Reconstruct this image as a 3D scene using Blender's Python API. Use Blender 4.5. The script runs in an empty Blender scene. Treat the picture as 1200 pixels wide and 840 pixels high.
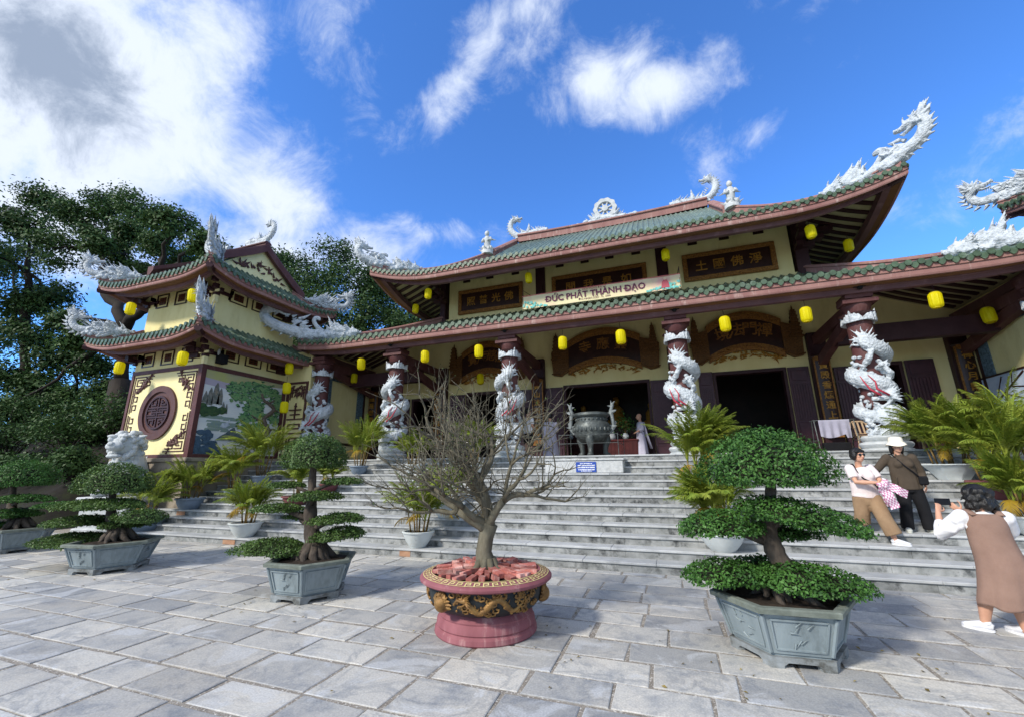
import bpy, math, random
import numpy as np
from mathutils import Vector, Matrix, Quaternion

# ---------------------------------------------------------------- camera, sky, sun, exposure
scn = bpy.context.scene
COL = scn.collection
R_ = math.radians
PI = math.pi

cam_d = bpy.data.cameras.new('camera')
cam = bpy.data.objects.new('camera', cam_d); COL.objects.link(cam); scn.camera = cam
cam_d.sensor_fit = 'HORIZONTAL'; cam_d.sensor_width = 36.0; cam_d.lens = 499.57/1200*36
cam_d.clip_start = 0.05; cam_d.clip_end = 3000
_pitch, _roll, _yaw = 0.251927, -0.0092332, 0.345272
_F = Vector((-math.sin(_yaw), math.cos(_yaw), 0)); _r = Vector((math.cos(_yaw), math.sin(_yaw), 0)); _u = Vector((0, 0, 1))
_f2 = _F*math.cos(_pitch)+_u*math.sin(_pitch); _u2 = -_F*math.sin(_pitch)+_u*math.cos(_pitch)
_r3 = _r*math.cos(_roll)+_u2*math.sin(_roll); _u3 = -_r*math.sin(_roll)+_u2*math.cos(_roll)
_m = Matrix.Identity(4)
for i_ in range(3):
    _m[i_][0] = _r3[i_]; _m[i_][1] = _u3[i_]; _m[i_][2] = -_f2[i_]
_m[2][3] = 1.7
cam.matrix_world = _m

SUN_EL, SUN_AZ = 36.0, 33.0            # light travels towards +Y, turned towards +X
SUN_DIR = Vector((math.sin(R_(SUN_AZ))*math.cos(R_(SUN_EL)), math.cos(R_(SUN_AZ))*math.cos(R_(SUN_EL)), -math.sin(R_(SUN_EL))))
sun_d = bpy.data.lights.new('sun', 'SUN'); sun_d.energy = 2.1; sun_d.angle = R_(7.0); sun_d.color = (1.0, 0.95, 0.87)
sun = bpy.data.objects.new('sun', sun_d); COL.objects.link(sun)
sun.rotation_euler = SUN_DIR.to_track_quat('-Z', 'Y').to_euler()

scn.view_settings.view_transform = 'Standard'
scn.view_settings.look = 'None'
scn.view_settings.exposure = 1.0
scn.view_settings.gamma = 1.0
scn.view_settings.use_curve_mapping = False
try:
    scn.cycles.max_bounces = 6; scn.cycles.transparent_max_bounces = 8; scn.cycles.use_denoising = True
except Exception:
    pass

world = bpy.data.worlds.new('World'); scn.world = world; world.use_nodes = True
def build_world():
    nt = world.node_tree; N = nt.nodes; L = nt.links; N.clear()
    out = N.new('ShaderNodeOutputWorld'); bg = N.new('ShaderNodeBackground'); bg.inputs['Strength'].default_value = 0.15
    sky = N.new('ShaderNodeTexSky'); sky.sky_type = 'NISHITA'; sky.sun_disc = False
    sky.sun_elevation = R_(SUN_EL); sky.sun_rotation = R_(180+SUN_AZ); sky.altitude = 100; sky.air_density = 1.0; sky.dust_density = 0.3; sky.ozone_density = 3.0
    tc = N.new('ShaderNodeTexCoord')
    sep = N.new('ShaderNodeSeparateXYZ'); L.new(tc.outputs['Generated'], sep.inputs[0])
    def math_(op, a, b=None, c=None, clamp=False):
        n = N.new('ShaderNodeMath'); n.operation = op; n.use_clamp = clamp
        for k, v in enumerate((a, b, c)):
            if v is None: continue
            if isinstance(v, (int, float)): n.inputs[k].default_value = v
            else: L.new(v, n.inputs[k])
        return n.outputs[0]
    az = math_('ARCTAN2', sep.outputs[0], sep.outputs[1])
    el = math_('ARCSINE', sep.outputs[2])
    def noise(scale, det, rough, dist=0.0, stretch=None):
        n = N.new('ShaderNodeTexNoise'); n.inputs['Scale'].default_value = scale; n.inputs['Detail'].default_value = det
        n.inputs['Roughness'].default_value = rough; n.inputs['Distortion'].default_value = dist
        if stretch:
            mp = N.new('ShaderNodeMapping'); mp.inputs['Scale'].default_value = stretch[0]; mp.inputs['Rotation'].default_value = stretch[1]
            L.new(tc.outputs['Generated'], mp.inputs[0]); L.new(mp.outputs[0], n.inputs['Vector'])
        else: L.new(tc.outputs['Generated'], n.inputs['Vector'])
        return n.outputs[0]
    n1 = noise(3.2, 8, 0.62, 0.35); n2 = noise(9.0, 8, 0.68, 0.5)
    n3 = noise(5.0, 6, 0.6, 0.8, ((1.0, 1.0, 0.45), (0.4, 0.5, 0.3)))
    nn = math_('ADD', math_('MULTIPLY', math_('SUBTRACT', n1, 0.5), 1.9), math_('MULTIPLY', math_('SUBTRACT', n2, 0.5), 1.5))
    tot = None
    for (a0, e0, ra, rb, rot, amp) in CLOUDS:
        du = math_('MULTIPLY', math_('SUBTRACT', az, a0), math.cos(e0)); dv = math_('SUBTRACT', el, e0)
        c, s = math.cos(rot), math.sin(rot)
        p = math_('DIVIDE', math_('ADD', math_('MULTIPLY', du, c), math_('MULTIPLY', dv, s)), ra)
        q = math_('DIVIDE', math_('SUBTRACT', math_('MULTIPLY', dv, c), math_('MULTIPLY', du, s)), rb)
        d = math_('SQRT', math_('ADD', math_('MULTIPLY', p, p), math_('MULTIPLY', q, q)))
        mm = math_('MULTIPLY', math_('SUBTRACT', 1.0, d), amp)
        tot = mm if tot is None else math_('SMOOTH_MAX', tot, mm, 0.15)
    dens = math_('ADD', tot, nn)
    mr = N.new('ShaderNodeMapRange'); mr.interpolation_type = 'SMOOTHSTEP'
    L.new(dens, mr.inputs[0]); mr.inputs[1].default_value = -0.06; mr.inputs[2].default_value = 0.92
    thick = N.new('ShaderNodeMapRange'); thick.interpolation_type = 'SMOOTHSTEP'; L.new(math_('ADD', dens, math_('MULTIPLY', math_('SUBTRACT', n3, 0.5), 0.5)), thick.inputs[0]); thick.inputs[1].default_value = 0.95; thick.inputs[2].default_value = 1.6
    ramp = N.new('ShaderNodeMix'); ramp.data_type = 'RGBA'
    L.new(thick.outputs[0], ramp.inputs[0]); ramp.inputs[6].default_value = (2.95, 3.25, 3.8, 1); ramp.inputs[7].default_value = (1.2, 1.48, 2.0, 1)
    # the hazy horizon lightens the blue; the zenith is deep
    tint = N.new('ShaderNodeMix'); tint.data_type = 'RGBA'; tint.blend_type = 'MULTIPLY'; tint.inputs[0].default_value = 1.0
    L.new(sky.outputs[0], tint.inputs[6]); tint.inputs[7].default_value = SKY_TINT
    mx = N.new('ShaderNodeMix'); mx.data_type = 'RGBA'
    L.new(mr.outputs[0], mx.inputs[0]); L.new(tint.outputs[2], mx.inputs[6]); L.new(ramp.outputs[2], mx.inputs[7])
    L.new(mx.outputs[2], bg.inputs[0]); L.new(bg.outputs[0], out.inputs[0])
SKY_TINT = (0.37, 0.66, 1.04, 1)
CLOUDS = []
def cloud(px, py, rx, ry, rot, amp):          # a cloud's direction and angular size as seen from the courtyard
    d = _r3*((px-600)/499.57) - _u3*((py-420)/499.57) + _f2; n = d.length; d = d/n
    k = 1.0/(499.57*n)
    CLOUDS.append((math.atan2(d.x, d.y), math.asin(d.z), rx*k, ry*k, -R_(rot), amp))
for c_ in [(70, 85, 260, 215, 0, 1.75), (230, 60, 90, 130, -10, 0.75), (60, 250, 190, 90, 10, 0.9), (320, 225, 115, 85, 25, 1.0), (260, 150, 90, 60, 35, 0.7),
           (300, 290, 200, 50, 0, 0.8), (410, 300, 130, 55, 10, 0.75), (700, 98, 75, 45, -8, 0.9), (775, 100, 85, 40, 12, 0.85), (735, 75, 50, 40, 0, 0.7), (555, 70, 120, 26, -52, 0.6), (610, 10, 70, 30, -30, 0.5),
           (390, 40, 60, 75, 25, 0.42), (640, 20, 90, 30, -40, 0.35), (500, 275, 70, 20, 0, 0.40), (885, 158, 34, 20, -40, 0.42), (1150, 190, 120, 40, -25, 0.22), (830, 190, 20, 40, 0, 0.25)]:
    cloud(*c_)
for (a_, e_) in ((2.2, 0.75), (-2.2, 0.75), (2.9, 0.5), (-2.9, 0.5), (2.0, 1.0)):      # unseen clouds added behind the camera for neutral fill light
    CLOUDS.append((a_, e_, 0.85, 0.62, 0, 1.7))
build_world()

# ---------------------------------------------------------------- helpers
OFF = {}
def link(o):
    COL.objects.link(o); return o
def tag(o, label=None, cat=None, group=None, kind=None):
    if label: o['label'] = label
    if cat: o['category'] = cat
    if group: o['group'] = group
    if kind: o['kind'] = kind
    return o
def thing(name, label, cat, loc=(0, 0, 0), rz=0.0, group=None):
    o = bpy.data.objects.new(name, None); o.empty_display_size = 0.2
    link(o); o.location = loc; o.rotation_euler = (0, 0, rz)
    OFF[o.name] = Vector(loc)
    return tag(o, label, cat, group)
def copy_tree(o, parent=None):
    c = o.copy(); COL.objects.link(c)
    if parent is not None: c.parent = parent
    for ch in list(o.children): copy_tree(ch, c)
    return c
def relabel(o, label, loc=None, rz=None, sc=None):
    o['label'] = label
    if loc is not None: o.location = loc
    if rz is not None: o.rotation_euler = (0, 0, rz)
    if sc is not None: o.scale = (sc, sc, sc) if isinstance(sc, (int, float)) else sc
    return o

class MB:
    """collects shapes and links them as one mesh object"""
    def __init__(s): s.v = []; s.f = []; s.m = []; s.t = []; s.mi = 0; s.tint = 0.5
    def add(s, vs, fs):
        b = len(s.v); s.v += [tuple(p) for p in vs]
        for f in fs: s.f.append(tuple(b+i for i in f)); s.m.append(s.mi); s.t.append(s.tint)
    def box(s, a, b):
        x0, y0, z0 = a; x1, y1, z1 = b
        s.add([(x0, y0, z0), (x1, y0, z0), (x1, y1, z0), (x0, y1, z0), (x0, y0, z1), (x1, y0, z1), (x1, y1, z1), (x0, y1, z1)],
              [(0, 3, 2, 1), (4, 5, 6, 7), (0, 1, 5, 4), (1, 2, 6, 5), (2, 3, 7, 6), (3, 0, 4, 7)])
    def cbox(s, a, b, c=0.01):          # box with chamfered vertical faces towards the viewer
        x0, y0, z0 = a; x1, y1, z1 = b
        if min(x1-x0, y1-y0, z1-z0) < 2.2*c: return s.box(a, b)
        P = []
        for (x, y, z, dx, dy, dz) in [(x0, y0, z0, 1, 1, 1), (x1, y0, z0, -1, 1, 1), (x1, y1, z0, -1, -1, 1), (x0, y1, z0, 1, -1, 1), (x0, y0, z1, 1, 1, -1), (x1, y0, z1, -1, 1, -1), (x1, y1, z1, -1, -1, -1), (x0, y1, z1, 1, -1, -1)]:
            P += [(x, y+dy*c, z+dz*c), (x+dx*c, y, z+dz*c), (x+dx*c, y+dy*c, z)]
        X = lambda i: 3*i
        Y = lambda i: 3*i+1
        Z = lambda i: 3*i+2
        s.add(P, [(Z(0), Z(3), Z(2), Z(1)), (Z(4), Z(5), Z(6), Z(7)), (Y(0), Y(1), Y(5), Y(4)), (X(1), X(2), X(6), X(5)), (Y(2), Y(3), Y(7), Y(6)), (X(3), X(0), X(4), X(7)),
                  (Y(0), Z(0), Z(1), Y(1)), (X(1), Z(1), Z(2), X(2)), (Y(2), Z(2), Z(3), Y(3)), (X(3), Z(3), Z(0), X(0)),
                  (Y(4), Y(5), Z(5), Z(4)), (X(5), X(6), Z(6), Z(5)), (Y(6), Y(7), Z(7), Z(6)), (X(7), X(4), Z(4), Z(7)),
                  (X(0), Y(0), Y(4), X(4)), (Y(1), X(1), X(5), Y(5)), (X(2), Y(2), Y(6), X(6)), (Y(3), X(3), X(7), Y(7)),
                  (X(0), Z(0), Y(0)), (Y(1), Z(1), X(1)), (X(2), Z(2), Y(2)), (Y(3), Z(3), X(3)),
                  (Y(4), Z(4), X(4)), (X(5), Z(5), Y(5)), (Y(6), Z(6), X(6)), (X(7), Z(7), Y(7))])
    def obox(s, c, ax, ay, az):         # box from a centre and three half axes
        c = Vector(c); ax = Vector(ax); ay = Vector(ay); az = Vector(az)
        P = [c+ax*i+ay*j+az*k for k in (-1, 1) for (i, j) in ((-1, -1), (1, -1), (1, 1), (-1, 1))]
        s.add(P, [(0, 3, 2, 1), (4, 5, 6, 7), (0, 1, 5, 4), (1, 2, 6, 5), (2, 3, 7, 6), (3, 0, 4, 7)])
    def bar(s, a, b, w, h, up=(0, 0, 1)):
        a = Vector(a); b = Vector(b); d = b-a; L = d.length; d = d/L
        x = d.cross(Vector(up)); x = x.normalized() if x.length > 1e-4 else Vector((1, 0, 0)); u = x.cross(d)
        s.obox((a+b)/2, x*w/2, d*L/2, u*h/2)
    def tube(s, pts, r, n=8, ry=None, up=None, cap=True, phase=0.0):
        P = [Vector(p) for p in pts]; m = len(P)
        if isinstance(r, (int, float)): r = [r]*m
        if ry is None: ry = r
        if isinstance(ry, (int, float)): ry = [ry]*m
        T = []
        for i in range(m):
            d = P[min(i+1, m-1)]-P[max(i-1, 0)]
            T.append(d.normalized() if d.length > 1e-9 else Vector((0, 0, 1)))
        if up is not None:
            upv = Vector(up); X = []
            for t in T:
                x = t.cross(upv); X.append(x.normalized() if x.length > 1e-4 else (X[-1] if X else Vector((1, 0, 0))))
        else:
            a = Vector((0, 0, 1)) if abs(T[0].z) < 0.9 else Vector((1, 0, 0))
            x = T[0].cross(a).normalized(); X = [x]
            for i in range(1, m):
                x = X[-1]-T[i]*X[-1].dot(T[i]); X.append(x.normalized() if x.length > 1e-6 else X[-1])
        V = []
        for i in range(m):
            y = T[i].cross(X[i])
            for k in range(n):
                a = 2*PI*k/n+phase; V.append(P[i]+X[i]*math.cos(a)*r[i]+y*math.sin(a)*ry[i])
        F = [(i*n+k, i*n+(k+1) % n, (i+1)*n+(k+1) % n, (i+1)*n+k) for i in range(m-1) for k in range(n)]
        if cap: F += [tuple(range(n-1, -1, -1)), tuple((m-1)*n+k for k in range(n))]
        s.add(V, F)
    def lathe(s, prof, n=24, c=(0, 0, 0), sx=1.0, sy=1.0, phase=0.0, cap=True):
        V = []; m = len(prof)
        for (r, z) in prof:
            for k in range(n):
                a = 2*PI*k/n+phase; V.append((c[0]+r*sx*math.cos(a), c[1]+r*sy*math.sin(a), c[2]+z))
        F = [(i*n+k, i*n+(k+1) % n, (i+1)*n+(k+1) % n, (i+1)*n+k) for i in range(m-1) for k in range(n)]
        if cap: F += [tuple(range(n-1, -1, -1)), tuple((m-1)*n+k for k in range(n))]
        s.add(V, F)
    def ball(s, c, r, n=10, m=7, rx=None, ax=None):
        c = Vector(c)
        if ax is None: ax = (Vector((1, 0, 0)), Vector((0, 1, 0)), Vector((0, 0, 1)))
        rr = r if isinstance(r, (tuple, list)) else (r, r, r)
        V = [c+ax[2]*rr[2]]
        for i in range(1, m):
            t = PI*i/m
            for k in range(n):
                a = 2*PI*k/n
                V.append(c+ax[0]*rr[0]*math.sin(t)*math.cos(a)+ax[1]*rr[1]*math.sin(t)*math.sin(a)+ax[2]*rr[2]*math.cos(t))
        V.append(c-ax[2]*rr[2])
        F = [(0, 1+k, 1+(k+1) % n) for k in range(n)]
        for i in range(m-2):
            b = 1+i*n; F += [(b+k, b+n+k, b+n+(k+1) % n, b+(k+1) % n) for k in range(n)]
        b = 1+(m-2)*n; F += [(b+k, len(V)-1, b+(k+1) % n) for k in range(n)]
        s.add(V, F)
    def prism(s, poly, o, ux, uy, depth, front=True):     # polygon in the plane (ux, uy) pushed back along -n
        o = Vector(o); ux = Vector(ux); uy = Vector(uy); nn = ux.cross(uy).normalized()
        A = [o+ux*p[0]+uy*p[1]+nn*depth for p in poly]; B = [o+ux*p[0]+uy*p[1] for p in poly]; m = len(poly)
        s.add(A+B, [tuple(range(m)), tuple(range(2*m-1, m-1, -1))]+[(i, m+i, m+(i+1) % m, (i+1) % m) for i in range(m)])
    def grid(s, rows):                  # rows of equal length
        n = len(rows[0]); V = [p for r in rows for p in r]
        s.add(V, [(i*n+k, i*n+k+1, (i+1)*n+k+1, (i+1)*n+k) for i in range(len(rows)-1) for k in range(n-1)])
    def spike(s, p, d, L, r, curl=None, n=5, seg=5, flat=1.0, up=None):     # a bent tapering horn, flame or claw
        p = Vector(p); d = Vector(d).normalized(); curl = Vector(curl) if curl is not None else Vector((0, 0, 0))
        pts = [p+d*(L*t)+curl*(L*t*t) for t in [i/seg for i in range(seg+1)]]
        rr = [r*(1-0.93*(i/seg)**1.2) for i in range(seg+1)]
        s.tube(pts, rr, n, ry=[q*flat for q in rr], up=up)
    def build(s, name, mats, parent=None, smooth=False, sharp=None):
        me = bpy.data.meshes.new(name)
        off = Vector((0, 0, 0))
        if parent is not None: off = OFF.get(parent.name, off)
        V = np.array([tuple(p) for p in s.v], dtype=np.float64).reshape(-1, 3)-np.array(off)
        me.from_pydata(V.tolist(), [], s.f)
        if not isinstance(mats, (list, tuple)): mats = [mats]
        for m in mats: me.materials.append(m)
        if len(mats) > 1: me.polygons.foreach_set('material_index', np.array(s.m, dtype=np.int32))
        if True:
            at = me.attributes.new('tint', 'FLOAT', 'FACE'); at.data.foreach_set('value', np.array(s.t, dtype=np.float32))
        if smooth:
            me.polygons.foreach_set('use_smooth', [True]*len(me.polygons))
            if sharp: me.set_sharp_from_angle(angle=R_(sharp))
        me.update()
        o = bpy.data.objects.new(name, me); link(o)
        if parent is not None: o.parent = parent
        OFF[o.name] = off
        return o

def arrays_mesh(name, V, F4, mat, parent=None, tint=None, off=None):     # fast mesh of quads from numpy
    me = bpy.data.meshes.new(name); nv = len(V); nf = len(F4)
    if parent is not None and off is None: off = np.array(OFF.get(parent.name, (0, 0, 0)))
    if off is not None: V = V-off
    me.vertices.add(nv); me.vertices.foreach_set('co', np.asarray(V, dtype=np.float32).ravel())
    me.loops.add(nf*4); me.loops.foreach_set('vertex_index', np.asarray(F4, dtype=np.int32).ravel())
    me.polygons.add(nf); me.polygons.foreach_set('loop_start', np.arange(0, nf*4, 4, dtype=np.int32))
    try: me.polygons.foreach_set('loop_total', np.full(nf, 4, dtype=np.int32))
    except Exception: pass
    if tint is not None:
        at = me.attributes.new('tint', 'FLOAT', 'FACE'); at.data.foreach_set('value', np.asarray(tint, dtype=np.float32))
    me.materials.append(mat); me.update(calc_edges=True); me.validate()
    o = bpy.data.objects.new(name, me); link(o)
    if parent is not None: o.parent = parent; OFF[o.name] = Vector(off)
    return o

def leaf_cloud(C, Nrm, size, rng, aspect=0.5, jitter=0.9, droop=0.0):
    """rhombic leaves: centres C, outward directions Nrm"""
    n = len(C)
    nr = Nrm+rng.normal(0, jitter, (n, 3)); nr /= np.linalg.norm(nr, axis=1)[:, None]+1e-9
    a = rng.normal(0, 1, (n, 3)); a[:, 2] -= droop
    a -= nr*np.sum(a*nr, axis=1)[:, None]; a /= np.linalg.norm(a, axis=1)[:, None]+1e-9
    b = np.cross(nr, a)
    s = (size*rng.uniform(0.65, 1.25, n))[:, None]
    bend = nr*s*0.12
    V = np.stack([C-a*s*0.5, C+b*s*aspect*0.5+bend, C+a*s*0.5, C-b*s*aspect*0.5+bend], axis=1).reshape(-1, 3)
    F = np.arange(n*4).reshape(n, 4)
    return V, F

def hexc(h):
    h = h.lstrip('#'); c = [int(h[i:i+2], 16)/255 for i in (0, 2, 4)]
    return tuple(((x+0.055)/1.055)**2.4 if x > 0.04045 else x/12.92 for x in c)+(1.0,)

def nmat(name, c1, c2=None, scale=4.0, rough=0.7, bump=0.0, bscale=25.0, metal=0.0, detail=5.0, lo=0.35, hi=0.65, tint=None, spec=0.3, c3=None, s3=1.2, t3=(0.55, 0.7), bump2=None, trans=0.0, stretch=None, rough2=None):
    """noise between two paints, an optional third for stains, tint = (dark, light) by each face's own value"""
    m = bpy.data.materials.new(name); m.use_nodes = True
    nt = m.node_tree; N = nt.nodes; L = nt.links; bs = N['Principled BSDF']
    tc = N.new('ShaderNodeTexCoord'); vec = tc.outputs['Object']
    if stretch:
        mp = N.new('ShaderNodeMapping'); mp.inputs['Scale'].default_value = stretch; L.new(vec, mp.inputs[0]); vec = mp.outputs[0]
    def noise(sc, det=detail, ro=0.6):
        n = N.new('ShaderNodeTexNoise'); n.inputs['Scale'].default_value = sc; n.inputs['Detail'].default_value = det; n.inputs['Roughness'].default_value = ro
        L.new(vec, n.inputs['Vector']); return n.outputs[0]
    def rng(v, a, b):
        r = N.new('ShaderNodeMapRange'); r.inputs[1].default_value = a; r.inputs[2].default_value = b; L.new(v, r.inputs[0]); return r.outputs[0]
    def mix(f, a, b, mode='MIX'):
        x = N.new('ShaderNodeMix'); x.data_type = 'RGBA'; x.blend_type = mode
        for k, v in ((0, f), (6, a), (7, b)):
            if isinstance(v, bpy.types.NodeSocket): L.new(v, x.inputs[k])
            else: x.inputs[k].default_value = v
        return x.outputs[2]
    c1 = hexc(c1) if isinstance(c1, str) else c1
    col = c1
    if c2 is not None:
        c2 = hexc(c2) if isinstance(c2, str) else c2
        col = mix(rng(noise(scale), lo, hi), c1, c2)
    if c3 is not None:
        c3 = hexc(c3) if isinstance(c3, str) else c3
        col = mix(rng(noise(s3, 8, 0.7), t3[0], t3[1]), col, c3)
    if tint is not None:
        at = N.new('ShaderNodeAttribute'); at.attribute_name = 'tint'
        a, b = tint
        if isinstance(a, (int, float)): a = (a, a, a, 1); b = (b, b, b, 1)
        col = mix(1.0, col, mix(at.outputs['Fac'], a, b), 'MULTIPLY')
    if isinstance(col, bpy.types.NodeSocket): L.new(col, bs.inputs['Base Color'])
    else: bs.inputs['Base Color'].default_value = col
    bs.inputs['Roughness'].default_value = rough; bs.inputs['Metallic'].default_value = metal
    if rough2 is not None:
        L.new(rng2(N, L, noise(scale*1.7), rough, rough2), bs.inputs['Roughness'])
    bs.inputs['Specular IOR Level'].default_value = spec
    if trans:
        bs.inputs['Transmission Weight'].default_value = 0
        tr = N.new('ShaderNodeBsdfTranslucent'); ad = N.new('ShaderNodeMixShader'); ad.inputs[0].default_value = trans
        if isinstance(col, bpy.types.NodeSocket): L.new(col, tr.inputs[0])
        else: tr.inputs[0].default_value = col
        L.new(bs.outputs[0], ad.inputs[1]); L.new(tr.outputs[0], ad.inputs[2]); L.new(ad.outputs[0], N['Material Output'].inputs[0])
    if bump:
        b = N.new('ShaderNodeBump'); b.inputs['Strength'].default_value = bump; b.inputs['Distance'].default_value = 0.02
        if bump2 == 'scales':
            vo = N.new('ShaderNodeTexVoronoi'); vo.inputs['Scale'].default_value = bscale; L.new(vec, vo.inputs['Vector']); L.new(vo.outputs['Distance'], b.inputs['Height']); b.invert = True
        else: L.new(noise(bscale, 6, 0.65), b.inputs['Height'])
        L.new(b.outputs[0], bs.inputs['Normal'])
    return m
def rng2(N, L, v, a, b):
    r = N.new('ShaderNodeMapRange'); r.inputs[1].default_value = 0.3; r.inputs[2].default_value = 0.7; r.inputs[3].default_value = a; r.inputs[4].default_value = b; L.new(v, r.inputs[0]); return r.outputs[0]

def text_mesh(name, txt, o, ux, uy, size, mat, parent, ext=0.01, align='CENTER', bold=0.0):
    cu = bpy.data.curves.new('tmp_text', 'FONT'); cu.body = txt; cu.size = size; cu.extrude = ext; cu.align_x = align; cu.align_y = 'CENTER'; cu.offset = bold; cu.resolution_u = 2
    t = bpy.data.objects.new('tmp_text', cu); COL.objects.link(t)
    dg = bpy.context.evaluated_depsgraph_get(); dg.update()
    me = bpy.data.meshes.new_from_object(t.evaluated_get(dg)); bpy.data.objects.remove(t)
    me.name = name; me.materials.clear(); me.materials.append(mat)
    ux = Vector(ux).normalized(); uy = Vector(uy).normalized(); nn = ux.cross(uy)
    off = OFF.get(parent.name, Vector((0, 0, 0))) if parent is not None else Vector((0, 0, 0))
    M = Matrix.Identity(4)
    for i in range(3): M[i][0] = ux[i]; M[i][1] = uy[i]; M[i][2] = nn[i]; M[i][3] = (Vector(o)-off)[i]
    me.transform(M)
    ob = bpy.data.objects.new(name, me); link(ob)
    if parent is not None: ob.parent = parent; OFF[ob.name] = off
    return ob

# ---------------------------------------------------------------- materials
M = {}
M['wall'] = nmat('yellow plaster', '#e9dca2', '#e0d193', 1.6, 0.85, 0.08, 60, c3='#c9b87f', s3=1.3, t3=(0.52, 0.8), stretch=(1, 1, 0.4))
M['wall_pale'] = nmat('pale plaster', '#efe3ae', '#e9dba2', 2.0, 0.85)
M['maroon'] = nmat('maroon paint', '#5f3d3a', '#532f2f', 2.5, 0.6, 0.05, 40, c3='#745553', s3=4, t3=(0.55, 0.75), stretch=(1, 1, 0.3))
M['maroon_dark'] = nmat('dark maroon timber', '#3f2528', '#33191d', 3, 0.55, 0.06, 30)
M['fascia'] = nmat('faded pink fascia paint', '#9a746c', '#87605b', 1.6, 0.75, 0.1, 30, c3='#b59a91', s3=5, t3=(0.55, 0.7), stretch=(1, 1, 0.2))
M['soffit'] = nmat('ochre soffit paint', '#7a5433', '#6d4a30', 2, 0.7)
M['beam'] = nmat('mauve beam paint', '#70504f', '#5f4346', 2, 0.65, 0.05, 40, c3='#85686a', s3=3, t3=(0.55, 0.75))
M['cream'] = nmat('cream soffit boards', '#b3a985', '#a49a76', 3, 0.8)
M['tile'] = nmat('green glazed tile', '#566a55', '#445546', 3.0, 0.4, 0.12, 30, spec=0.45, c3='#8b9a8b', s3=2.6, t3=(0.5, 0.72), tint=(0.7, 1.25))
M['tile_pale'] = nmat('pale reflecting green tile', '#6d8074', '#5a6d63', 5.0, 0.45, 0.15, 30, spec=0.45, c3='#8c9a8c', s3=3.2, t3=(0.5, 0.72), tint=(0.7, 1.25))  # paler copy of the porch tile, sky reflection put into the colour
M['tile_end'] = nmat('green tile ends', '#556a54', '#445643', 6.0, 0.45, 0.2, 40, spec=0.4, c3='#8b958a', s3=4.0, t3=(0.55, 0.8), tint=(0.65, 1.25))
M['white'] = nmat('white painted stucco', '#c9ced1', '#b3babf', 7, 0.7, 1.0, 19, bump2='scales', c3='#858b8d', s3=7, t3=(0.5, 0.75))
M['white_plain'] = nmat('white stone', '#c6c8c7', '#aeb3b4', 5, 0.65, 0.5, 30, c3='#858a8a', s3=3, t3=(0.6, 0.85))
M['whisker'] = nmat('red painted whiskers', '#b8384a', '#a02c3f', 8, 0.5)
M['gold'] = nmat('gilded carving', '#c4923f', '#94662a', 14, 0.45, 0.3, 60, metal=0.25)
M['gold_dim'] = nmat('dull gilding', '#a97638', '#6d4824', 20, 0.5, 0.4, 70, metal=0.15)
M['board'] = nmat('dark lacquer board', '#3d221c', '#2c1713', 6, 0.4, 0.05, 40, spec=0.4)
M['lantern'] = nmat('yellow lantern silk', '#fdf21a', '#f7e808', 3, 0.5, trans=0.5)
M['lantern_rim'] = nmat('lantern rim', '#cdbb10', '#b9a50c', 3, 0.6)
M['stone'] = nmat('grey step stone', '#b9bab9', '#a3a5a5', 3.0, 0.62, 0.2, 25, c3='#7b7e7f', s3=2.2, t3=(0.55, 0.75), tint=(0.8, 1.15), detail=9)  # treads lighter than risers: sunlight on them is put into the colour
M['riser'] = nmat('mottled step riser', '#a3a4a2', '#777977', 5.0, 0.7, 0.2, 25, c3='#3f4141', s3=4.0, t3=(0.5, 0.66), tint=(0.75, 1.2), detail=10)
M['rubble'] = nmat('brown rubble stone', '#9a8f7f', '#7a7064', 1.5, 0.85, 0.6, 8, c3='#5c544a', s3=3)
M['pot_grey'] = nmat('weathered blue grey glaze', '#8f9a9d', '#7b8689', 5, 0.5, 0.2, 20, c3='#5d6667', s3=6, t3=(0.52, 0.8), spec=0.4, stretch=(1, 1, 0.3))
M['pot_rim'] = nmat('mossy pot rim', '#7c8278', '#62685f', 8, 0.7, 0.2, 30)
M['pot_foot'] = nmat('worn concrete pot foot', '#8f9496', '#6b6d6a', 6, 0.75, 0.4, 25, c3='#3e3b35', s3=6, t3=(0.55, 0.75))
M['pot_blue'] = nmat('blue grey ceramic', '#7d8b9a', '#6f7d8c', 5, 0.5, spec=0.4)
M['pot_white'] = nmat('white glazed pot', '#cfd3d1', '#bfc4c2', 5, 0.5, 0.1, 30, c3='#8f938f', s3=5, t3=(0.6, 0.8))
M['pot_red'] = nmat('dull red pot', '#7b4a4a', '#6b3d3f', 5, 0.6)
M['soil'] = nmat('dark soil', '#3a3027', '#241d17', 12, 0.95, 0.6, 40)
M['bark'] = nmat('grey brown bark', '#76705f', '#575243', 9, 0.85, 0.6, 22, stretch=(1, 1, 0.35))
M['bark_dark'] = nmat('dark root bark', '#5c5248', '#3d3630', 10, 0.9, 0.6, 25, stretch=(1, 1, 0.35))
M['bark_tree'] = nmat('shaded banyan bark', '#332c26', '#241f1a', 2, 0.9, 0.6, 10, stretch=(1, 1, 0.3))  # bark colour darkened to hold the shade of the canopy
M['leaf'] = nmat('ficus leaf', '#486f38', '#36592a', 4, 0.5, spec=0.28, tint=((0.45, 0.5, 0.45, 1), (1.85, 1.75, 1.35, 1)), trans=0.18)
M['leaf2'] = nmat('olive ficus leaf', '#5a743d', '#465f30', 4, 0.5, spec=0.28, tint=((0.45, 0.5, 0.45, 1), (1.5, 1.45, 1.3, 1)), trans=0.18)
M['leaf_tree'] = nmat('banyan leaf', '#4a6339', '#39512d', 0.7, 0.55, spec=0.2, tint=((0.4, 0.45, 0.4, 1), (1.5, 1.5, 1.2, 1)), trans=0.15)
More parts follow.
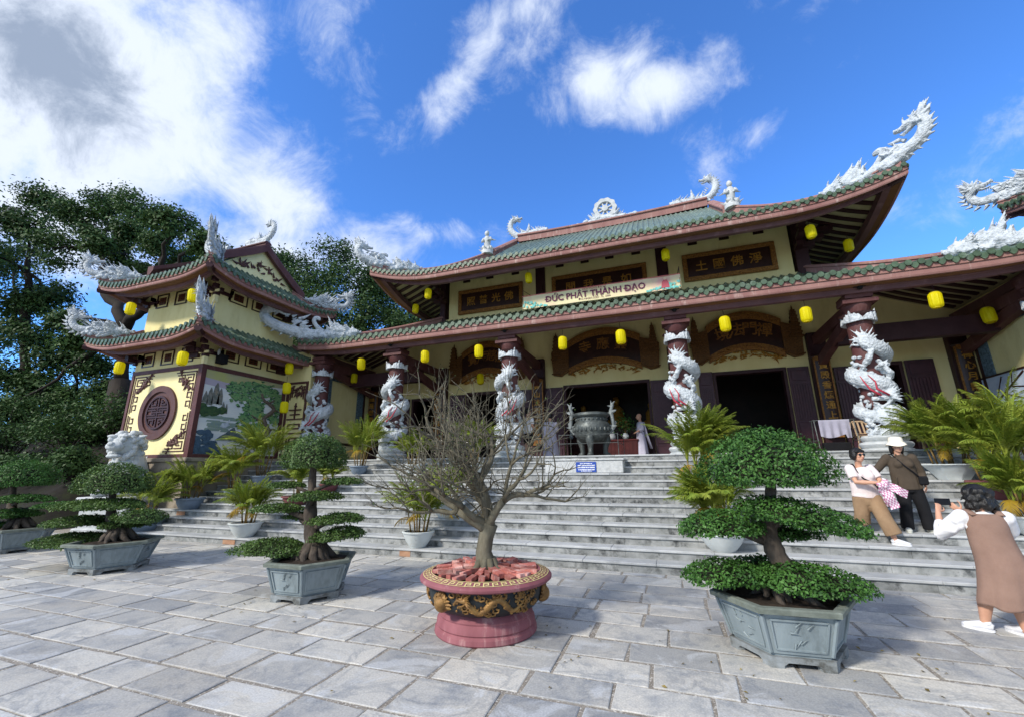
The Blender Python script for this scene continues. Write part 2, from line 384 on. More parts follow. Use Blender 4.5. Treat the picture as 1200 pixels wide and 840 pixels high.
M['palm'] = nmat('palm leaflet', '#9aa650', '#78923c', 3, 0.45, spec=0.35, tint=((0.55, 0.65, 0.5, 1), (1.5, 1.3, 0.9, 1)), trans=0.3)
M['palm_dry'] = nmat('yellowed palm leaflet', '#a98c2c', '#8f7426', 3, 0.5, trans=0.3)
M['stem'] = nmat('palm cane', '#8a6a3c', '#6b5a30', 6, 0.6)
M['skin'] = nmat('skin', '#cf9f84', '#c39278', 8, 0.5)
M['hair'] = nmat('black hair', '#17130f', '#0d0b0a', 20, 0.4, 0.5, 60, spec=0.5)
M['dark_glass'] = nmat('dark glass', '#101012', None, rough=0.15, spec=0.6)
M['black'] = nmat('black cloth', '#17171a', '#101013', 8, 0.85)
M['red_pot'] = nmat('rose painted concrete', '#945c61', '#7f4a50', 4, 0.75, 0.2, 25, c3='#b8918d', s3=6, t3=(0.55, 0.72), stretch=(1, 1, 0.12))
M['relief_dark'] = nmat('black relief ground', '#2b2f31', '#1b1e20', 8, 0.5)
M['relief_gold'] = nmat('bronze gold relief', '#a07a45', '#6b4f30', 9, 0.45, 0.4, 40, metal=0.3)
M['brick'] = nmat('red brick pieces', '#b96f63', '#a05a50', 7, 0.9, 0.3, 35, c3='#d3aca0', s3=6, t3=(0.48, 0.66), tint=(0.55, 1.35))
M['key'] = nmat('cream key pattern', '#d8c98f', '#c9b878', 8, 0.6)
# ---------------------------------------------------------------- ground, steps
rnd = random.Random(7); rng = np.random.default_rng(7)
RISE, TREAD, Y0 = 0.157, 0.352, 8.025
ZP = 13*RISE; XC = -2.11; YP = Y0+12*TREAD
TXR, TYF = -14.19, 9.4                       # left pavilion: its inner side and its front
M['ground'] = nmat('sandy grout and gravel', '#9a9286', '#7d756b', 9, 0.95, 0.6, 60, c3='#d5d0c6', s3=45, t3=(0.54, 0.62))
def paver_mat():
    m = nmat('veined grey paving stone', '#b5b4b0', '#c1beb7', 1.1, 0.68, 0.15, 22, c3='#9b9d9f', s3=2.4, t3=(0.5, 0.66), tint=((0.60, 0.615, 0.645, 1), (1.15, 1.12, 1.06, 1)), detail=9, lo=0.4, hi=0.6, spec=0.35)
    nt = m.node_tree; N = nt.nodes; L = nt.links; bs = N['Principled BSDF']
    old = bs.inputs['Base Color'].links[0].from_socket
    tc = N.new('ShaderNodeTexCoord'); at = N.new('ShaderNodeAttribute'); at.attribute_name = 'tint'
    sh = N.new('ShaderNodeVectorMath'); sh.operation = 'ADD'; sc = N.new('ShaderNodeVectorMath'); sc.operation = 'SCALE'
    cb = N.new('ShaderNodeCombineXYZ')
    for i in range(3): L.new(at.outputs['Fac'], cb.inputs[i])
    L.new(cb.outputs[0], sc.inputs[0]); sc.inputs['Scale'].default_value = 37.0
    L.new(tc.outputs['Object'], sh.inputs[0]); L.new(sc.outputs[0], sh.inputs[1])       # every slab cut from another block
    w = N.new('ShaderNodeTexNoise'); w.inputs['Scale'].default_value = 1.7; w.inputs['Detail'].default_value = 11; w.inputs['Distortion'].default_value = 1.1; w.inputs['Roughness'].default_value = 0.6; L.new(sh.outputs[0], w.inputs['Vector'])
    a = N.new('ShaderNodeMath'); a.operation = 'SUBTRACT'; L.new(w.outputs[0], a.inputs[0]); a.inputs[1].default_value = 0.5
    b = N.new('ShaderNodeMath'); b.operation = 'ABSOLUTE'; L.new(a.outputs[0], b.inputs[0])
    r = N.new('ShaderNodeMapRange'); r.inputs[1].default_value = 0.0; r.inputs[2].default_value = 0.045; r.inputs[3].default_value = 0.5; r.inputs[4].default_value = 0.0; L.new(b.outputs[0], r.inputs[0])
    w2 = N.new('ShaderNodeTexNoise'); w2.inputs['Scale'].default_value = 2.3; w2.inputs['Detail'].default_value = 4; L.new(sh.outputs[0], w2.inputs['Vector'])
    r2 = N.new('ShaderNodeMapRange'); r2.inputs[1].default_value = 0.38; r2.inputs[2].default_value = 0.58; L.new(w2.outputs[0], r2.inputs[0])
    mu = N.new('ShaderNodeMath'); mu.operation = 'MULTIPLY'; L.new(r.outputs[0], mu.inputs[0]); L.new(r2.outputs[0], mu.inputs[1])
    mx = N.new('ShaderNodeMix'); mx.data_type = 'RGBA'; L.new(mu.outputs[0], mx.inputs[0]); L.new(old, mx.inputs[6]); mx.inputs[7].default_value = hexc('#747a82')
    r3 = N.new('ShaderNodeMapRange'); r3.inputs[1].default_value = 0.56; r3.inputs[2].default_value = 0.62; r3.inputs[4].default_value = 0.5; L.new(w.outputs[0], r3.inputs[0])
    mx2 = N.new('ShaderNodeMix'); mx2.data_type = 'RGBA'; L.new(r3.outputs[0], mx2.inputs[0]); L.new(mx.outputs[2], mx2.inputs[6]); mx2.inputs[7].default_value = hexc('#c3c5c6')
    n5 = N.new('ShaderNodeTexNoise'); n5.inputs['Scale'].default_value = 0.55; n5.inputs['Detail'].default_value = 9; n5.inputs['Roughness'].default_value = 0.7; L.new(tc.outputs['Object'], n5.inputs['Vector'])
    r5 = N.new('ShaderNodeMapRange'); r5.inputs[1].default_value = 0.5; r5.inputs[2].default_value = 0.72; r5.inputs[4].default_value = 0.55; L.new(n5.outputs[0], r5.inputs[0])
    mx3 = N.new('ShaderNodeMix'); mx3.data_type = 'RGBA'; L.new(r5.outputs[0], mx3.inputs[0]); L.new(mx2.outputs[2], mx3.inputs[6]); mx3.inputs[7].default_value = hexc('#a39c90')
    n6 = N.new('ShaderNodeTexNoise'); n6.inputs['Scale'].default_value = 70; n6.inputs['Detail'].default_value = 3; L.new(tc.outputs['Object'], n6.inputs['Vector'])
    r6 = N.new('ShaderNodeMapRange'); r6.inputs[1].default_value = 0.3; r6.inputs[2].default_value = 0.7; r6.inputs[3].default_value = 0.82; r6.inputs[4].default_value = 1.16; L.new(n6.outputs[0], r6.inputs[0])
    mx4 = N.new('ShaderNodeMix'); mx4.data_type = 'RGBA'; mx4.blend_type = 'MULTIPLY'; mx4.inputs[0].default_value = 1.0; L.new(mx3.outputs[2], mx4.inputs[6]); L.new(r6.outputs[0], mx4.inputs[7])
    L.new(mx4.outputs[2], bs.inputs['Base Color'])
    # dusty and polished patches
    n4 = N.new('ShaderNodeTexNoise'); n4.inputs['Scale'].default_value = 0.9; n4.inputs['Detail'].default_value = 8; L.new(tc.outputs['Object'], n4.inputs['Vector'])
    r4 = N.new('ShaderNodeMapRange'); r4.inputs[1].default_value = 0.35; r4.inputs[2].default_value = 0.65; r4.inputs[3].default_value = 0.55; r4.inputs[4].default_value = 0.85; L.new(n4.outputs[0], r4.inputs[0]); L.new(r4.outputs[0], bs.inputs['Roughness'])
    return m
M['paver'] = paver_mat()

b = MB(); b.add([(-900, -600, -0.005), (900, -600, -0.005), (900, 1500, -0.005), (-900, 1500, -0.005)], [(0, 1, 2, 3)])
tag(b.build('ground', M['ground']), kind='structure')
b = MB(); y = 0.9
while y < Y0-0.02:
    h = rnd.uniform(0.40, 0.56); y1 = min(y+h, Y0-0.008)
    if Y0-y1 < 0.2: y1 = Y0-0.008
    x = -31+rnd.uniform(0, 0.7)
    while x < 11.5:
        w = rnd.uniform(0.58, 0.86); g = rnd.uniform(0.012, 0.028); c = 0.008
        tt = min(1, max(0, rnd.gauss(0.55, 0.24)))
        if rnd.random() < 0.07: tt = 0.95
        if rnd.random() < 0.08: tt = 0.08
        xa, xb, ya, yb = x+g, x+w-g*0.7, y+g*0.9, y1-g*0.9; z = rnd.uniform(0, 0.006)
        j = lambda: rnd.uniform(-0.014, 0.014)
        P = [(xa+j(), ya+j()), (xb+j(), ya+j()), (xb+j(), yb+j()), (xa+j(), yb+j())]
        cx_, cy_ = (xa+xb)/2, (ya+yb)/2
        V = [(p[0], p[1], -0.01) for p in P]+[(p[0], p[1], z-0.004) for p in P]+[(p[0]+(c if p[0] < cx_ else -c), p[1]+(c if p[1] < cy_ else -c), z) for p in P]
        b.tint = tt
        b.add(V, [(8, 9, 10, 11)]+[(4+i, 4+(i+1) % 4, 8+(i+1) % 4, 8+i) for i in range(4)]+[(i, (i+1) % 4, 4+(i+1) % 4, 4+i) for i in range(4)])
        x += w
    y = y1
tag(b.build('courtyard_paving', M['paver']), kind='structure')

b = MB()
for k in range(1, 14):
    xl, xr = (-15.3, 12.0) if k <= 5 else (TXR+0.003, 9.96)
    yf = Y0+(k-1)*TREAD; z0, z1 = (k-1)*RISE, k*RISE
    yb = yf+TREAD+0.06 if k < 13 else yf+0.8
    x = xl
    while x < xr-0.01:                      # riser blocks
        w = min(rnd.uniform(0.7, 1.5), xr-x)
        if xr-x-w < 0.3: w = xr-x
        b.mi = 1; b.tint = rnd.uniform(0.2, 0.8)
        b.box((x+0.002, yf+rnd.uniform(0, 0.004), z0-0.002 if k > 1 else -0.01), (x+w-0.002, yf+0.12, z1-0.042)); x += w
    x = xl-0.02
    while x < xr+0.01:                      # tread slabs with a nosing
        w = min(rnd.uniform(0.9, 1.7), xr+0.02-x)
        if xr+0.02-x-w < 0.3: w = xr+0.02-x
        b.mi = 0; b.tint = rnd.uniform(0.25, 0.75)
        b.cbox((x+0.0015, yf-0.03, z1-0.042), (x+w-0.0015, yb, z1+rnd.uniform(-0.002, 0.001)), 0.008); x += w
tag(b.build('steps', [M['stone'], M['riser']]), kind='structure')
b = MB()
b.box((TXR+0.01, YP+0.15, 0.0), (9.95, 30.5, ZP-0.01))
tag(b.build('porch_floor', nmat('porch floor stone', '#7d7a76', '#6c6966', 2, 0.4)), kind='structure')
b = MB(); b.mi = 0
for (x0, x1, k) in [(-10.35, -9.95, 1), (-13.95, -13.6, 1), (-13.75, -13.4, 4), (-5.35, -5.1, 1), (0.5, 0.9, 1)]:
    yf = Y0+(k-1)*TREAD; b.box((x0, yf-0.006, (k-1)*RISE+0.004), (x1, yf+0.02, k*RISE-0.044))
tag(b.build('stone_stains', nmat('rust stained riser', '#b08a6e', '#9a7258', 8, 0.8, 0.2, 30)), kind='structure')

# ---------------------------------------------------------------- roofs
class Roof:
    def __init__(s, cx, cy, W, D, ze, Rx, Ry, zt, L, w0, sag=0.12, gable=None, sp=0.3, r=0.075):
        s.cx, s.cy, s.W, s.D, s.ze, s.Rx, s.Ry, s.zt, s.L, s.w0, s.sag, s.gable, s.sp, s.r = cx, cy, W, D, ze, Rx, Ry, zt, L, w0, sag, gable, sp, r
    def P(s, t):
        if t <= 1 or not s.gable: return s.ze+(s.zt-s.ze)*(t-s.sag*math.sin(PI*min(max(t, 0), 1)))
        return s.zt+(s.gable[1]-s.zt)*(t-1)/(s.D/s.Ry-1)     # gable = (half width, ridge height)
    def g(s, v): return s.L*max(0.0, 1-max(v, -0.3)/s.w0)**2
    def h(s, side, a, u):                   # a: coordinate along the eave from the middle, u: metres in from the eave
        if side in 'FB': return s.P(u/s.Ry)+s.g(s.W-abs(a))*max(0, 1-u/s.Ry)
        return s.P(u/s.Rx)+s.g(s.D-abs(a))*max(0, 1-u/s.Rx)
    def pt(s, side, a, u, dz=0.0):
        z = s.h(side, a, u)+dz
        if side == 'F': return Vector((s.cx+a, s.cy-s.D+u, z))
        if side == 'B': return Vector((s.cx-a, s.cy+s.D-u, z))
        if side == 'R': return Vector((s.cx+s.W-u, s.cy+a, z))
        return Vector((s.cx-s.W+u, s.cy-a, z))
    def half(s, side): return s.W if side in 'FB' else s.D
    def umax(s, side, a):
        if side in 'FB':
            um = (s.W-abs(a))/s.Rx*s.Ry
            if s.gable and abs(a) <= s.gable[0]: return s.D
            return min(s.Ry, um)
        return min(s.Rx, (s.D-abs(a))/s.Ry*s.Rx)
    def out(s, side): return {'F': Vector((0, -1, 0)), 'B': Vector((0, 1, 0)), 'R': Vector((1, 0, 0)), 'L': Vector((-1, 0, 0))}[side]
    def along(s, side): return {'F': Vector((1, 0, 0)), 'B': Vector((-1, 0, 0)), 'R': Vector((0, 1, 0)), 'L': Vector((0, -1, 0))}[side]
    def tiles(s, b, side, nt=9):
        H = s.half(side); n = max(2, int(round(2*H/s.sp))); sp = 2*H/n
        prof = [(-0.5, 0.0)]+[(-0.24+0.48*k/6, s.r*math.sin(PI*k/6)/0.5*0.5+0.012) for k in range(7)]+[(0.5, 0.0)]
        o = s.out(side); al = s.along(side)
        for i in range(n):
            a0 = -H+(i+0.5)*sp
            if s.umax(side, a0) < 0.04: continue
            b.mi = 0; b.tint = 0.5+rnd.uniform(-0.25, 0.25)
            rows = []
            kk = nt if not (s.gable and side in 'FB' and abs(a0) <= s.gable[0]) else nt*2
            for j in range(kk+1):
                row = []
                for (f, hh) in prof:
                    a = a0+f*sp; a = max(-H, min(H, a)); um = max(0.0, s.umax(side, a)) if not (s.gable and side in 'FB') else (s.umax(side, a) if (abs(a0) > s.gable[0]) == (abs(a) > s.gable[0]) else s.umax(side, a0))
                    row.append(s.pt(side, a, um*j/kk, hh))
                rows.append(row)
            # course steps: split each strip so that each tile length has its own tone
            for j in range(kk):
                b.tint = min(1, max(0, 0.5+rnd.gauss(0, 0.13)))
                b.grid([rows[j], rows[j+1]])
            # eave ends: a round cap on the roll, a drop tile on the channel
            b.mi = 1; b.tint = rnd.uniform(0.25, 0.85)
            c = s.pt(side, a0, 0)+o*0.015+Vector((0, 0, s.r*0.35)); R = s.r*1.12
            V = [c+o*0.022+al*R*math.cos(2*PI*k/10)+Vector((0, 0, R*math.sin(2*PI*k/10))) for k in range(10)]
            V2 = [p-o*0.05 for p in V]
            b.add(V+V2, [tuple(range(10))]+[(k, 10+k, 10+(k+1) % 10, (k+1) % 10) for k in range(10)])
            b.tint = rnd.uniform(0.25, 0.85)
            for sgn in (0.5,):
                am = a0+sgn*sp
                if abs(am) > H-0.02: continue
                c = s.pt(side, am, 0)+o*0.008
                q = sp*0.34; V = [c-al*q+Vector((0, 0, 0.02)), c+al*q+Vector((0, 0, 0.02)), c+al*q*0.85-Vector((0, 0, 0.055)), c+al*q*0.4-Vector((0, 0, 0.11)), c-Vector((0, 0, 0.13)), c-al*q*0.4-Vector((0, 0, 0.11)), c-al*q*0.85-Vector((0, 0, 0.055))]
                V2 = [p-o*0.03 for p in V]; m = len(V)
                b.add(V+V2, [tuple(range(m-1, -1, -1))]+[(k, (k+1) % m, m+(k+1) % m, m+k) for k in range(m)])
    def sweep(s, b, poly, sides='FLRB', n=48):       # profile (metres in from the eave, metres up) carried round the eave
        for side in sides:
            H = s.half(side); rows = []
            for i in range(n+1):
                f = -1+2*i/n; f = math.copysign(1-(1-abs(f))**1.25, f)
                row = []
                for (d, dz) in poly:
                    a = f*(H-d); z = s.P(0)+s.g(H-d-abs(a))+dz
                    p = s.pt(side, a, d); row.append(Vector((p.x, p.y, z)))
                rows.append(row+[row[0]])
            b.grid(rows)
    def under(s, b, side, d0, d1, dz, nt=6, n=40):
        H = s.half(side)
        rows = []
        for i in range(n+1):
            a = -H+2*H*i/n; um = max(0.0, min(s.umax(side, a) if not s.gable else min(s.umax(side, a), s.Ry if side in 'FB' else s.Rx), d1))
            rows.append([s.pt(side, a*(1-0.0), um*j/nt, dz) for j in range(nt+1)])
        b.grid(rows)
    def rafters(s, b, side, d0, d1, dz, sp=0.36, w=0.1, hgt=0.1):
        H = s.half(side); n = int(2*H/sp); nt = 5
        for i in range(n+1):
            a = -H+2*H*i/n
            um = min(s.umax(side, a), s.Ry if side in 'FB' else s.Rx, d1)
            if um < d0+0.1: continue
            al = s.along(side)*w/2
            for j in range(nt):
                u0 = d0+(um-d0)*j/nt; u1 = d0+(um-d0)*(j+1)/nt
                p, q = s.pt(side, a, u0, dz), s.pt(side, a, u1, dz); dn = Vector((0, 0, -hgt))
                V = [p-al, p+al, q+al, q-al, p-al+dn, p+al+dn, q+al+dn, q-al+dn]
                b.add(V, [(0, 1, 2, 3), (4, 7, 6, 5), (0, 4, 5, 1), (1, 5, 6, 2), (2, 6, 7, 3), (3, 7, 4, 0)])
    def hip(s, sx, sy, t0=0.0, t1=1.0, n=14, dz=0.0):
        out = []
        for i in range(n+1):
            t = t0+(t1-t0)*i/n; u = t*s.Ry; v = t*s.Rx
            a = (s.W-v); z = s.P(t)+s.g(v)*(1-t)
            out.append(Vector((s.cx+sx*(s.W-v), s.cy+sy*(s.D-u), z+dz)))
        return out
    def ridge_bar(s, b, pts, w, h, cap=0.06):
        rows = []
        for i, p in enumerate(pts):
            d = pts[min(i+1, len(pts)-1)]-pts[max(i-1, 0)]; x = Vector((d.y, -d.x, 0)).normalized(); u = Vector((0, 0, 1))
            sec = [(-w/2, -0.12), (-w/2, h*0.55), (-w*0.72, h*0.6), (-w*0.72, h*0.78), (-w*0.4, h), (w*0.4, h), (w*0.72, h*0.78), (w*0.72, h*0.6), (w/2, h*0.55), (w/2, -0.12)]
            rows.append([p+x*q[0]+u*q[1] for q in sec])
        b.grid(rows)
        b.add(rows[0], [tuple(range(len(rows[0])))]); b.add(rows[-1], [tuple(range(len(rows[0])-1, -1, -1))])

def full_roof(parent, R, name, d_under, sides='FLR', label=None, tile='tile', hips=((-1, -1), (1, -1)), hip_t=1.0, ridge_w=0.2, ridge_h=0.26, raf=0.36, fs=1.0):
    b = MB()
    for sd in sides: R.tiles(b, sd)
    root = b.build(name, [M[tile], M['tile_end']], parent)
    OFF[root.name] = OFF[parent.name]
    if label: root['label'] = label
    b = MB(); R.sweep(b, [(0.03, -0.02*fs), (0.03, -0.28*fs), (0.045, -0.32*fs), (0.10, -0.32*fs), (0.10, -0.02*fs)], sides); b.build('fascia', M['fascia'], root)
    b = MB(); R.sweep(b, [(0.10, -0.24*fs), (0.10, -0.30*fs), (0.18, -0.30*fs), (0.19, -0.325*fs), (0.32, -0.325*fs), (0.32, -0.24*fs)], sides); b.build('soffit', M['soffit'], root)
    b = MB(); R.sweep(b, [(0.32, -0.22*fs), (0.32, -0.34*fs), (0.345, -0.36*fs), (0.345, -0.46*fs), (0.50, -0.46*fs), (0.50, -0.22*fs)], sides); b.build('eave_beam', M['beam'], root)
    b = MB()
    for sd in sides: R.under(b, sd, 0.0, d_under, -0.16)
    b.build('ceiling_boards', M['cream'], root)
    b = MB()
    for sd in sides: R.rafters(b, sd, 0.45, d_under, -0.165, raf, raf*0.42, 0.05)
    for (sx, sy) in hips:
        P = R.hip(sx, sy, 0.03, 1.0, 10, -0.30)
        b.tube(P, 0.11, 6)
    tag(b.build('rafters', M['maroon_dark'], root), kind='stuff')
    b = MB()
    for (sx, sy) in hips:
        b = MB(); R.ridge_bar(b, R.hip(sx, sy, 0.02, hip_t, 16, 0.03), ridge_w, ridge_h); b.build('hip_ridge', M['fascia'], root)
    return root

# ---------------------------------------------------------------- white roof dragons
def uvw(O, U, V):
    U = Vector(U).normalized(); V = Vector(V); V = (V-U*V.dot(U)).normalized(); Wn = U.cross(V)
    return lambda u, v, w=0.0: O+U*u+V*v+Wn*w, U, V, Wn
def bez(pts, n):
    """Catmull-Rom through 2D points"""
    out = []; m = len(pts)
    for i in range(m-1):
        p0, p1, p2, p3 = pts[max(i-1, 0)], pts[i], pts[i+1], pts[min(i+2, m-1)]
        for k in range(n):
            t = k/n
            out.append(tuple(0.5*((2*p1[j])+(-p0[j]+p2[j])*t+(2*p0[j]-5*p1[j]+4*p2[j]-p3[j])*t*t+(-p0[j]+3*p1[j]-3*p2[j]+p3[j])*t**3) for j in range(len(p1))))
    out.append(tuple(pts[-1])); return out
def dragon_head(b, O, F, Uu, s, rr, open_=0.35, horns=True):
    KF = 0.78
    """O back of the skull, F where it looks, Uu its up, s its length"""
    F = Vector(F).normalized(); Uu = Vector(Uu); Uu = (Uu-F*Uu.dot(F)).normalized(); S = F.cross(Uu)
    P = lambda f, u, w=0: O+F*f*KF*s+Uu*u*s+S*w*s
    b.tube([P(-0.1, 0), P(0.15, 0.05), P(0.4, 0.02), P(0.62, 0.03), P(0.85, 0.06), P(0.98, 0.02)], [0.2*s, 0.25*s, 0.2*s, 0.15*s, 0.15*s, 0.07*s], 8, ry=[0.2*s, 0.22*s, 0.16*s, 0.1*s, 0.11*s, 0.05*s], up=Uu)
    b.tube([P(0.05, -0.1), P(0.3, -0.2-open_*0.2), P(0.6, -0.2-open_*0.35), P(0.78, -0.14-open_*0.4)], [0.15*s, 0.13*s, 0.1*s, 0.04*s], 7, ry=[0.12*s, 0.07*s, 0.055*s, 0.03*s], up=Uu)
    for w in (-1, 1):
        b.ball(P(0.33, 0.2, 0.13*w), 0.075*s, 7, 5)
        b.spike(P(0.36, 0.26, 0.13*w), F*-0.5+Uu*0.9+S*0.3*w, 0.3*s, 0.05*s, -F*0.12*s)
        b.ball(P(0.9, 0.14, 0.06*w), 0.05*s, 6, 4)
        b.spike(P(0.85, 0.03, 0.12*w), F*0.6-Uu*0.2+S*0.6*w, 0.42*s, 0.025*s, -F*0.3*s+Uu*0.12*s, 4)
        for k in range(3): b.spike(P(0.45+0.15*k, -0.03, 0.12*w), -Uu, 0.12*s, 0.022*s, None, 4, 2)
        if horns: b.spike(P(0.1, 0.22, 0.1*w), -F*0.9+Uu*0.5+S*0.25*w, 0.62*s, 0.055*s, Uu*0.25*s, 5)
        for k in range(7):
            a = -0.9+1.8*k/6
            b.spike(P(-0.02, 0.16*math.sin(a)+0.02, 0.17*w), -F+Uu*1.3*math.sin(a)+S*(0.5)*w, (0.42+rr.uniform(0, 0.2))*s, 0.055*s, (-F*0.15+Uu*rr.uniform(-0.1, 0.22))*s, 4)
    for k in range(4): b.spike(P(-0.05+0.05*k, 0.2), -F+Uu*(0.6+0.4*k), 0.4*s, 0.05*s, -F*0.12*s, 4)
    for k in range(3): b.spike(P(0.45+0.12*k, -0.24-open_*0.3), -Uu-F*0.4, 0.25*s, 0.03*s, -F*0.12*s, 4)

def carve(o, vs):                             # the pieces of a sculpture fused into one carved surface
    m = o.modifiers.new('fuse', 'REMESH'); m.mode = 'VOXEL'; m.voxel_size = vs; m.use_smooth_shade = True
    s = o.modifiers.new('soften', 'SMOOTH'); s.iterations = 1; s.factor = 0.4
    return o
def corner_dragon(O, inward, slope, Lin=2.1, out=0.8, up=1.4, seed=1, th=1.0):
    """O the tip of the corner, inward its hip direction on plan"""
    rr = random.Random(seed); b = MB()
    inn = Vector((inward[0], inward[1], 0)).normalized(); Wn = inn.cross(Vector((0, 0, 1)))
    def Q(u, v, w=0.0):                      # u metres outward of the tip (negative = inward along the hip)
        z = slope(-u) if u <= 0 else slope(0)
        return O+inn*(-u)+Vector((0, 0, z+v))+Wn*w
    # body along the hip
    n = 16
    b.tube([Q(-Lin+Lin*i/n, 0.10+0.05*math.sin(i*1.3)) for i in range(n+1)], [0.17*th+0.03*math.sin(i*0.9) for i in range(n+1)], 8, ry=[(0.2+0.05*math.sin(i*1.3))*th**0.8 for i in range(n+1)])
    # neck rising over the tip and its head looking back
    N2 = bez([(-0.55, 0.12), (-0.15, 0.2), (out*0.5, up*0.33), (out*0.82, up*0.62), (out*0.72, up*0.88), (out*0.45, up*0.92)], 6)
    m = len(N2)
    b.tube([Q(u, v) for u, v in N2], [0.22*th*(1-0.4*i/m) for i in range(m)], 9, ry=[0.25*th**0.8*(1-0.42*i/m) for i in range(m)])
    sc = 0.62*up/1.2+0.06
    dragon_head(b, Q(out*0.5, up*0.9), Q(-1, up*0.82)-Q(0, up*0.9), (0, 0, 1), sc, rr, 0.2, False)
    ex, ez = -inn, Vector((0, 0, 1))
    for k in range(9):                       # crest
        a = 0.15+1.05*k/8
        b.spike(Q(out*0.62, up*0.9, rr.uniform(-0.08, 0.08)), ex*math.cos(a)+ez*math.sin(a), (0.32+0.36*math.sin(a*1.5)*rr.uniform(0.8, 1.2))*up/1.2, 0.07, ez*0.10+ex*0.04, 5)
    for i in range(2, m-2, 2):               # fins down the outer side
        u, v = N2[i]; du = N2[i+1][0]-N2[i-1][0]; dv = N2[i+1][1]-N2[i-1][1]; l = math.hypot(du, dv)+1e-6
        nx, nz = dv/l, -du/l
        r0 = 0.2*(1-0.45*i/m)
        b.spike(Q(u+nx*r0*0.8, v+nz*r0*0.8), ex*(nx*0.8-du/l*-0.5)+ez*(nz*0.8+dv/l*0.5), 0.24*up/1.4+0.05, 0.06, ez*0.06, 5)
    for k in range(24):                      # feathers of the breast, swept back and up
        u = out*0.25-0.15*k*0.6; v = up*0.3+0.02*k
        b.spike(Q(-0.2-0.02*k+out*0.35, up*(0.2+0.5*rr.random()), rr.uniform(-0.16, 0.16)*th), -ex*0.85+ez*rr.uniform(0.1, 0.9), rr.uniform(0.2, 0.42)*up/1.2, 0.075, ez*0.12, 5)
    # hooked tail
    H2 = bez([(-0.95, 0.2), (-0.7, 0.42), (-0.52, 0.72), (-0.55, 0.92), (-0.68, 0.9), (-0.68, 0.8)], 5)
    b.tube([Q(u, v*up/1.4+0.05, 0.05) for u, v in H2], [0.095*(1-0.35*i/len(H2)) for i in range(len(H2))], 7)
    # flames of the back
    for (u, L, lean) in [(-1.02, 0.45, 0.1), (-1.2, 0.75, 0.25), (-1.28, 0.95, 0.35), (-1.36, 0.7, 0.2), (-1.45, 0.55, 0.5), (-1.6, 0.5, 0.6), (-1.7, 0.45, 0.7)]:
        for w in (-0.07, 0.05):
            b.spike(Q(u*Lin/2.1, 0.22, w), ex*lean+ez, L*rr.uniform(0.75, 1.05)*up/1.4, 0.085, ex*0.18*L+ez*0.05, 5, 6)
    # clouds along the foot
    for i in range(34):
        u = -Lin+Lin*i/33
        b.ball(Q(u, 0.02+rr.uniform(0, 0.16), rr.choice((-1, 1))*rr.uniform(0.1, 0.17)*th), (0.12*th**0.6*rr.uniform(0.7, 1.3), 0.08, 0.1*th**0.6*rr.uniform(0.7, 1.3)), 7, 5, ax=(inn, Wn, Vector((0, 0, 1))))
    # inner head, biting the hip
    dragon_head(b, Q(-Lin+0.35, 0.2), inn+Vector((0, 0, 0.0)), (0, 0, 1), 0.72, rr, 0.3, True)
    for k in range(10):
        b.spike(Q(-Lin+0.42+0.05*k, 0.25, rr.uniform(-0.13, 0.13)), ex*1.0+ez*rr.uniform(0.4, 1.0), rr.uniform(0.35, 0.65), 0.055, ez*0.12, 5)
    return b

def ridge_dragon(O, inx, seed, s=1.0):
    """lies on the ridge, tail half towards the middle, neck curling up at the end"""
    rr = random.Random(seed); b = MB(); inn = Vector((inx, 0, 0)); ez = Vector((0, 0, 1)); ex = -inn; Wn = Vector((0, 1, 0))
    Q = lambda u, v, w=0: O+inn*(-u*s)+ez*(v*s)+Wn*(w*s)
    N2 = bez([(-1.7, 0.12), (-1.2, 0.18), (-0.6, 0.14), (-0.1, 0.12), (0.3, 0.3), (0.55, 0.7), (0.5, 1.08), (0.28, 1.25), (0.12, 1.22)], 6); m = len(N2)
    b.tube([Q(u, v) for u, v in N2], [0.17*s*(1-0.25*i/m) for i in range(m)], 8, ry=[0.2*s*(1-0.25*i/m) for i in range(m)])
    dragon_head(b, Q(0.2, 1.22), inn+ez*0.0, ez, 0.52*s, rr, 0.25, True)
    for i in range(3, m-3, 2):
        u, v = N2[i]; du = N2[i+1][0]-N2[i-1][0]; dv = N2[i+1][1]-N2[i-1][1]; l = math.hypot(du, dv); nx, nz = dv/l, -du/l
        if i < 18: nx, nz = -nx, -nz
        b.spike(Q(u+nx*0.12, v+nz*0.12), ex*nx+ez*nz, (0.16 if i > 18 else 0.22)*s, 0.05*s, None, 4)
    for k in range(14):
        b.spike(Q(-1.5+k*0.09, 0.25, rr.uniform(-0.1, 0.1)), ez*rr.uniform(0.5, 1.1)+ex*0.7, rr.uniform(0.2, 0.42)*s, 0.05*s, ez*0.1, 4)
    for w in (-0.06, 0.06): b.spike(Q(-0.55, 0.2, w), ez+inn*0.2, 0.62*s, 0.12*s, ex*0.1, 6)
    b.spike(Q(-0.2, 0.2), ez+ex*0.2, 0.42*s, 0.08*s, ex*0.15, 5)
    for k in range(5): b.spike(Q(-0.05+0.06*k, 0.28+0.1*k), ez*0.7+inn*0.7, 0.2*s, 0.04*s, ez*0.1, 4)
    dragon_head(b, Q(-1.35, 0.16), inn, ez, 0.5*s, rr, 0.3, False)
    b.box(tuple(Q(-1.55, -0.08, -0.16) if inx < 0 else Q(0.2, -0.08, -0.16)), tuple(Q(0.2, 0.04, 0.16) if inx < 0 else Q(-1.55, 0.04, 0.16)))
    return b
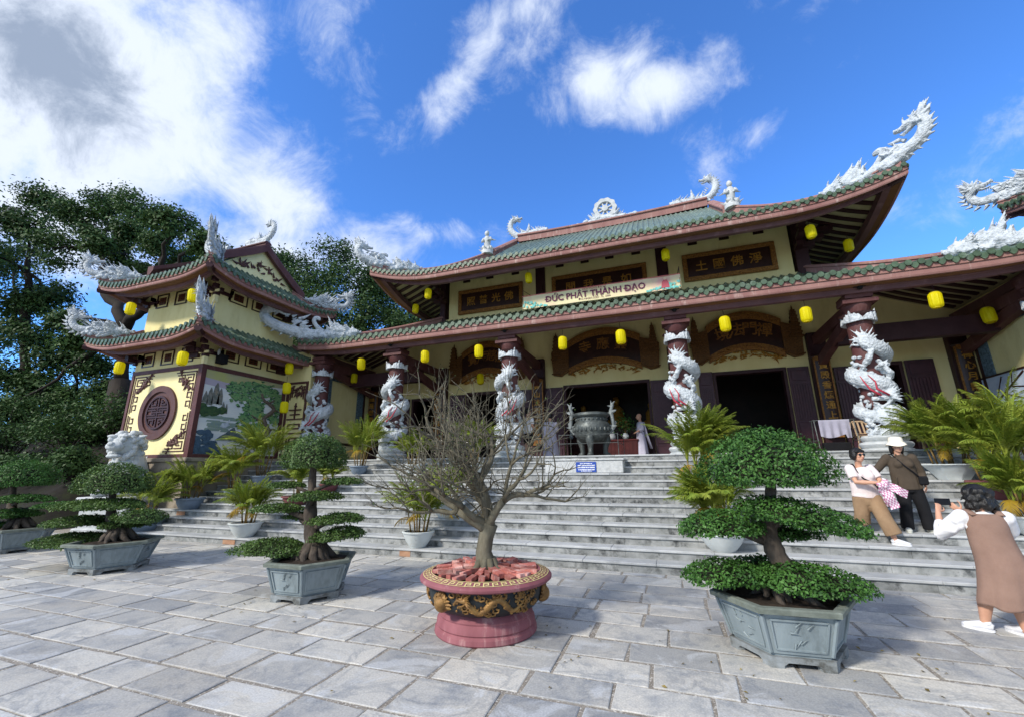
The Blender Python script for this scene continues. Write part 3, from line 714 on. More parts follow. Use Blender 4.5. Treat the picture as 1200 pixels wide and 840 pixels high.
def guardian(O, face, s=1.0, seed=3):
    rr = random.Random(seed); b = MB(); f = Vector((face[0], face[1], 0)).normalized(); sd = Vector((f.y, -f.x, 0)); ez = Vector((0, 0, 1))
    Q = lambda a, h, c=0: O+f*a*s+ez*h*s+sd*c*s
    b.tube([Q(0, -0.15), Q(0, 0.08), Q(0, 0.2)], [0.3*s, 0.28*s, 0.2*s], 8)
    for k in range(9):
        a = k*0.7; b.ball(Q(0.2*math.cos(a), 0.08+0.1*(k % 2), 0.2*math.sin(a)), 0.11*s, 6, 5)
        b.spike(Q(0.2*math.cos(a), 0.05, 0.22*math.sin(a)), f*math.cos(a)+sd*math.sin(a)+ez*0.5, 0.25*s, 0.06*s, ez*0.1, 4)
    b.tube([Q(-0.02, 0.15), Q(0, 0.4), Q(0.02, 0.62), Q(0.02, 0.8), Q(0.04, 0.86)], [0.17*s, 0.16*s, 0.19*s, 0.13*s, 0.07*s], 9)
    b.ball(Q(0.05, 0.98), (0.125*s, 0.115*s, 0.14*s), 9, 7, ax=(f, sd, ez)); b.ball(Q(0.0, 1.07), 0.1*s, 7, 5)
    for w in (-1, 1):
        b.tube([Q(0.02, 0.74, 0.17*w), Q(0.1, 0.58, 0.22*w), Q(0.22, 0.55, 0.09*w)], [0.075*s, 0.065*s, 0.05*s], 6)
        b.tube([Q(0, 0.3, 0.09*w), Q(0.06, 0.1, 0.12*w)], [0.1*s, 0.08*s], 6)
        b.spike(Q(-0.03, 0.7, 0.16*w), ez*-0.4+sd*w-f*0.5, 0.32*s, 0.07*s, ez*0.2, 4)
    return b
# ---------------------------------------------------------------- main hall
COLX = [XC+d for d in (-10.45, -7.02, -2.61, 2.61, 7.02, 10.62)]
YC, YW = 12.9, 16.4
hall = thing('temple_hall', 'wide yellow temple hall with two green tiled roofs above the stone steps', 'temple', (XC, YP, ZP))
# --- walls with door openings
OPEN = [(-10.7, -8.7-0.75, 4.75), (-8.0, -5.7, 4.85), (-3.73, -0.47, 4.86), (1.69, 3.95, 4.93), (5.98, 7.1, 4.85)]
b = MB(); x = -13.0; zt = 8.3
b.tint = .5
for (x0, x1, zd) in OPEN:
    b.box((x, YW, ZP), (x0, YW+0.25, zt)); b.box((x0, YW, zd), (x1, YW+0.25, zt)); x = x1
b.box((x, YW, ZP), (8.75, YW+0.25, zt))
b.box((-13.1, YC+0.1, ZP), (-12.92, YW, 6.3)); b.box((8.70, YC+0.4, ZP), (8.88, YW, 6.3))
b.box((-13.0, 29.8, ZP), (8.75, 30.0, 9.0)); b.box((-13.0, YW+0.25, ZP), (-12.8, 29.8, 8.3)); b.box((8.55, YW+0.25, ZP), (8.75, 29.8, 8.3))
b.build('wall', M['wall'], hall)
b = MB(); b.box((XC-6.85, YW+0.012, 8.29), (XC+6.85, YW+0.26, 10.9)); b.box((XC-7.0, YW+0.3, 8.29), (XC-6.8, 26, 10.9)); b.box((XC+6.8, YW+0.3, 8.29), (XC+7.0, 26, 10.9)); b.box((XC-7.0, 26.0, 8.29), (XC+7.0, 26.2, 10.9))
b.build('upper_wall', M['wall'], hall)
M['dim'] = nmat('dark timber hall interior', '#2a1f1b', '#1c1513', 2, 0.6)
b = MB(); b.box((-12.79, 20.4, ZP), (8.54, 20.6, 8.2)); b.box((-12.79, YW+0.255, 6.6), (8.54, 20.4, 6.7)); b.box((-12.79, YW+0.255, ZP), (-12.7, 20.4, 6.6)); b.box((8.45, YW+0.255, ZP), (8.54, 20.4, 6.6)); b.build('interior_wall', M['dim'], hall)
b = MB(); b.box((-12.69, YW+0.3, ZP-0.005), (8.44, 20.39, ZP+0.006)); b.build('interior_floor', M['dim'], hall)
for (x0, x1, zd) in OPEN:
    b = MB(); b.box((x0-0.005, YW-0.03, ZP), (x0+0.09, YW+0.28, zd-0.1)); b.box((x1-0.09, YW-0.03, ZP), (x1+0.005, YW+0.28, zd-0.1)); b.box((x0-0.005, YW-0.035, zd-0.1), (x1+0.005, YW+0.28, zd+0.01)); b.build('door_frame', M['maroon_dark'], hall)
def door_leaf(x0, x1, z1, y=YW-0.06):
    b = MB(); b.cbox((x0, y-0.05, ZP+0.02), (x1, y, z1), 0.012); w = x1-x0; h = z1-ZP
    for (za, zb, slat) in ((0.04, 0.14, 0), (0.17, 0.36, 0), (0.40, 0.80, 1), (0.84, 0.96, 0)):
        a0, a1 = ZP+h*za, ZP+h*zb
        if slat:
            n = 7
            for i in range(n):
                xx = x0+w*(0.14+0.72*i/(n-1)); b.box((xx-w*0.03, y-0.075, a0), (xx+w*0.03, y-0.049, a1))
            b.box((x0+w*0.1, y-0.08, a0-0.03), (x1-w*0.1, y-0.049, a0)); b.box((x0+w*0.1, y-0.08, a1), (x1-w*0.1, y-0.049, a1+0.03))
        else: b.cbox((x0+w*0.12, y-0.075, a0), (x1-w*0.12, y-0.049, a1), 0.01)
    d = b.build('door_leaf', M['door'], hall)
    return d
M['door'] = nmat('dark plum door paint', '#4a2a33', '#3b2029', 4, 0.45, spec=0.4)
for (a, c, z) in ((-4.5, -3.75, 4.8), (-0.45, 0.27, 4.8), (1.2, 1.67, 4.95), (3.97, 4.58, 4.9), (-8.75, -8.02, 4.78), (-5.68, -5.0, 4.8), (-11.5, -10.75, 4.75), (-9.4, -8.95, 4.75), (5.25, 5.95, 4.8), (7.13, 7.85, 4.85)):
    door_leaf(a, c, z)
# --- pillars on the wall with couplet boards
CJK = ['蓮座慈雲千古照', '海天佛日萬年明', '靈山法雨普群生', '應物圓光同一切', '寶殿香煙通上界', '禪心月影映中天']
for i, x in enumerate(COLX):
    b = MB(); b.cbox((x-0.26, YW-0.22, ZP), (x+0.26, YW+0.02, 6.0), 0.02); b.box((x-0.27, YW-0.24, ZP), (x+0.27, YW+0.02, ZP+0.3))
    if 0 < i < 5: pass
    p = b.build('wall_pillar', M['maroon_dark'], hall)
    b = MB(); rows = []
    for zz in (2.55, 5.15):
        rows.append([(x+0.25*math.sin(a), YW-0.23-0.16*math.cos(a), zz) for a in [(-1.45+2.9*k/10) for k in range(11)]])
    b.grid(rows); b.tube([(x-0.25, YW-0.26, 5.16), (x, YW-0.42, 5.18), (x+0.25, YW-0.26, 5.16)], 0.05, 6)
    b.build('couplet_board', M['board'], p)
    b = MB()
    for sx in (-1, 1): b.box((x+sx*0.2-0.03, YW-0.335, 2.6), (x+sx*0.2+0.03, YW-0.305, 5.12))
    b.box((x-0.2, YW-0.405, 2.55), (x+0.2, YW-0.385, 2.75)); b.box((x-0.2, YW-0.405, 5.0), (x+0.2, YW-0.385, 5.14))
    b.build('gilt_border', M['gold_dim'], p)
    for k, ch in enumerate(CJK[i]):
        text_mesh('gilt_character', ch, (x, YW-0.40, 4.82-0.32*k), (1, 0, 0), (0, 0, 1), 0.26, M['gold'], p, 0.012, bold=0.004)
for sx in (-1, 1):
    for off in (7.02,):
        b = MB(); x = XC+sx*off; b.cbox((x-0.17+sx*0.08, YW-0.1, 8.1), (x+0.17+sx*0.15, YW+0.35, 10.7), 0.02)
        for k in range(4): b.box((x+sx*(0.1+0.22*k), YW-0.25, 9.1+0.25*k), (x+sx*(0.5+0.3*k), YW+0.1, 9.25+0.25*k)) if sx > 0 else b.box((x-(0.5+0.3*k), YW-0.25, 9.1+0.25*k), (x-(0.1+0.22*k), YW+0.1, 9.25+0.25*k))
        for k in range(4): b.bar((x, YW-0.1-0.3*k, 9.15+0.25*k), (x, YW-0.5-0.42*k, 9.18+0.25*k), 0.2, 0.16)
        b.build('corner_post', M['maroon_dark'], hall)
for x in (XC-2.45, XC+2.5):
    b = MB(); b.cbox((x-0.21, YW-0.05, 8.25), (x+0.21, YW+0.012, 10.7), 0.01); b.box((x-0.1, YW-0.12, 8.7), (x+0.1, YW-0.05, 9.15))
    b.build('wall_post', M['maroon_dark'], hall)
for x in (-8.08, -6.93, -5.7, -3.69, -2.62, -1.6, -0.55, 1.56, 2.67, 3.82):
    b = MB(); b.box((x-0.17, YW-0.03, 9.99), (x+0.17, YW+0.011, 10.02)); b.box((x-0.17, YW-0.03, 10.20), (x+0.17, YW+0.011, 10.23)); b.box((x-0.17, YW-0.03, 10.02), (x-0.14, YW+0.011, 10.2)); b.box((x+0.14, YW-0.03, 10.02), (x+0.17, YW+0.011, 10.2))
    b.box((x-0.14, YW, 10.02), (x+0.14, YW+0.010, 10.2))
    for q in (-0.07, 0, 0.07): b.box((x+q-0.012, YW-0.02, 10.02), (x+q+0.012, YW, 10.2))
    b.build('vent', M['board'], hall)
# --- tie beams of the porch
for i, x in enumerate(COLX):
    b = MB(); b.bar((x, YC+0.15, 5.72), (x, YW-0.2, 5.72), 0.24, 0.3)
    s = 1 if x < XC else -1
    b.bar((x, YC+0.2, 5.6), (x, YW-0.2, 4.95), 0.2, 0.28)
    b.build('tie_beam', M['maroon'], hall)
for (xa, xb) in ((COLX[0], COLX[1]), (COLX[4], COLX[5])):
    b = MB(); b.bar((xa, YC+1.7, 5.35), (xb, YC+1.7, 5.35), 0.3, 0.5); b.build('cross_beam', M['maroon_dark'], hall)
# --- roofs
RL = Roof(XC, 21.2, 11.16, 9.05, 6.40, 3.96, 4.25, 8.2, 0.16, 2.2, sag=0.10, sp=0.258, r=0.066)
lower = full_roof(hall, RL, 'lower_roof', 4.1, 'FLR', 'long lower roof of green tiles over the porch', 'tile', fs=1.0)
RU = Roof(XC, 21.25, 9.3, 7.55, 9.44, 3.95, 4.0, 11.85, 0.62, 3.2, sag=0.13, gable=(5.25, 14.35), sp=0.235, r=0.062)
upper = full_roof(hall, RU, 'upper_roof', 2.75, 'FLR', 'tall upper roof of green tiles with curling corners', 'tile_pale', fs=1.0, raf=0.4)
b = MB(); b.add([RU.pt('B', -9.3, 0), RU.pt('B', 9.3, 0), RU.pt('B', 5.2, 7.55), RU.pt('B', -5.2, 7.55)], [(0, 1, 2, 3)]); b.build('back_slope', M['tile_pale'], upper)
b = MB(); b.add([RL.pt('B', -11.16, 0), RL.pt('B', 11.16, 0), RL.pt('B', 7.2, 4.2), RL.pt('B', -7.2, 4.2)], [(0, 1, 2, 3)]); b.build('back_slope', M['tile'], lower)
b = MB(); pts = [Vector((XC-5.05+10.1*i/20, 21.25, 14.40+0.10*abs(i/10-1)**2)) for i in range(21)]
RU.ridge_bar(b, pts, 0.36, 0.4)
for sx in (-1, 1):                           # gable edges from the ridge down to the guardians
    P = [Vector((XC+sx*(5.25-0.0*t), 21.25-3.6*t, RU.P(7.55/4-t*3.6/4)+0.02)) for t in [i/10 for i in range(11)]]
    RU.ridge_bar(b, P, 0.3, 0.34)
b.build('main_ridge', M['fascia'], upper)
for sx in (-1, 1):
    b = MB(); X = XC+sx*5.15; b.add([(X, 17.3, 11.6), (X, 25.2, 11.6), (X, 21.25, 14.3)], [(0, 1, 2)]); b.build('gable', M['wall'], upper)
# --- white ornaments of the main hall's roofs
for (sx, nm, out, up, Lin) in ((-1, 'left', 0.6, 0.9, 2.1), (1, 'right', 0.66, 1.08, 2.15)):
    O = Vector((XC+sx*9.3, 13.7, 0)); sl = (lambda R: (lambda d: R.P(min(1, d/1.414/R.Ry))+R.g(d/1.414)*(1-min(1, d/1.414/R.Ry))+0.16))(RU)
    carve(corner_dragon(O, (-sx, 1), sl, Lin, out, up, 11+sx, 0.85).build('roof_dragon', M['white'], upper, True, 50), 0.024)['label'] = 'white corner dragon on the %s end of the upper roof' % nm
for (sx, nm, out, up) in ((-1, 'left', 1.5, 1.2), (1, 'right', 1.5, 1.2)):
    O = Vector((XC+sx*11.16, 12.15, 0)); sl = (lambda R: (lambda d: R.P(min(1, d/1.414/R.Ry))+R.g(d/1.414)*(1-min(1, d/1.414/R.Ry))+0.14))(RL)
    carve(corner_dragon(O, (-sx, 1), sl, 2.15, out, up, 21+sx).build('roof_dragon', M['white'], lower, True, 50), 0.024)['label'] = 'white corner dragon on the %s end of the porch roof' % nm
for sx in (-1, 1):
    ridge_dragon(Vector((XC+sx*5.0, 21.25, 14.72)), -sx, 31+sx, 1.0).build('ridge_dragon', M['white'], upper, True, 50)
    guardian(Vector((XC+sx*5.45, 17.55, RU.P(0.97)+0.28)), (0, -1), 1.0, 5).build('roof_guardian', M['white_plain'], upper, True, 50)
# the wheel on the ridge
b = MB(); O = Vector((XC, 21.2, 15.42)); n = 40
ring = lambda r, w: [(r*math.cos(2*PI*k/n), r*math.sin(2*PI*k/n)) for k in range(n)]
def annulus(b, r0, r1, y0, y1, wob=0.0, lobes=8):
    V = []
    for k in range(n):
        a = 2*PI*k/n; q = 1+wob*math.cos(lobes*a)
        for (r, y) in ((r0, y0), (r1*q, y0), (r1*q, y1), (r0, y1)): V.append(O+Vector((r*math.cos(a), y, r*math.sin(a))))
    b.add(V, [(4*k+j, 4*((k+1) % n)+j, 4*((k+1) % n)+(j+1) % 4, 4*k+(j+1) % 4) for k in range(n) for j in range(4)])
annulus(b, 0.40, 0.62, -0.12, 0.12, 0.05, 10); annulus(b, 0.001, 0.17, -0.13, 0.13, 0.0)
for k in range(8):
    a = 2*PI*k/8+0.39; d = Vector((math.cos(a), 0, math.sin(a))); b.bar(O+d*0.14, O+d*0.44, 0.07, 0.14, (0, 1, 0))
wheel = b.build('dharma_wheel', M['white_plain'], upper, True, 40)
b = MB(); rr = random.Random(4)
for k in range(30):
    sx = rr.choice((-1, 1)); u = rr.uniform(0.15, 1.0); h = 0.55*(1-u)
    b.spike(O+Vector((sx*(0.35+u*0.5), rr.uniform(-0.1, 0.1), -0.72+h*0.6)), (sx*0.7, 0, rr.uniform(0.5, 1.0)), rr.uniform(0.3, 0.5), 0.07, (-sx*0.05, 0, 0.15), 5)
for i in range(30):
    u = -1.65+3.3*i/29; b.ball(O+Vector((u, rr.uniform(-0.12, 0.12), -0.72+0.26*max(0, 1-abs(u)/1.5)+rr.uniform(-0.04, 0.06))), (0.17, 0.12, 0.12), 7, 5)
b.tube([O+Vector((u, 0, -0.78+0.2*max(0, 1-abs(u)/1.6))) for u in [-1.8+3.6*i/18 for i in range(19)]], [0.06+0.14*max(0, 1-abs(-1.8+3.6*i/18)/1.8)**0.5 for i in range(19)], 8)
b.build('wheel_clouds', M['white'], upper, True, 50)

# --- dragon columns
def column(x, s, seed):
    rr = random.Random(seed); O = Vector((x, YC, ZP)); ez = Vector((0, 0, 1))
    b = MB(); b.lathe([(0.27, 0.3), (0.27, 3.45)], 20, O)
    col = b.build('dragon_column', M['maroon'], hall, True, 40)
    b = MB(); b.lathe([(0.40, 3.42), (0.30, 3.36), (0.25, 3.42), (0.28, 3.5), (0.33, 3.62), (0.33, 3.68), (0.26, 3.72), (0.30, 3.78), (0.30, 3.86)], 16, O)
    b.box(tuple(O+Vector((-0.3, -0.32, 3.80))), tuple(O+Vector((0.3, 0.3, 3.93)))); b.box(tuple(O+Vector((-0.38, -0.36, 3.66))), tuple(O+Vector((0.38, 0.1, 3.76))))
    b.build('capital', M['maroon'], col, True, 40)
    b = MB(); b.lathe([(0.02, 0), (0.50, 0.0), (0.50, 0.04), (0.46, 0.05), (0.5, 0.09), (0.52, 0.14), (0.49, 0.19), (0.42, 0.21), (0.46, 0.25), (0.47, 0.30), (0.43, 0.35), (0.3, 0.36)], 28, O)
    b.build('column_base', M['white_plain'], col, True, 40)
    b = MB(); A = lambda th, r, z: O+Vector((s*r*math.sin(th), -r*math.cos(th), z))
    # leaf collar under the capital
    for k in range(4):
        th = PI/4+k*PI/2+0.0
        for q in (-0.55, -0.3, 0, 0.3, 0.55):
            b.spike(A(th+q*0.95, 0.28, 3.2+0.02*abs(q)), A(th+q*0.9, 0.36, 3.45)-A(th+q*0.95, 0.28, 3.2), 0.30-0.22*abs(q), 0.12, (A(th, 1, 0)-A(th, 0, 0))*0.08, 5)
    # coils: from the tail (top) down to the loop at the foot
    pts = []; rad = []
    N = 70; t0, t1 = -0.35, -0.35+2*PI*2.2
    for i in range(N+1):
        t = i/N; th = t0+(t1-t0)*t; z = 2.62-2.05*t**0.93; r = 0.31+0.04*math.sin(t*9); pts.append(A(th, r, z)); rad.append(0.095+0.12*math.sin(PI*min(1, t*0.9+0.12))**0.7)
    b.tube(pts, rad, 10)
    for i in range(3, N-2, 2):               # dorsal fins
        t = i/N; th = t0+(t1-t0)*t; o = (A(th, 1, 0)-A(th, 0, 0)); p = pts[i]+ez*rad[i]*0.75+o*rad[i]*0.45
        b.spike(p, ez*0.6+o*0.6, 0.09, 0.045, (pts[i-1]-pts[i+1])*0.5, 4, 3)
    for i in range(2, N, 3):                 # belly plates
        t = i/N; th = t0+(t1-t0)*t; o = (A(th, 1, 0)-A(th, 0, 0)); b.ball(pts[i]-ez*rad[i]*0.7+o*rad[i]*0.35, (0.06, 0.06, 0.035), 6, 4)
    # the tail fan: wavy flames
    c = A(-0.25, 0.33, 2.62)
    for k in range(13):
        a = -1.7+3.4*k/12; th = -0.25
        pp = []; L = 0.50 if k % 2 == 0 else 0.38
        for q in range(7):
            f = q/6; wob = 0.05*math.sin(f*7+k)
            ang = a+wob/(f+0.3)*0.6; dz = L*f*math.cos(a)+wob*math.sin(a)*0.7; dh = L*f*math.sin(a)+wob*math.cos(a)*0.7
            pp.append(A(th+dh/0.33, 0.315, 2.62+dz))
        b.tube(pp, [0.05*(1-f/6*0.9) for f in range(7)], 6)
    b.ball(c, (0.16, 0.1, 0.14), 9, 6)
    # leg with claws across the middle, mane clouds
    for (th, z, n_) in ((-0.7, 1.95, 6), (0.5, 1.95, 8), (0.1, 1.35, 8), (0.75, 1.25, 7), (-0.6, 1.0, 6), (-0.8, 0.42, 6), (0.35, 0.45, 7), (1.5, 1.0, 6), (1.6, 0.5, 5), (-1.6, 1.6, 5)):
        for k in range(n_):
            a = th+rr.uniform(-0.35, 0.35); zz = z+rr.uniform(-0.08, 0.1); o = A(a, 1, 0)-A(a, 0, 0)
            b.spike(A(a, 0.33, zz), o*0.6+ez*rr.uniform(-0.2, 1.0)+Vector((s*rr.uniform(-0.9, 0.9), 0, 0)), rr.uniform(0.09, 0.17), 0.055, ez*0.05, 5, 4)
    for (th, z, th2, z2) in ((-0.45, 2.1, -0.05, 2.38), (0.9, 1.72, 0.45, 1.98), (0.6, 0.55, 0.1, 0.95), (-1.0, 0.9, -0.75, 0.55)):
        b.tube([A(th, 0.36, z), A((th+th2)/2, 0.45, (z+z2)/2-0.04), A(th2, 0.40, z2)], [0.085, 0.07, 0.05], 7)
        for k in range(4): b.spike(A(th2+(k-1.5)*0.13, 0.41, z2), A(th2+(k-1.5)*0.28, 0.46, z2+0.12)-A(th2, 0.40, z2), 0.13, 0.03, -ez*0.04, 5, 3)
    for k in range(70):                      # carved clouds between the coils
        th = rr.uniform(-PI, PI); z = rr.uniform(0.36, 2.35); q = rr.uniform(0.06, 0.10)
        b.ball(A(th, 0.275, z), (q, q, q*0.7), 7, 5)
    hb = A(0.35, 0.46, 1.24)
    dragon_head(b, hb, A(-1.1, 0.52, 1.08)-A(0.5, 0.46, 1.22), ez, 0.50, rr, 0.45, True)
    b.tube([A(0.35+0.5*math.cos(q), 0.40+0.05*math.sin(q*2), 0.74+0.17*math.sin(q)) for q in [2*PI*k/20 for k in range(21)]], 0.135, 10)      # the big loop at the foot
    for k in range(14): b.ball(A(-0.9+2.6*k/13, 0.36, 0.36+0.05*(k % 3)), (0.13, 0.1, 0.075), 8, 5)
    carve(b.build('carved_dragon', M['white'], col, True, 60), 0.017)
    b = MB()
    for q in (-0.3, 0.25):
        b.tube([A(0.0+q*0.5, 0.56, 1.25), A(-0.35+q*0.4, 0.56, 1.42), A(-0.42+q*0.7, 0.52, 1.6), A(-0.62+q*0.6, 0.48, 1.78)], [0.026, 0.023, 0.017, 0.008], 6)
    b.build('whiskers', M['whisker'], col, True)
for i, x in enumerate(COLX): column(x, -1 if i < 3 else 1, 50+(0 if i < 3 else 1))
# little lamps on the beam above each column
for i, x in enumerate(COLX[1:5]):
    b = MB(); b.ball((x, 12.42, 6.06), 0.07, 10, 7); b.box((x-0.13, 12.40, 6.07), (x-0.05, 12.5, 6.13)); b.box((x+0.05, 12.40, 6.07), (x+0.13, 12.5, 6.13))
    b.build('spotlight', M['black'], hall, True, 40)

# --- the panels in the porch's end walls
for (x, sx) in ((-12.915, 1), (8.695, -1)):
    b = MB(); y0, y1, z0, z1 = 13.3, 15.9, 2.7, 5.75
    for (a, c) in (((y0, z0), (y0+0.1, z1)), ((y1-0.1, z0), (y1, z1)), ((y0+0.1, z1-0.1), (y1-0.1, z1)), ((y0+0.1, z0), (y1-0.1, z0+0.1))):
        b.box((min(x, x+sx*0.05), a[0], a[1]), (max(x, x+sx*0.05), c[0], c[1]))
    fr = b.build('wall_frame', M['board'], hall)
    b = MB()
    for (ya, yb) in ((y0+0.1, y0+0.5), (y1-0.5, y1-0.1)): b.box((min(x, x+sx*0.03), ya, 3.6), (max(x, x+sx*0.03), yb, z1-0.1))
    b.box((min(x, x+sx*0.031), y0+0.5, z1-0.45), (max(x, x+sx*0.031), y1-0.5, z1-0.1))
    b.build('frame_carving', nmat('blue grey carving', '#6d8490', '#46575f', 14, 0.7, 0.5, 40), fr)
b = MB(); b.box((8.66, 14.3, 3.0), (8.698, 16.0, 4.05)); 
pic = b.build('wall_picture', nmat('picture of bare branches', '#c9d6e4', '#aebfd2', 2.0, 0.35, spec=0.5), hall)
b = MB()
for (p, q, w) in (((15.9, 3.2), (14.4, 4.0), 0.05), ((15.3, 3.55), (14.5, 3.3), 0.035), ((15.6, 3.4), (15.2, 4.0), 0.03), ((15.0, 3.7), (14.35, 3.6), 0.03), ((14.9, 3.74), (14.8, 4.03), 0.025)):
    b.bar((8.655, p[0], p[1]), (8.655, q[0], q[1]), w, 0.012, (1, 0, 0))
b.box((8.645, 14.25, 2.95), (8.697, 14.3, 4.1)); b.box((8.645, 16.0, 2.95), (8.697, 16.05, 4.1)); b.box((8.645, 14.3, 4.05), (8.697, 16.0, 4.1)); b.box((8.645, 14.3, 2.95), (8.697, 16.0, 3.0))
b.build('branches', M['board'], pic)

t = thing('altar', 'dim gilded altar with seated figures deep inside the middle door', 'altar', (XC, 19.6, ZP))
b = MB(); b.cbox((XC-3.2, 19.0, ZP+0.01), (XC+3.2, 20.3, ZP+0.9), 0.02); b.cbox((XC-2.6, 19.5, ZP+0.9), (XC+2.6, 20.3, ZP+1.4), 0.02); b.build('stepped_table', nmat('dark red altar', '#4a2420', '#38191a', 4, 0.5), t)
for k, (dx, q) in enumerate(((0, 1.3), (-1.5, 1.0), (1.5, 1.0))):
    b = MB(); c = Vector((XC+dx, 19.85, ZP+1.4)); b.tube([c, c+Vector((0, 0, 0.14*q)), c+Vector((0, 0, 0.3*q)), c+Vector((0, 0, 0.62*q)), c+Vector((0, 0, 0.78*q))], [0.42*q, 0.44*q, 0.25*q, 0.24*q, 0.09*q], 14); b.ball(c+Vector((0, 0, 0.92*q)), (0.13*q, 0.14*q, 0.17*q), 10, 8); b.build('seated_figure', M['gold'], t, True)
for k in range(8):
    b = MB(); x = XC-2.8+0.8*k; b.lathe([(0.06, 0), (0.1, 0.1), (0.05, 0.25), (0.08, 0.32)], 12, (x, 19.2, ZP+0.9)); b.build('vase', M['pot_white'], t, True)

# ---------------------------------------------------------------- sign boards and banner
def sign(name, x0, x1, z0, z1, chars, label, y=YW-0.012):
    t = thing(name, label, 'sign', ((x0+x1)/2, y, z0))
    b = MB(); b.box((x0+0.1, y-0.05, z0+0.1), (x1-0.1, y, z1-0.1)); b.build('panel', M['board'], t)
    b = MB(); w = 0.17
    b.cbox((x0, y-0.10, z0), (x1, y, z0+w), 0.02); b.cbox((x0, y-0.10, z1-w), (x1, y, z1), 0.02); b.cbox((x0, y-0.098, z0+w), (x0+w, y, z1-w), 0.02); b.cbox((x1-w, y-0.098, z0+w), (x1, y, z1-w), 0.02)
    rr = random.Random(int(x0*10))
    for k in range(int((x1-x0)/0.16)):
        for zz in (z0+w*0.5, z1-w*0.5):
            b.ball((x0+0.1+k*0.16, y-0.11, zz+rr.uniform(-0.03, 0.03)), (0.07, 0.03, 0.045), 6, 4)
    for k in range(int((z1-z0-2*w)/0.16)):
        for xx in (x0+w*0.5, x1-w*0.5): b.ball((xx, y-0.11, z0+w+0.1+k*0.16), (0.045, 0.03, 0.07), 6, 4)
    b.build('carved_frame', M['gold_dim'], t, True, 40)
    n = len(chars); W_ = (x1-x0)*0.78
    for k, ch in enumerate(chars): text_mesh('gilt_character', ch, ((x0+x1)/2-W_/2+W_*(k+0.5)/n, y-0.058, (z0+z1)/2-0.02), (1, 0, 0), (0, 0, 1), 0.44, M['gold'], t, 0.012, bold=0.004)
sign('sign_board', -8.46, -5.35, 8.42, 9.58, '照普光佛', 'dark carved sign board under the upper eave, left of the banner')
sign('sign_board', -4.05, -0.2, 8.42, 9.55, '聞我是如', 'dark carved sign board half hidden behind the banner')
sign('sign_board', 1.12, 4.25, 8.47, 9.58, '土國佛淨', 'dark carved sign board with four gilt characters, right of the banner')

def scroll_sign(xc, w, chars, label):
    y = YW-0.012; t = thing('scroll_sign', label, 'sign', (xc, y, 5.2)); hw = w/2
    arc = lambda u, z, k: z-k*(u/0.68)**2           # bulging centre
    top = [(u*hw, arc(u, 7.03, 0.42)) for u in [-0.68+1.36*i/16 for i in range(17)]]; bot = [(u*hw, arc(u, 5.62, 0.36)) for u in [-0.68+1.36*i/16 for i in range(17)]]
    b = MB(); b.prism([(p[0], p[1]) for p in bot]+[(p[0], p[1]) for p in reversed(top)], (xc, y-0.10, 0), (1, 0, 0), (0, 0, 1), -0.09); b.build('panel', M['board'], t)
    rr = random.Random(int(xc*7)+3)
    for P, hh in ((top, 0.28), (bot, -0.24)):
        b = MB()
        V = [(p[0], p[1]) for p in P]+[(p[0], p[1]-hh) for p in reversed(P)]
        m = 17
        for i in range(m-1):
            q = [P[i], P[i+1], (P[i+1][0], P[i+1][1]-hh), (P[i][0], P[i][1]-hh)]
            if hh < 0: q = q[::-1]
            b.prism([tuple(z) for z in q[::-1]], (xc, y-0.14, 0), (1, 0, 0), (0, 0, 1), -0.13)
        for i in range(1, 16): b.spike((xc+P[i][0], y-0.15, P[i][1]-hh/2), (rr.choice((-1, 1)), -0.2, rr.uniform(-0.3, 0.3)), 0.2, 0.04, (0, 0, rr.uniform(-0.08, 0.08)), 5, 3)
        b.build('carved_band', M['gold_dim'], t, True, 40)
    for s in (-1, 1):                           # rolled wings with a little pagoda on each
        X = lambda u: xc+s*u*hw
        b = MB()
        b.prism([(s*a*hw, z) for a, z in ([(0.66, 5.42), (0.82, 5.22), (0.97, 5.28), (1.0, 6.2), (0.9, 6.32), (0.66, 6.5)][::(1 if s > 0 else -1)])], (xc, y-0.16, 0), (1, 0, 0), (0, 0, 1), -0.15)
        for k in range(6): b.box((min(X(0.70), X(0.86)), y-0.18, 5.55+0.15*k), (max(X(0.70), X(0.86)), y-0.155, 5.6+0.15*k))
        for k in range(7):
            r = 0.20-0.02*k; b.box((X(0.90)-r, y-0.24, 5.9+0.14*k), (X(0.90)+r, y-0.02, 5.96+0.14*k)); b.box((X(0.90)-r*0.8, y-0.20, 5.96+0.14*k), (X(0.90)+r*0.8, y-0.03, 6.04+0.14*k))
        b.spike((X(0.90), y-0.12, 6.85), (0, 0, 1), 0.2, 0.05)
        b.tube([(X(0.66), y-0.2, 5.42), (X(0.82), y-0.24, 5.25), (X(0.99), y-0.18, 5.33)], 0.03, 6)
        b.build('carved_wing', M['gold_dim2'], t, True, 30)
    b = MB()
    for k in range(70):
        u = rr.uniform(-0.6, 0.6); z = arc(u, 5.62, 0.36)-rr.uniform(0.0, 0.30)*(1-0.5*abs(u)/0.6)
        b.spike((xc+u*hw, y-0.03, z), (rr.uniform(-1, 1), -0.25, rr.uniform(-0.7, 0.5)), rr.uniform(0.1, 0.24), 0.035, (rr.uniform(-0.1, 0.1), 0, rr.uniform(-0.1, 0.1)), 5, 4)
    b.build('gilt_foliage', M['gold'], t, True)
    n = len(chars)
    for k, ch in enumerate(chars):
        u = -0.5+1.0*(k+0.5)/n
        text_mesh('gilt_character', ch, (xc+u*hw, y-0.105, arc(u, 6.36, 0.38)), (math.cos(-u*0.5), 0, math.sin(-u*0.5)), (-math.sin(-u*0.5), 0, math.cos(-u*0.5)), 0.52, M['gold_dim'], t, 0.02, bold=0.006)
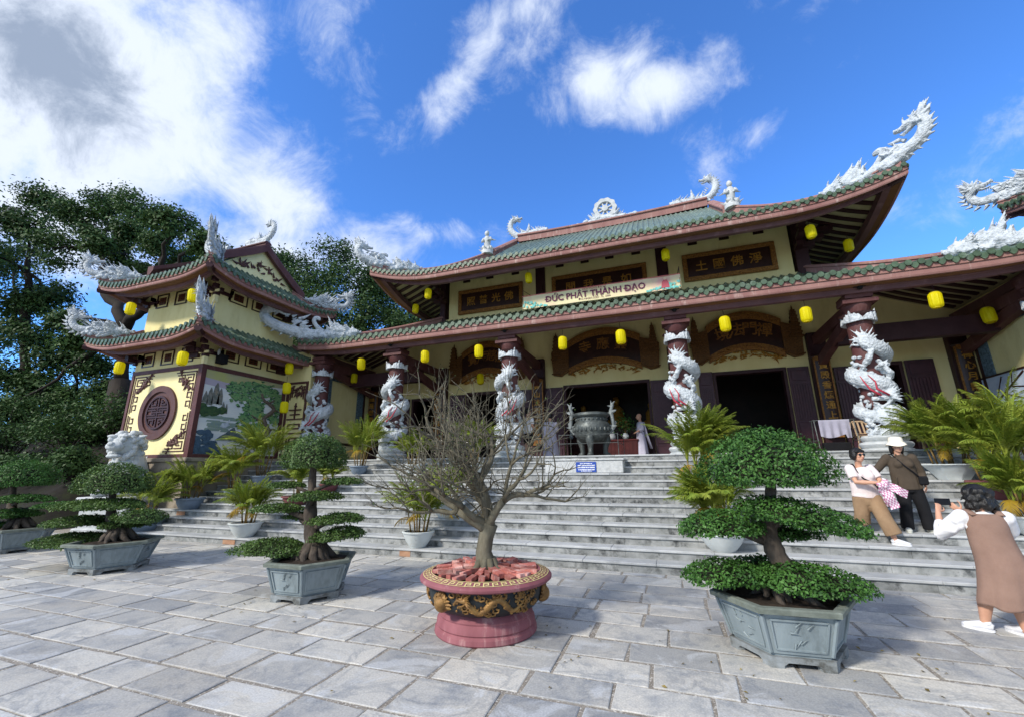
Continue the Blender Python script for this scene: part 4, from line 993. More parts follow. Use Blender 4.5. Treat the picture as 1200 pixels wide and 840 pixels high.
M['gold_dim2'] = nmat('dark gilded carving', '#7d562c', '#54371c', 22, 0.5, 0.6, 80, metal=0.1)
scroll_sign(-2.08, 4.15, '寺應靈', 'fan shaped carved sign over the middle door, behind the bronze urn')
scroll_sign(2.82, 3.5, '境法門禪', 'fan shaped carved sign over the door to the right of the middle one')
scroll_sign(-7.0, 3.5, '覺海慈航', 'fan shaped carved sign over the door behind the bare tree')

def banner():
    y = 15.05; t = thing('banner', 'long pale banner with maroon lettering tied along the upper wall', 'banner', (-2.02, y, 7.72))
    x0, x1, z0, z1 = -4.95, 0.92, 7.76, 8.31
    b = MB(); rows = []
    for zz in range(5): rows.append([(x0+(x1-x0)*i/40, y+0.012*math.sin(i*0.7+zz*0.4), z0+(z1-z0)*zz/4-0.01*math.sin(PI*i/40)) for i in range(41)])
    b.grid(rows); rows2 = [[(p[0], p[1]+0.006, p[2]) for p in r] for r in rows]; b.grid(rows2[::-1])
    m = nmat('banner cloth', '#e7dfae', '#e2d3ad', 1.2, 0.7, c3='#dba9a4', s3=0.7, t3=(0.5, 0.7)); b.build('cloth', m, t, True)
    tx = nmat('maroon print', '#6b3350'); tx2 = nmat('red print', '#b05560')
    ink = text_mesh('lettering', 'DỨC PHẬT THÀNH DẠO', ((x0+x1)/2-0.12, y-0.022, 8.02), (1, 0, 0), (0, 0, 1), 0.33, tx, t, 0.002, bold=0.008)
    wd = lambda s_: (lambda o_: (max(v.co.x for v in o_.data.vertices)-min(v.co.x for v in o_.data.vertices), bpy.data.objects.remove(o_)))(text_mesh('tmp', s_, (0, 0, 0), (1, 0, 0), (0, 0, 1), 0.33, tx, None, 0.002, bold=0.008))[0]
    xs_ = [v.co.x for v in ink.data.vertices]; xa_ = min(xs_)+OFF[t.name].x; xb_ = max(xs_)+OFF[t.name].x-wd('DẠO')
    b = MB()
    for q in (xa_, xb_): b.box((q-0.045, y-0.0245, 8.005), (q+0.10, y-0.0205, 8.04))
    b.build('letter_strokes', tx, ink)
    text_mesh('small_lettering', 'KÍNH MỪNG ĐẠI LỄ', ((x0+x1)/2-0.1, y-0.022, 8.22), (1, 0, 0), (0, 0, 1), 0.10, tx2, t, 0.002, bold=0.0)
    text_mesh('date_line', '8-12 NHÂM DẦN - PL. 2566', ((x0+x1)/2-0.1, y-0.022, 7.84), (1, 0, 0), (0, 0, 1), 0.10, tx, t, 0.002)
    rr = random.Random(2); tq = nmat('turquoise print', '#5fb7ad', '#8fd0cc', 12)
    for (xa, xb, hmax) in ((x0+0.04, x0+1.0, 0.34), (x1-1.15, x1-0.05, 0.3)):
        b = MB()
        for k in range(60):
            x = rr.uniform(xa, xb); z = z0+0.03+rr.uniform(0, hmax)*(1-(x-xa)/(xb-xa) if xa < -3 else (x-xa)/(xb-xa)); r = rr.uniform(0.02, 0.045)
            b.prism([(r*math.cos(a), r*math.sin(a)) for a in [2*PI*q/7 for q in range(7)]], (x, y-0.02-0.0002*k, z), (1, 0, 0), (0, 0, 1), -0.001)
        b.build('printed_waves', tq, t)
    b = MB()
    c = Vector((x1-0.52, y-0.035, z0+0.27))       # a small robed figure printed at the right end
    b.prism([(-0.14, -0.2), (0.14, -0.2), (0.11, 0.02), (0.05, 0.1), (-0.05, 0.1), (-0.11, 0.02)], c, (1, 0, 0), (0, 0, 1), -0.001)
    b.build('printed_robe', tx2, t)
    b = MB(); b.prism([(0.05*math.cos(a), 0.06*math.sin(a)+0.15) for a in [2*PI*q/10 for q in range(10)]], c, (1, 0, 0), (0, 0, 1), -0.001); b.build('printed_face', nmat('printed skin', '#e6c6a8'), t)
    b = MB(); b.prism([(x0-x0, 0), (x1-x0, 0), (x1-x0, 0.03), (0, 0.03)], (x0, y-0.018, z1-0.035), (1, 0, 0), (0, 0, 1), -0.001); b.build('red_hem', nmat('red hem', '#c96a6a'), t)
    b = MB()
    for x in (x0+0.02, x1-0.02): b.tube([(x, y, z0-0.02), (x, y, z1+0.25), (x, YW-0.05, z1+0.5)], 0.012, 5)
    b.build('ties', M['maroon_dark'], t)
banner()
# ---------------------------------------------------------------- corner pavilions
M['brown'] = nmat('brown relief paint', '#5c3d38', '#513431', 4, 0.6)
M['mural'] = nmat('painted water and mist', '#dcdcd8', '#c9cdd0', 1.4, 0.6, c3='#e3e0dc', s3=1.3, t3=(0.5, 0.7), stretch=(1, 0.6, 3))
def pavilion(mir):
    mx = (lambda x: 2*XC-x) if mir else (lambda x: x)
    sgn = -1 if mir else 1
    cx0, cy, hw, hd = -15.95, 11.1, 1.76, 1.70
    cx = mx(cx0)
    side = 'right' if mir else 'left'
    t = thing('pavilion', 'two storey corner pavilion with a round medallion panel and a painted wall' if not mir else 'corner pavilion beyond the porch whose roof tip enters at the right edge', 'pavilion', (cx, 9.4, 0.8))
    def BX(b, x0, x1, y0, y1, z0, z1, c=0):
        a, d = sorted((mx(x0), mx(x1)))
        (b.cbox((a, y0, z0), (d, y1, z1), c) if c else b.box((a, y0, z0), (d, y1, z1)))
    xl, xr, yf, yb = cx0-hw, cx0+hw, cy-hd, cy+hd
    b = MB(); BX(b, xl, xr, yf, yb, 2.1, 6.7); b.build('wall', M['wall'], t)
    b = MB(); BX(b, xl+0.01, xr-0.01, yf+0.01, yb-0.01, 6.55, 8.6); b.build('upper_wall', M['wall'], t)
    b = MB(); BX(b, xl-0.10, xr+0.05, yf-0.05, yb, 0.0, 2.0); BX(b, xl-0.16, xr+0.10, yf-0.12, yb, 2.0, 2.13, 0.02); b.build('stone_base', M['rubble'], t)
    # frames round the two panels
    b = MB(); z0, z1 = 2.14, 5.13
    BX(b, xl, xl+0.12, yf-0.05, yf+0.02, z0, z1); BX(b, xr-0.14, xr+0.05, yf-0.055, yf+0.10, z0, z1); BX(b, xl+0.12, xr-0.14, yf-0.05, yf+0.02, z1-0.13, z1+0.0); BX(b, xl+0.12, xr-0.14, yf-0.05, yf+0.02, z0, z0+0.1)
    BX(b, xr-0.02, xr+0.05, yf+0.10, yb-0.1, z1-0.14, z1); BX(b, xr-0.02, xr+0.045, yb-0.24, yb-0.1, z0, z1-0.14); BX(b, xr-0.02, xr+0.05, yf+0.1, yb-0.24, z0, z0+0.1)
    b.build('panel_frame', M['maroon'], t)
    # the medallion
    b = MB(); BX(b, xl+0.12, xr-0.14, yf-0.012, yf+0.01, z0+0.1, z1-0.13); pan = b.build('medallion_panel', M['wall_pale'], t)
    O = Vector((mx(-15.97), yf-0.012, 3.62)); b = MB(); n = 48
    def ringp(r0, r1, d):
        V = []
        for k in range(n):
            a = 2*PI*k/n
            for (r, y) in ((r0, 0), (r1, 0), (r1, -d), (r0, -d)): V.append(O+Vector((r*math.cos(a), y, r*math.sin(a))))
        b.add(V, [(4*k+j, 4*((k+1) % n)+j, 4*((k+1) % n)+(j+1) % 4, 4*k+(j+1) % 4) for k in range(n) for j in range(4)])
    ringp(0.70, 0.90, 0.07); ringp(0.001, 0.70, 0.015)
    b.build('medallion', M['brown'], pan)
    b = MB(); n = 40
    ringp(0.50, 0.56, 0.06)
    def hb(z, x0, x1, w=0.045): b.box(tuple(O+Vector((x0, -0.05, z-w/2))), tuple(O+Vector((x1, -0.016, z+w/2))))
    def vb(x, za, zb, w=0.045): b.box(tuple(O+Vector((x-w/2, -0.048, za))), tuple(O+Vector((x+w/2, -0.018, zb))))
    for z, a in ((0.16, 0.5), (0.0, 0.3), (-0.16, 0.5)): hb(z, -a, a)
    for z in (0.08, -0.08): hb(z, -0.54, -0.06); hb(z, 0.06, 0.54)
    vb(0, 0.02, 0.52); vb(0, -0.52, -0.02); vb(0.28, 0, 0.08); vb(-0.28, 0, 0.08); vb(0.28, -0.08, 0); vb(-0.28, -0.08, 0)
    for s in (-1, 1):
        for q in (-1, 1):
            hb(q*0.25, s*0.10 if s > 0 else -0.36, 0.36 if s > 0 else -0.10); hb(q*0.34, s*0.10 if s > 0 else -0.24, 0.24 if s > 0 else -0.10)
            vb(s*0.14, min(q*0.25, q*0.42), max(q*0.25, q*0.42)); vb(s*0.34, min(q*0.25, q*0.36), max(q*0.25, q*0.36))
    b.build('longevity_sign', M['maroon_dark'], pan)
    # key patterns and leafy corners
    y = yf-0.03
    def seg(x0, z0_, x1, z1_, w=0.035):
        a, d = sorted((mx(x0), mx(x1))); b.box((a-w/2, y, min(z0_, z1_)-w/2), (d+w/2, yf-0.010, max(z0_, z1_)+w/2))
    for sx in (-1, 1):
        for sz in (-1, 1):
            b = MB(); X0 = (xl+0.21) if sx < 0 else (xr-0.23); Z0 = (z0+0.19) if sz < 0 else (z1-0.22)
            dx = -sx; dz = -sz
            seg(X0, Z0, X0+dx*0.95, Z0); seg(X0, Z0, X0, Z0+dz*1.25)
            for k in range(2):
                u = 0.12+0.42*k
                seg(X0+dx*u, Z0+dz*0.09, X0+dx*(u+0.34), Z0+dz*0.09); seg(X0+dx*u, Z0+dz*0.09, X0+dx*u, Z0+dz*0.30); seg(X0+dx*u, Z0+dz*0.30, X0+dx*(u+0.26), Z0+dz*0.30)
                seg(X0+dx*(u+0.26), Z0+dz*0.30, X0+dx*(u+0.26), Z0+dz*0.18); seg(X0+dx*(u+0.12), Z0+dz*0.18, X0+dx*(u+0.26), Z0+dz*0.18)
            for k in range(3):
                u = 0.40+0.29*k
                seg(X0+dx*0.09, Z0+dz*u, X0+dx*0.09, Z0+dz*(u+0.22)); seg(X0+dx*0.09, Z0+dz*u, X0+dx*0.28, Z0+dz*u); seg(X0+dx*0.28, Z0+dz*u, X0+dx*0.28, Z0+dz*(u+0.16)); seg(X0+dx*0.18, Z0+dz*(u+0.16), X0+dx*0.28, Z0+dz*(u+0.16))
            b.build('key_pattern', M['brown'], pan)
    rr = random.Random(9)
    for sx in (-1, 1):
        for sz in (-1, 1):
            b = MB(); c = Vector((mx(cx0+sx*1.02), yf-0.02, 3.62+sz*0.92))
            for k in range(26):
                f = rr.uniform(-1, 1); p = c+Vector((-sgn*sx*f*0.40+sgn*sx*0.1*abs(f), 0, sz*f*0.36+sz*0.1*abs(f)))
                a = rr.uniform(0, 2*PI)
                b.spike(p, (math.cos(a), -0.1, math.sin(a)), rr.uniform(0.12, 0.26)*(1.1-0.6*abs(f)), 0.055*(1.15-0.6*abs(f)), (rr.uniform(-0.1, 0.1), 0, rr.uniform(-0.1, 0.1)), 5, 4)
            b.build('leaf_relief', M['brown'], pan)
    # the landscape relief on the inner side
    X = xr+0.004; y0, y1 = yf+0.1, yb-0.24; za, zb = z0+0.1, z1-0.14
    b = MB(); BX(b, xr-0.02, xr+0.003, y0, y1, za, zb); mu = b.build('landscape_mural', M['mural'], t)
    H_ = zb-za; W_ = y1-y0
    def pp(p, q, d): return Vector((mx(X+d), y0+W_*p, za+H_*q))
    def poly(b, pts, d): 
        A = [pp(p, q, d) for p, q in pts]; B = [pp(p, q, 0) for p, q in pts]; m = len(pts)
        b.add(A+B, [tuple(range(m))]+[(i, m+i, m+(i+1) % m, (i+1) % m) for i in range(m)])
    def blob(b, p, q, rp, rq, d, k=9, jit=0.25):
        poly(b, [(min(0.995, max(0.003, p+rp*math.cos(2*PI*i/k)*rr.uniform(1-jit, 1+jit))), min(0.995, max(0.003, q+rq*math.sin(2*PI*i/k)*rr.uniform(1-jit, 1+jit)))) for i in range(k)], d)
    def layer(nm, m, fn):
        b = MB(); fn(b); b.build(nm, m, mu)
    layer('painted_sky', nmat('painted evening sky', '#b5b56e', '#a9a08e', 0.9, 0.6), lambda b: poly(b, [(0.003, 0.90), (0.25, 0.88), (0.6, 0.9), (0.997, 0.95), (0.997, 0.997), (0.003, 0.997)], 0.004))
    layer('painted_sky', nmat('painted lilac cloud', '#b3a7b4', '#a8a3b5', 0.9, 0.6), lambda b: poly(b, [(0.003, 0.82), (0.3, 0.80), (0.5, 0.84), (0.6, 0.9), (0.25, 0.885), (0.003, 0.90)], 0.003))
    def mounts(b):
        for (p, w, q0, q1) in ((0.04, 0.03, 0.60, 0.74), (0.09, 0.035, 0.58, 0.79), (0.15, 0.045, 0.6, 0.86), (0.20, 0.035, 0.6, 0.80), (0.25, 0.02, 0.55, 0.64), (0.29, 0.018, 0.5, 0.62), (0.27, 0.02, 0.5, 0.58)):
            poly(b, [(p-w, q0), (p+w, q0), (p+w*0.75, q0+(q1-q0)*0.55), (p+w*0.3, q1-0.02), (p, q1), (p-w*0.5, q1-0.05), (p-w*0.8, q0+(q1-q0)*0.4)], 0.02)
    layer('painted_peaks', nmat('painted karst peaks', '#7f7d78', '#57605a', 9, 0.7, c3='#9a8a72', s3=6), mounts)
    layer('painted_shore', nmat('painted green shore', '#3f5a36', '#2c4530', 10, 0.7, c3='#6d7440', s3=6), lambda b: [blob(b, rr.uniform(0.0, 0.26), rr.uniform(0.47, 0.56)*1.0-0.05*0, 0.05, 0.035, 0.02+0.0005*k) for k in range(26)])
    layer('painted_water', nmat('painted reflections', '#8d9a84', '#7b8f93', 8, 0.6, stretch=(1, 6, 1)), lambda b: [poly(b, [(u, v), (u+0.17, v+0.004), (u+0.15, v+0.025), (u+0.01, v+0.02)], 0.005+0.0003*k) for k, (u, v) in enumerate([(rr.uniform(0.0, 0.3), rr.uniform(0.27, 0.44)) for _ in range(26)])])
    layer('painted_rocks', nmat('painted dark rocks', '#626d70', '#48585c', 10, 0.7, c3='#5d6b4c', s3=7), lambda b: [poly(b, [(0.22, 0.17), (0.58, 0.19), (0.52, 0.24), (0.46, 0.25), (0.42, 0.34), (0.38, 0.31), (0.33, 0.26), (0.27, 0.22)], 0.025)]+[blob(b, rr.uniform(0.28, 0.5), rr.uniform(0.18, 0.25), 0.05, 0.03, 0.028+0.0006*k) for k in range(8)])
    layer('painted_thicket', nmat('painted blue thicket', '#4a6178', '#36495a', 12, 0.7, c3='#4d6473', s3=9), lambda b: [blob(b, rr.uniform(0.0, 0.3)*(1-0.5*k/40), 0.02+0.30*(k/40)*rr.random(), 0.05, 0.035, 0.015+0.0005*k) for k in range(40)])
    layer('painted_crane', nmat('painted crane', '#c9ced6', '#9aa4b2', 9), lambda b: [poly(b, [(0.25, 0.33), (0.31, 0.32), (0.36, 0.36), (0.33, 0.39), (0.27, 0.38)], 0.02), poly(b, [(0.33, 0.385), (0.345, 0.38), (0.355, 0.43), (0.345, 0.43)], 0.02), poly(b, [(0.47, 0.45), (0.5, 0.44), (0.53, 0.47), (0.5, 0.48)], 0.02)])
    def trunk(b):
        for P, r in (([(0.62, 0.16), (0.7, 0.22), (0.80, 0.26), (0.86, 0.33), (0.80, 0.42), (0.78, 0.5), (0.86, 0.57), (0.90, 0.64), (0.82, 0.70), (0.74, 0.74), (0.70, 0.82)], 0.11), ([(0.86, 0.57), (0.93, 0.62), (0.98, 0.6)], 0.05), ([(0.80, 0.45), (0.70, 0.47), (0.6, 0.52)], 0.05), ([(0.86, 0.33), (0.93, 0.36), (0.99, 0.34)], 0.05), ([(0.82, 0.7), (0.9, 0.76)], 0.05)):
            Q = bez(P, 4); m = len(Q); b.tube([pp(p, q, 0.03) for p, q in Q], [r*(1-0.6*i/m) for i in range(m)], 7, ry=[r*(1-0.6*i/m) for i in range(m)])
    layer('painted_trunk', nmat('painted pine trunk', '#75685c', '#51463d', 12, 0.7, 0.3, 30), trunk)
    gm = [nmat('painted pine green', '#6f9a62', '#588656', 12), nmat('painted light pine', '#7f9a6a', '#63875a', 12), nmat('painted deep pine', '#44694a', '#385a42', 12)]
    cl = [(0.38, 0.84, 0.13, 0.05), (0.52, 0.88, 0.14, 0.06), (0.45, 0.74, 0.13, 0.05), (0.62, 0.78, 0.11, 0.06), (0.72, 0.9, 0.1, 0.05), (0.85, 0.86, 0.12, 0.06), (0.93, 0.78, 0.07, 0.07), (0.60, 0.6, 0.12, 0.05), (0.68, 0.53, 0.1, 0.05), (0.55, 0.47, 0.1, 0.05), (0.58, 0.36, 0.11, 0.05), (0.72, 0.37, 0.09, 0.04), (0.93, 0.5, 0.07, 0.06), (0.65, 0.67, 0.1, 0.05), (0.66, 0.27, 0.08, 0.04), (0.95, 0.68, 0.05, 0.05)]
    for gi in range(3):
        def fol(b):
            for (p, q, a, c) in cl:
                for k in range(34):
                    blob(b, p+rr.gauss(0, a*0.5), q+rr.gauss(0, c*0.55)-(0.015 if gi == 2 else 0), 0.019, 0.011, 0.03+0.012*gi*0+rr.uniform(0, 0.012)+0.002*gi, 7, 0.5)
        layer('painted_needles', gm[(2, 0, 1)[gi]], fol)
    # windows of both storeys
    def win(face, u, z, w, h):
        if face == 'F': f = lambda a, c, d: Vector((mx(u+a), yf-d, z+c))
        else: f = lambda a, c, d: Vector((mx(xr+d), u+a, z+c))
        def q(b, a0, a1, c0, c1, d0, d1):
            p0, p1 = f(a0, c0, d0), f(a1, c1, d1); b.box(tuple(min(i, j) for i, j in zip(p0, p1)), tuple(max(i, j) for i, j in zip(p0, p1)))
        b = MB(); e = 0.035
        q(b, -w/2, w/2, -h/2, -h/2+e, 0.001, 0.03); q(b, -w/2, w/2, h/2-e, h/2, 0.001, 0.03); q(b, -w/2, -w/2+e, -h/2+e, h/2-e, 0.001, 0.03); q(b, w/2-e, w/2, -h/2+e, h/2-e, 0.001, 0.03)
        wn = b.build('window', M['board'], t)
        b = MB(); q(b, -w*0.27, w*0.27, -h*0.27, h*0.27, 0.001, 0.006); b.build('pane', M['board'], wn)
        b = MB(); 
        for k in (-0.18, 0.0, 0.18): q(b, -w*0.26, w*0.26, k*h-0.012, k*h+0.012, 0.006, 0.02)
        for k in (-0.22, 0.0, 0.22): q(b, k*w-0.012, k*w+0.012, -h*0.26, h*0.26, 0.006, 0.018)
        b.build('lattice', M['lattice'], wn)
    for u in (-17.05, -16.05, -15.05): win('F', u, 5.52, 0.62, 0.52)
    for u in (10.25, 11.15, 12.06): win('S', u, 5.62, 0.66, 0.48)
    for u in (-16.95, -15.95, -14.95): win('F', u, 7.72, 0.62, 0.52)
    for u in (10.23, 11.1, 12.0): win('S', u, 7.74, 0.68, 0.48)
    # corner brackets
    for zb_ in (5.18, 7.35):
        for (sx, sy) in ((1, -1), (-1, -1), (1, 1)):
            b = MB(); X_, Y_ = cx0+sx*hw, cy+sy*hd
            BX(b, X_-sx*0.5-0.06, X_-sx*0.5+0.06, Y_-sy*0.5-0.06, Y_-sy*0.5+0.06, zb_, zb_+0.1); BX(b, min(X_-sx*0.55, X_+sx*0.3), max(X_-sx*0.55, X_+sx*0.3), Y_-0.05, Y_+0.05, zb_+0.30, zb_+0.42); BX(b, X_-0.05, X_+0.05, min(Y_-sy*0.55, Y_+sy*0.3), max(Y_-sy*0.55, Y_+sy*0.3), zb_+0.301, zb_+0.421)
            for k in range(3):
                BX(b, X_-0.09+sx*0.14*k, X_+0.09+sx*0.14*k, Y_-sy*0.55-0.1, Y_-sy*0.35+0.1, zb_+0.18+0.17*k, zb_+0.33+0.17*k)
                BX(b, X_-sx*0.55-0.1, X_-sx*0.35+0.1, Y_-0.09+sy*0.14*k, Y_+0.09+sy*0.14*k, zb_+0.18+0.17*k, zb_+0.33+0.17*k)
                BX(b, X_-0.08+sx*0.17*k, X_+0.08+sx*0.17*k, Y_-0.08+sy*0.17*k, Y_+0.08+sy*0.17*k, zb_+0.2+0.17*k, zb_+0.36+0.17*k)
            b.build('bracket', M['maroon_dark'], t)
            if sy < 0 and sx > 0:
                b = MB(); BX(b, X_-0.05, X_+0.07, Y_-0.07, Y_+0.05, zb_-0.05, zb_+0.62); BX(b, X_-0.2, X_+0.22, Y_-0.10, Y_-0.02, zb_+0.3, zb_+0.38); b.build('bracket_post', M['wall_pale'], t)
    # roofs
    R1 = Roof(cx, cy, hw+1.11, hd+1.11, 5.92, 1.11, 1.11, 6.55, 0.30, 1.7, sag=0.10, sp=0.215, r=0.055)
    R2 = Roof(cx, cy, hw+1.11, hd+1.11, 8.02, 1.35, 1.25, 8.92, 0.32, 1.7, sag=0.12, gable=(1.62, 10.2), sp=0.215, r=0.055)
    hp = ((-1, -1), (1, -1), (1, 1), (-1, 1))
    r1 = full_roof(t, R1, 'lower_roof', 1.1, 'FLRB', None, 'tile', hp, 1.0, 0.13, 0.13, 0.3, 0.85)
    r2 = full_roof(t, R2, 'upper_roof', 1.1, 'FLRB', None, 'tile', hp, 1.0, 0.13, 0.13, 0.3, 0.85)
    gabs = []
    for sx in (-1, 1):
        b = MB(); X_ = cx+sx*1.5; b.add([(X_, 9.3, 8.85), (X_, 12.9, 8.85), (X_, 11.1, 10.2)], [(0, 1, 2)])
        gabs.append(b.build('gable', M['wall_pale'], r2))
    b = MB()
    for sx in (-1, 1):
        for sy in (-1, 1):
            P = [Vector((cx+sx*1.62, 11.1+sy*(2.0*k/8), 10.3-1.32*(k/8)**0.92)) for k in range(9)]
            rows = []
            for p in P: rows.append([p+Vector((-sx*0.2, 0, 0.10)), p+Vector((sx*0.10, 0, 0.12)), p+Vector((sx*0.12, 0, 0.06)), p+Vector((sx*0.10, 0, -0.22)), p+Vector((-sx*0.05, 0, -0.22)), p+Vector((-sx*0.2, 0, -0.05)), p+Vector((-sx*0.2, 0, 0.10))])
            b.grid(rows); b.add(rows[-1][:6], [tuple(range(6))])
    RU.ridge_bar(b, [Vector((cx-1.7+3.4*k/6, 11.1, 10.28)) for k in range(7)], 0.22, 0.22)
    b.build('rake_boards', M['maroon'], r2)
    rr2 = random.Random(3)
    for sx in (-1, 1):
        b = MB(); X_ = cx+sx*1.515
        for k in range(34):
            f = rr2.uniform(-1, 1); b.spike((X_, 11.1+f*1.0, 9.12+0.5*(1-abs(f))*rr2.random()), (sx*0.1, rr2.uniform(-1, 1), rr2.uniform(-0.3, 1)), rr2.uniform(0.15, 0.3), 0.05, (0, rr2.uniform(-0.1, 0.1), 0.03), 5, 4)
        b.build('gable_relief', M['brown'], gabs[0 if sx < 0 else 1])
    mk = lambda R: (lambda d: R.P(min(1, d/1.414/R.Ry))+R.g(d/1.414)*(1-min(1, d/1.414/R.Ry))+0.10)
    for R, root, nm in ((R1, r1, 'lower'), (R2, r2, 'upper')):
        for (sx, sy) in hp:
            if R is R1 and sy > 0: continue
            corner_dragon(Vector((cx+sx*R.W, cy+sy*R.D, 0)), (-sx, -sy), mk(R), 1.15, 0.5, 0.72, 70+3*sx+sy, 0.48).build('roof_dragon', M['white'], root, True, 50)
    for sx in (-1, 1):
        ridge_dragon(Vector((cx+sx*1.55, 11.1, 10.55)), -sx, 90+sx, 0.62).build('ridge_dragon', M['white'], r2, True, 50)
    # wall that ties the pavilion to the porch, with its character panel
    b = MB(); BX(b, xr-0.005, -12.95, 12.71, 12.95, ZP, 6.2); BX(b, xr-0.005, -12.95, 12.69, 12.95, 6.2, 6.3); lw = b.build('link_wall', M['wall'], t)
    b = MB(); z0, z1 = 2.2, 5.08; xa, xb = xr+0.14, -13.02
    BX(b, xa, xa+0.08, 12.66, 12.708, z0, z1); BX(b, xb-0.08, xb, 12.66, 12.708, z0, z1); BX(b, xa+0.08, xb-0.08, 12.66, 12.708, z1-0.08, z1); BX(b, xa+0.08, xb-0.08, 12.66, 12.708, z0, z0+0.08)
    c = (xa+xb)/2; w = 0.05
    for z, a in ((4.12, 0.06), (3.98, 0.30), (3.80, 0.24), (3.62, 0.38), (3.42, 0.30), (3.26, 0.30), (3.08, 0.40), (2.90, 0.30), (2.62, 0.30)):
        BX(b, c-a, c+a, 12.67, 12.708, z-w/2, z+w/2)
    BX(b, c-w/2, c+w/2, 12.668, 12.708, 3.62, 4.25)
    for s in (-1, 1): BX(b, c+s*0.28-w/2, c+s*0.28+w/2, 12.668, 12.708, 3.26, 3.42); BX(b, c+s*0.15-w/2, c+s*0.15+w/2, 12.668, 12.708, 2.4, 2.9); BX(b, c+s*0.28-w/2, c+s*0.28+w/2, 12.668, 12.708, 2.62, 2.9)
    for s in (-1, 1):
        for k in range(3): BX(b, c+s*(0.42-0.09*k)-0.018, c+s*(0.42-0.09*k)+0.018, 12.67, 12.708, 4.28+0.1*k, 4.9); BX(b, c+s*0.42-0.1 if s < 0 else c+0.3, c-0.3 if s < 0 else c+0.52-0.1, 12.67, 12.708, 4.86-0.12*k, 4.9-0.12*k)
    for k in range(22): b.spike((mx(c+rr.uniform(-0.28, 0.28)), 12.69, 4.78+rr.uniform(-0.25, 0.14)), (rr.uniform(-1, 1), -0.1, rr.uniform(-1, 0.4)), rr.uniform(0.1, 0.22), 0.05, (0, 0, -0.05), 5, 3)
    b.build('character_panel', M['brown'], lw)
    if not mir:
        b = MB(); b.box((xr+0.05, 9.72, 5.22), (xr+0.30, 9.98, 5.52)); b.box((xr+0.04, 9.80, 5.52), (xr+0.12, 9.90, 5.66)); b.build('wall_speaker', M['black'], t)
        b = MB(); b.ball((xr+0.16, 9.72, 5.60), (0.05, 0.05, 0.12), 8, 6); b.tube([(xr+0.16, 9.72, 5.65), (xr+0.1, 9.8, 5.75)], 0.02, 5); b.build('wall_camera', M['white_plain'], t)
    return t
M['lattice'] = nmat('red brown lattice', '#6b3f2a', '#56301f', 8, 0.6)
pavilion(False)
pavilion(True)
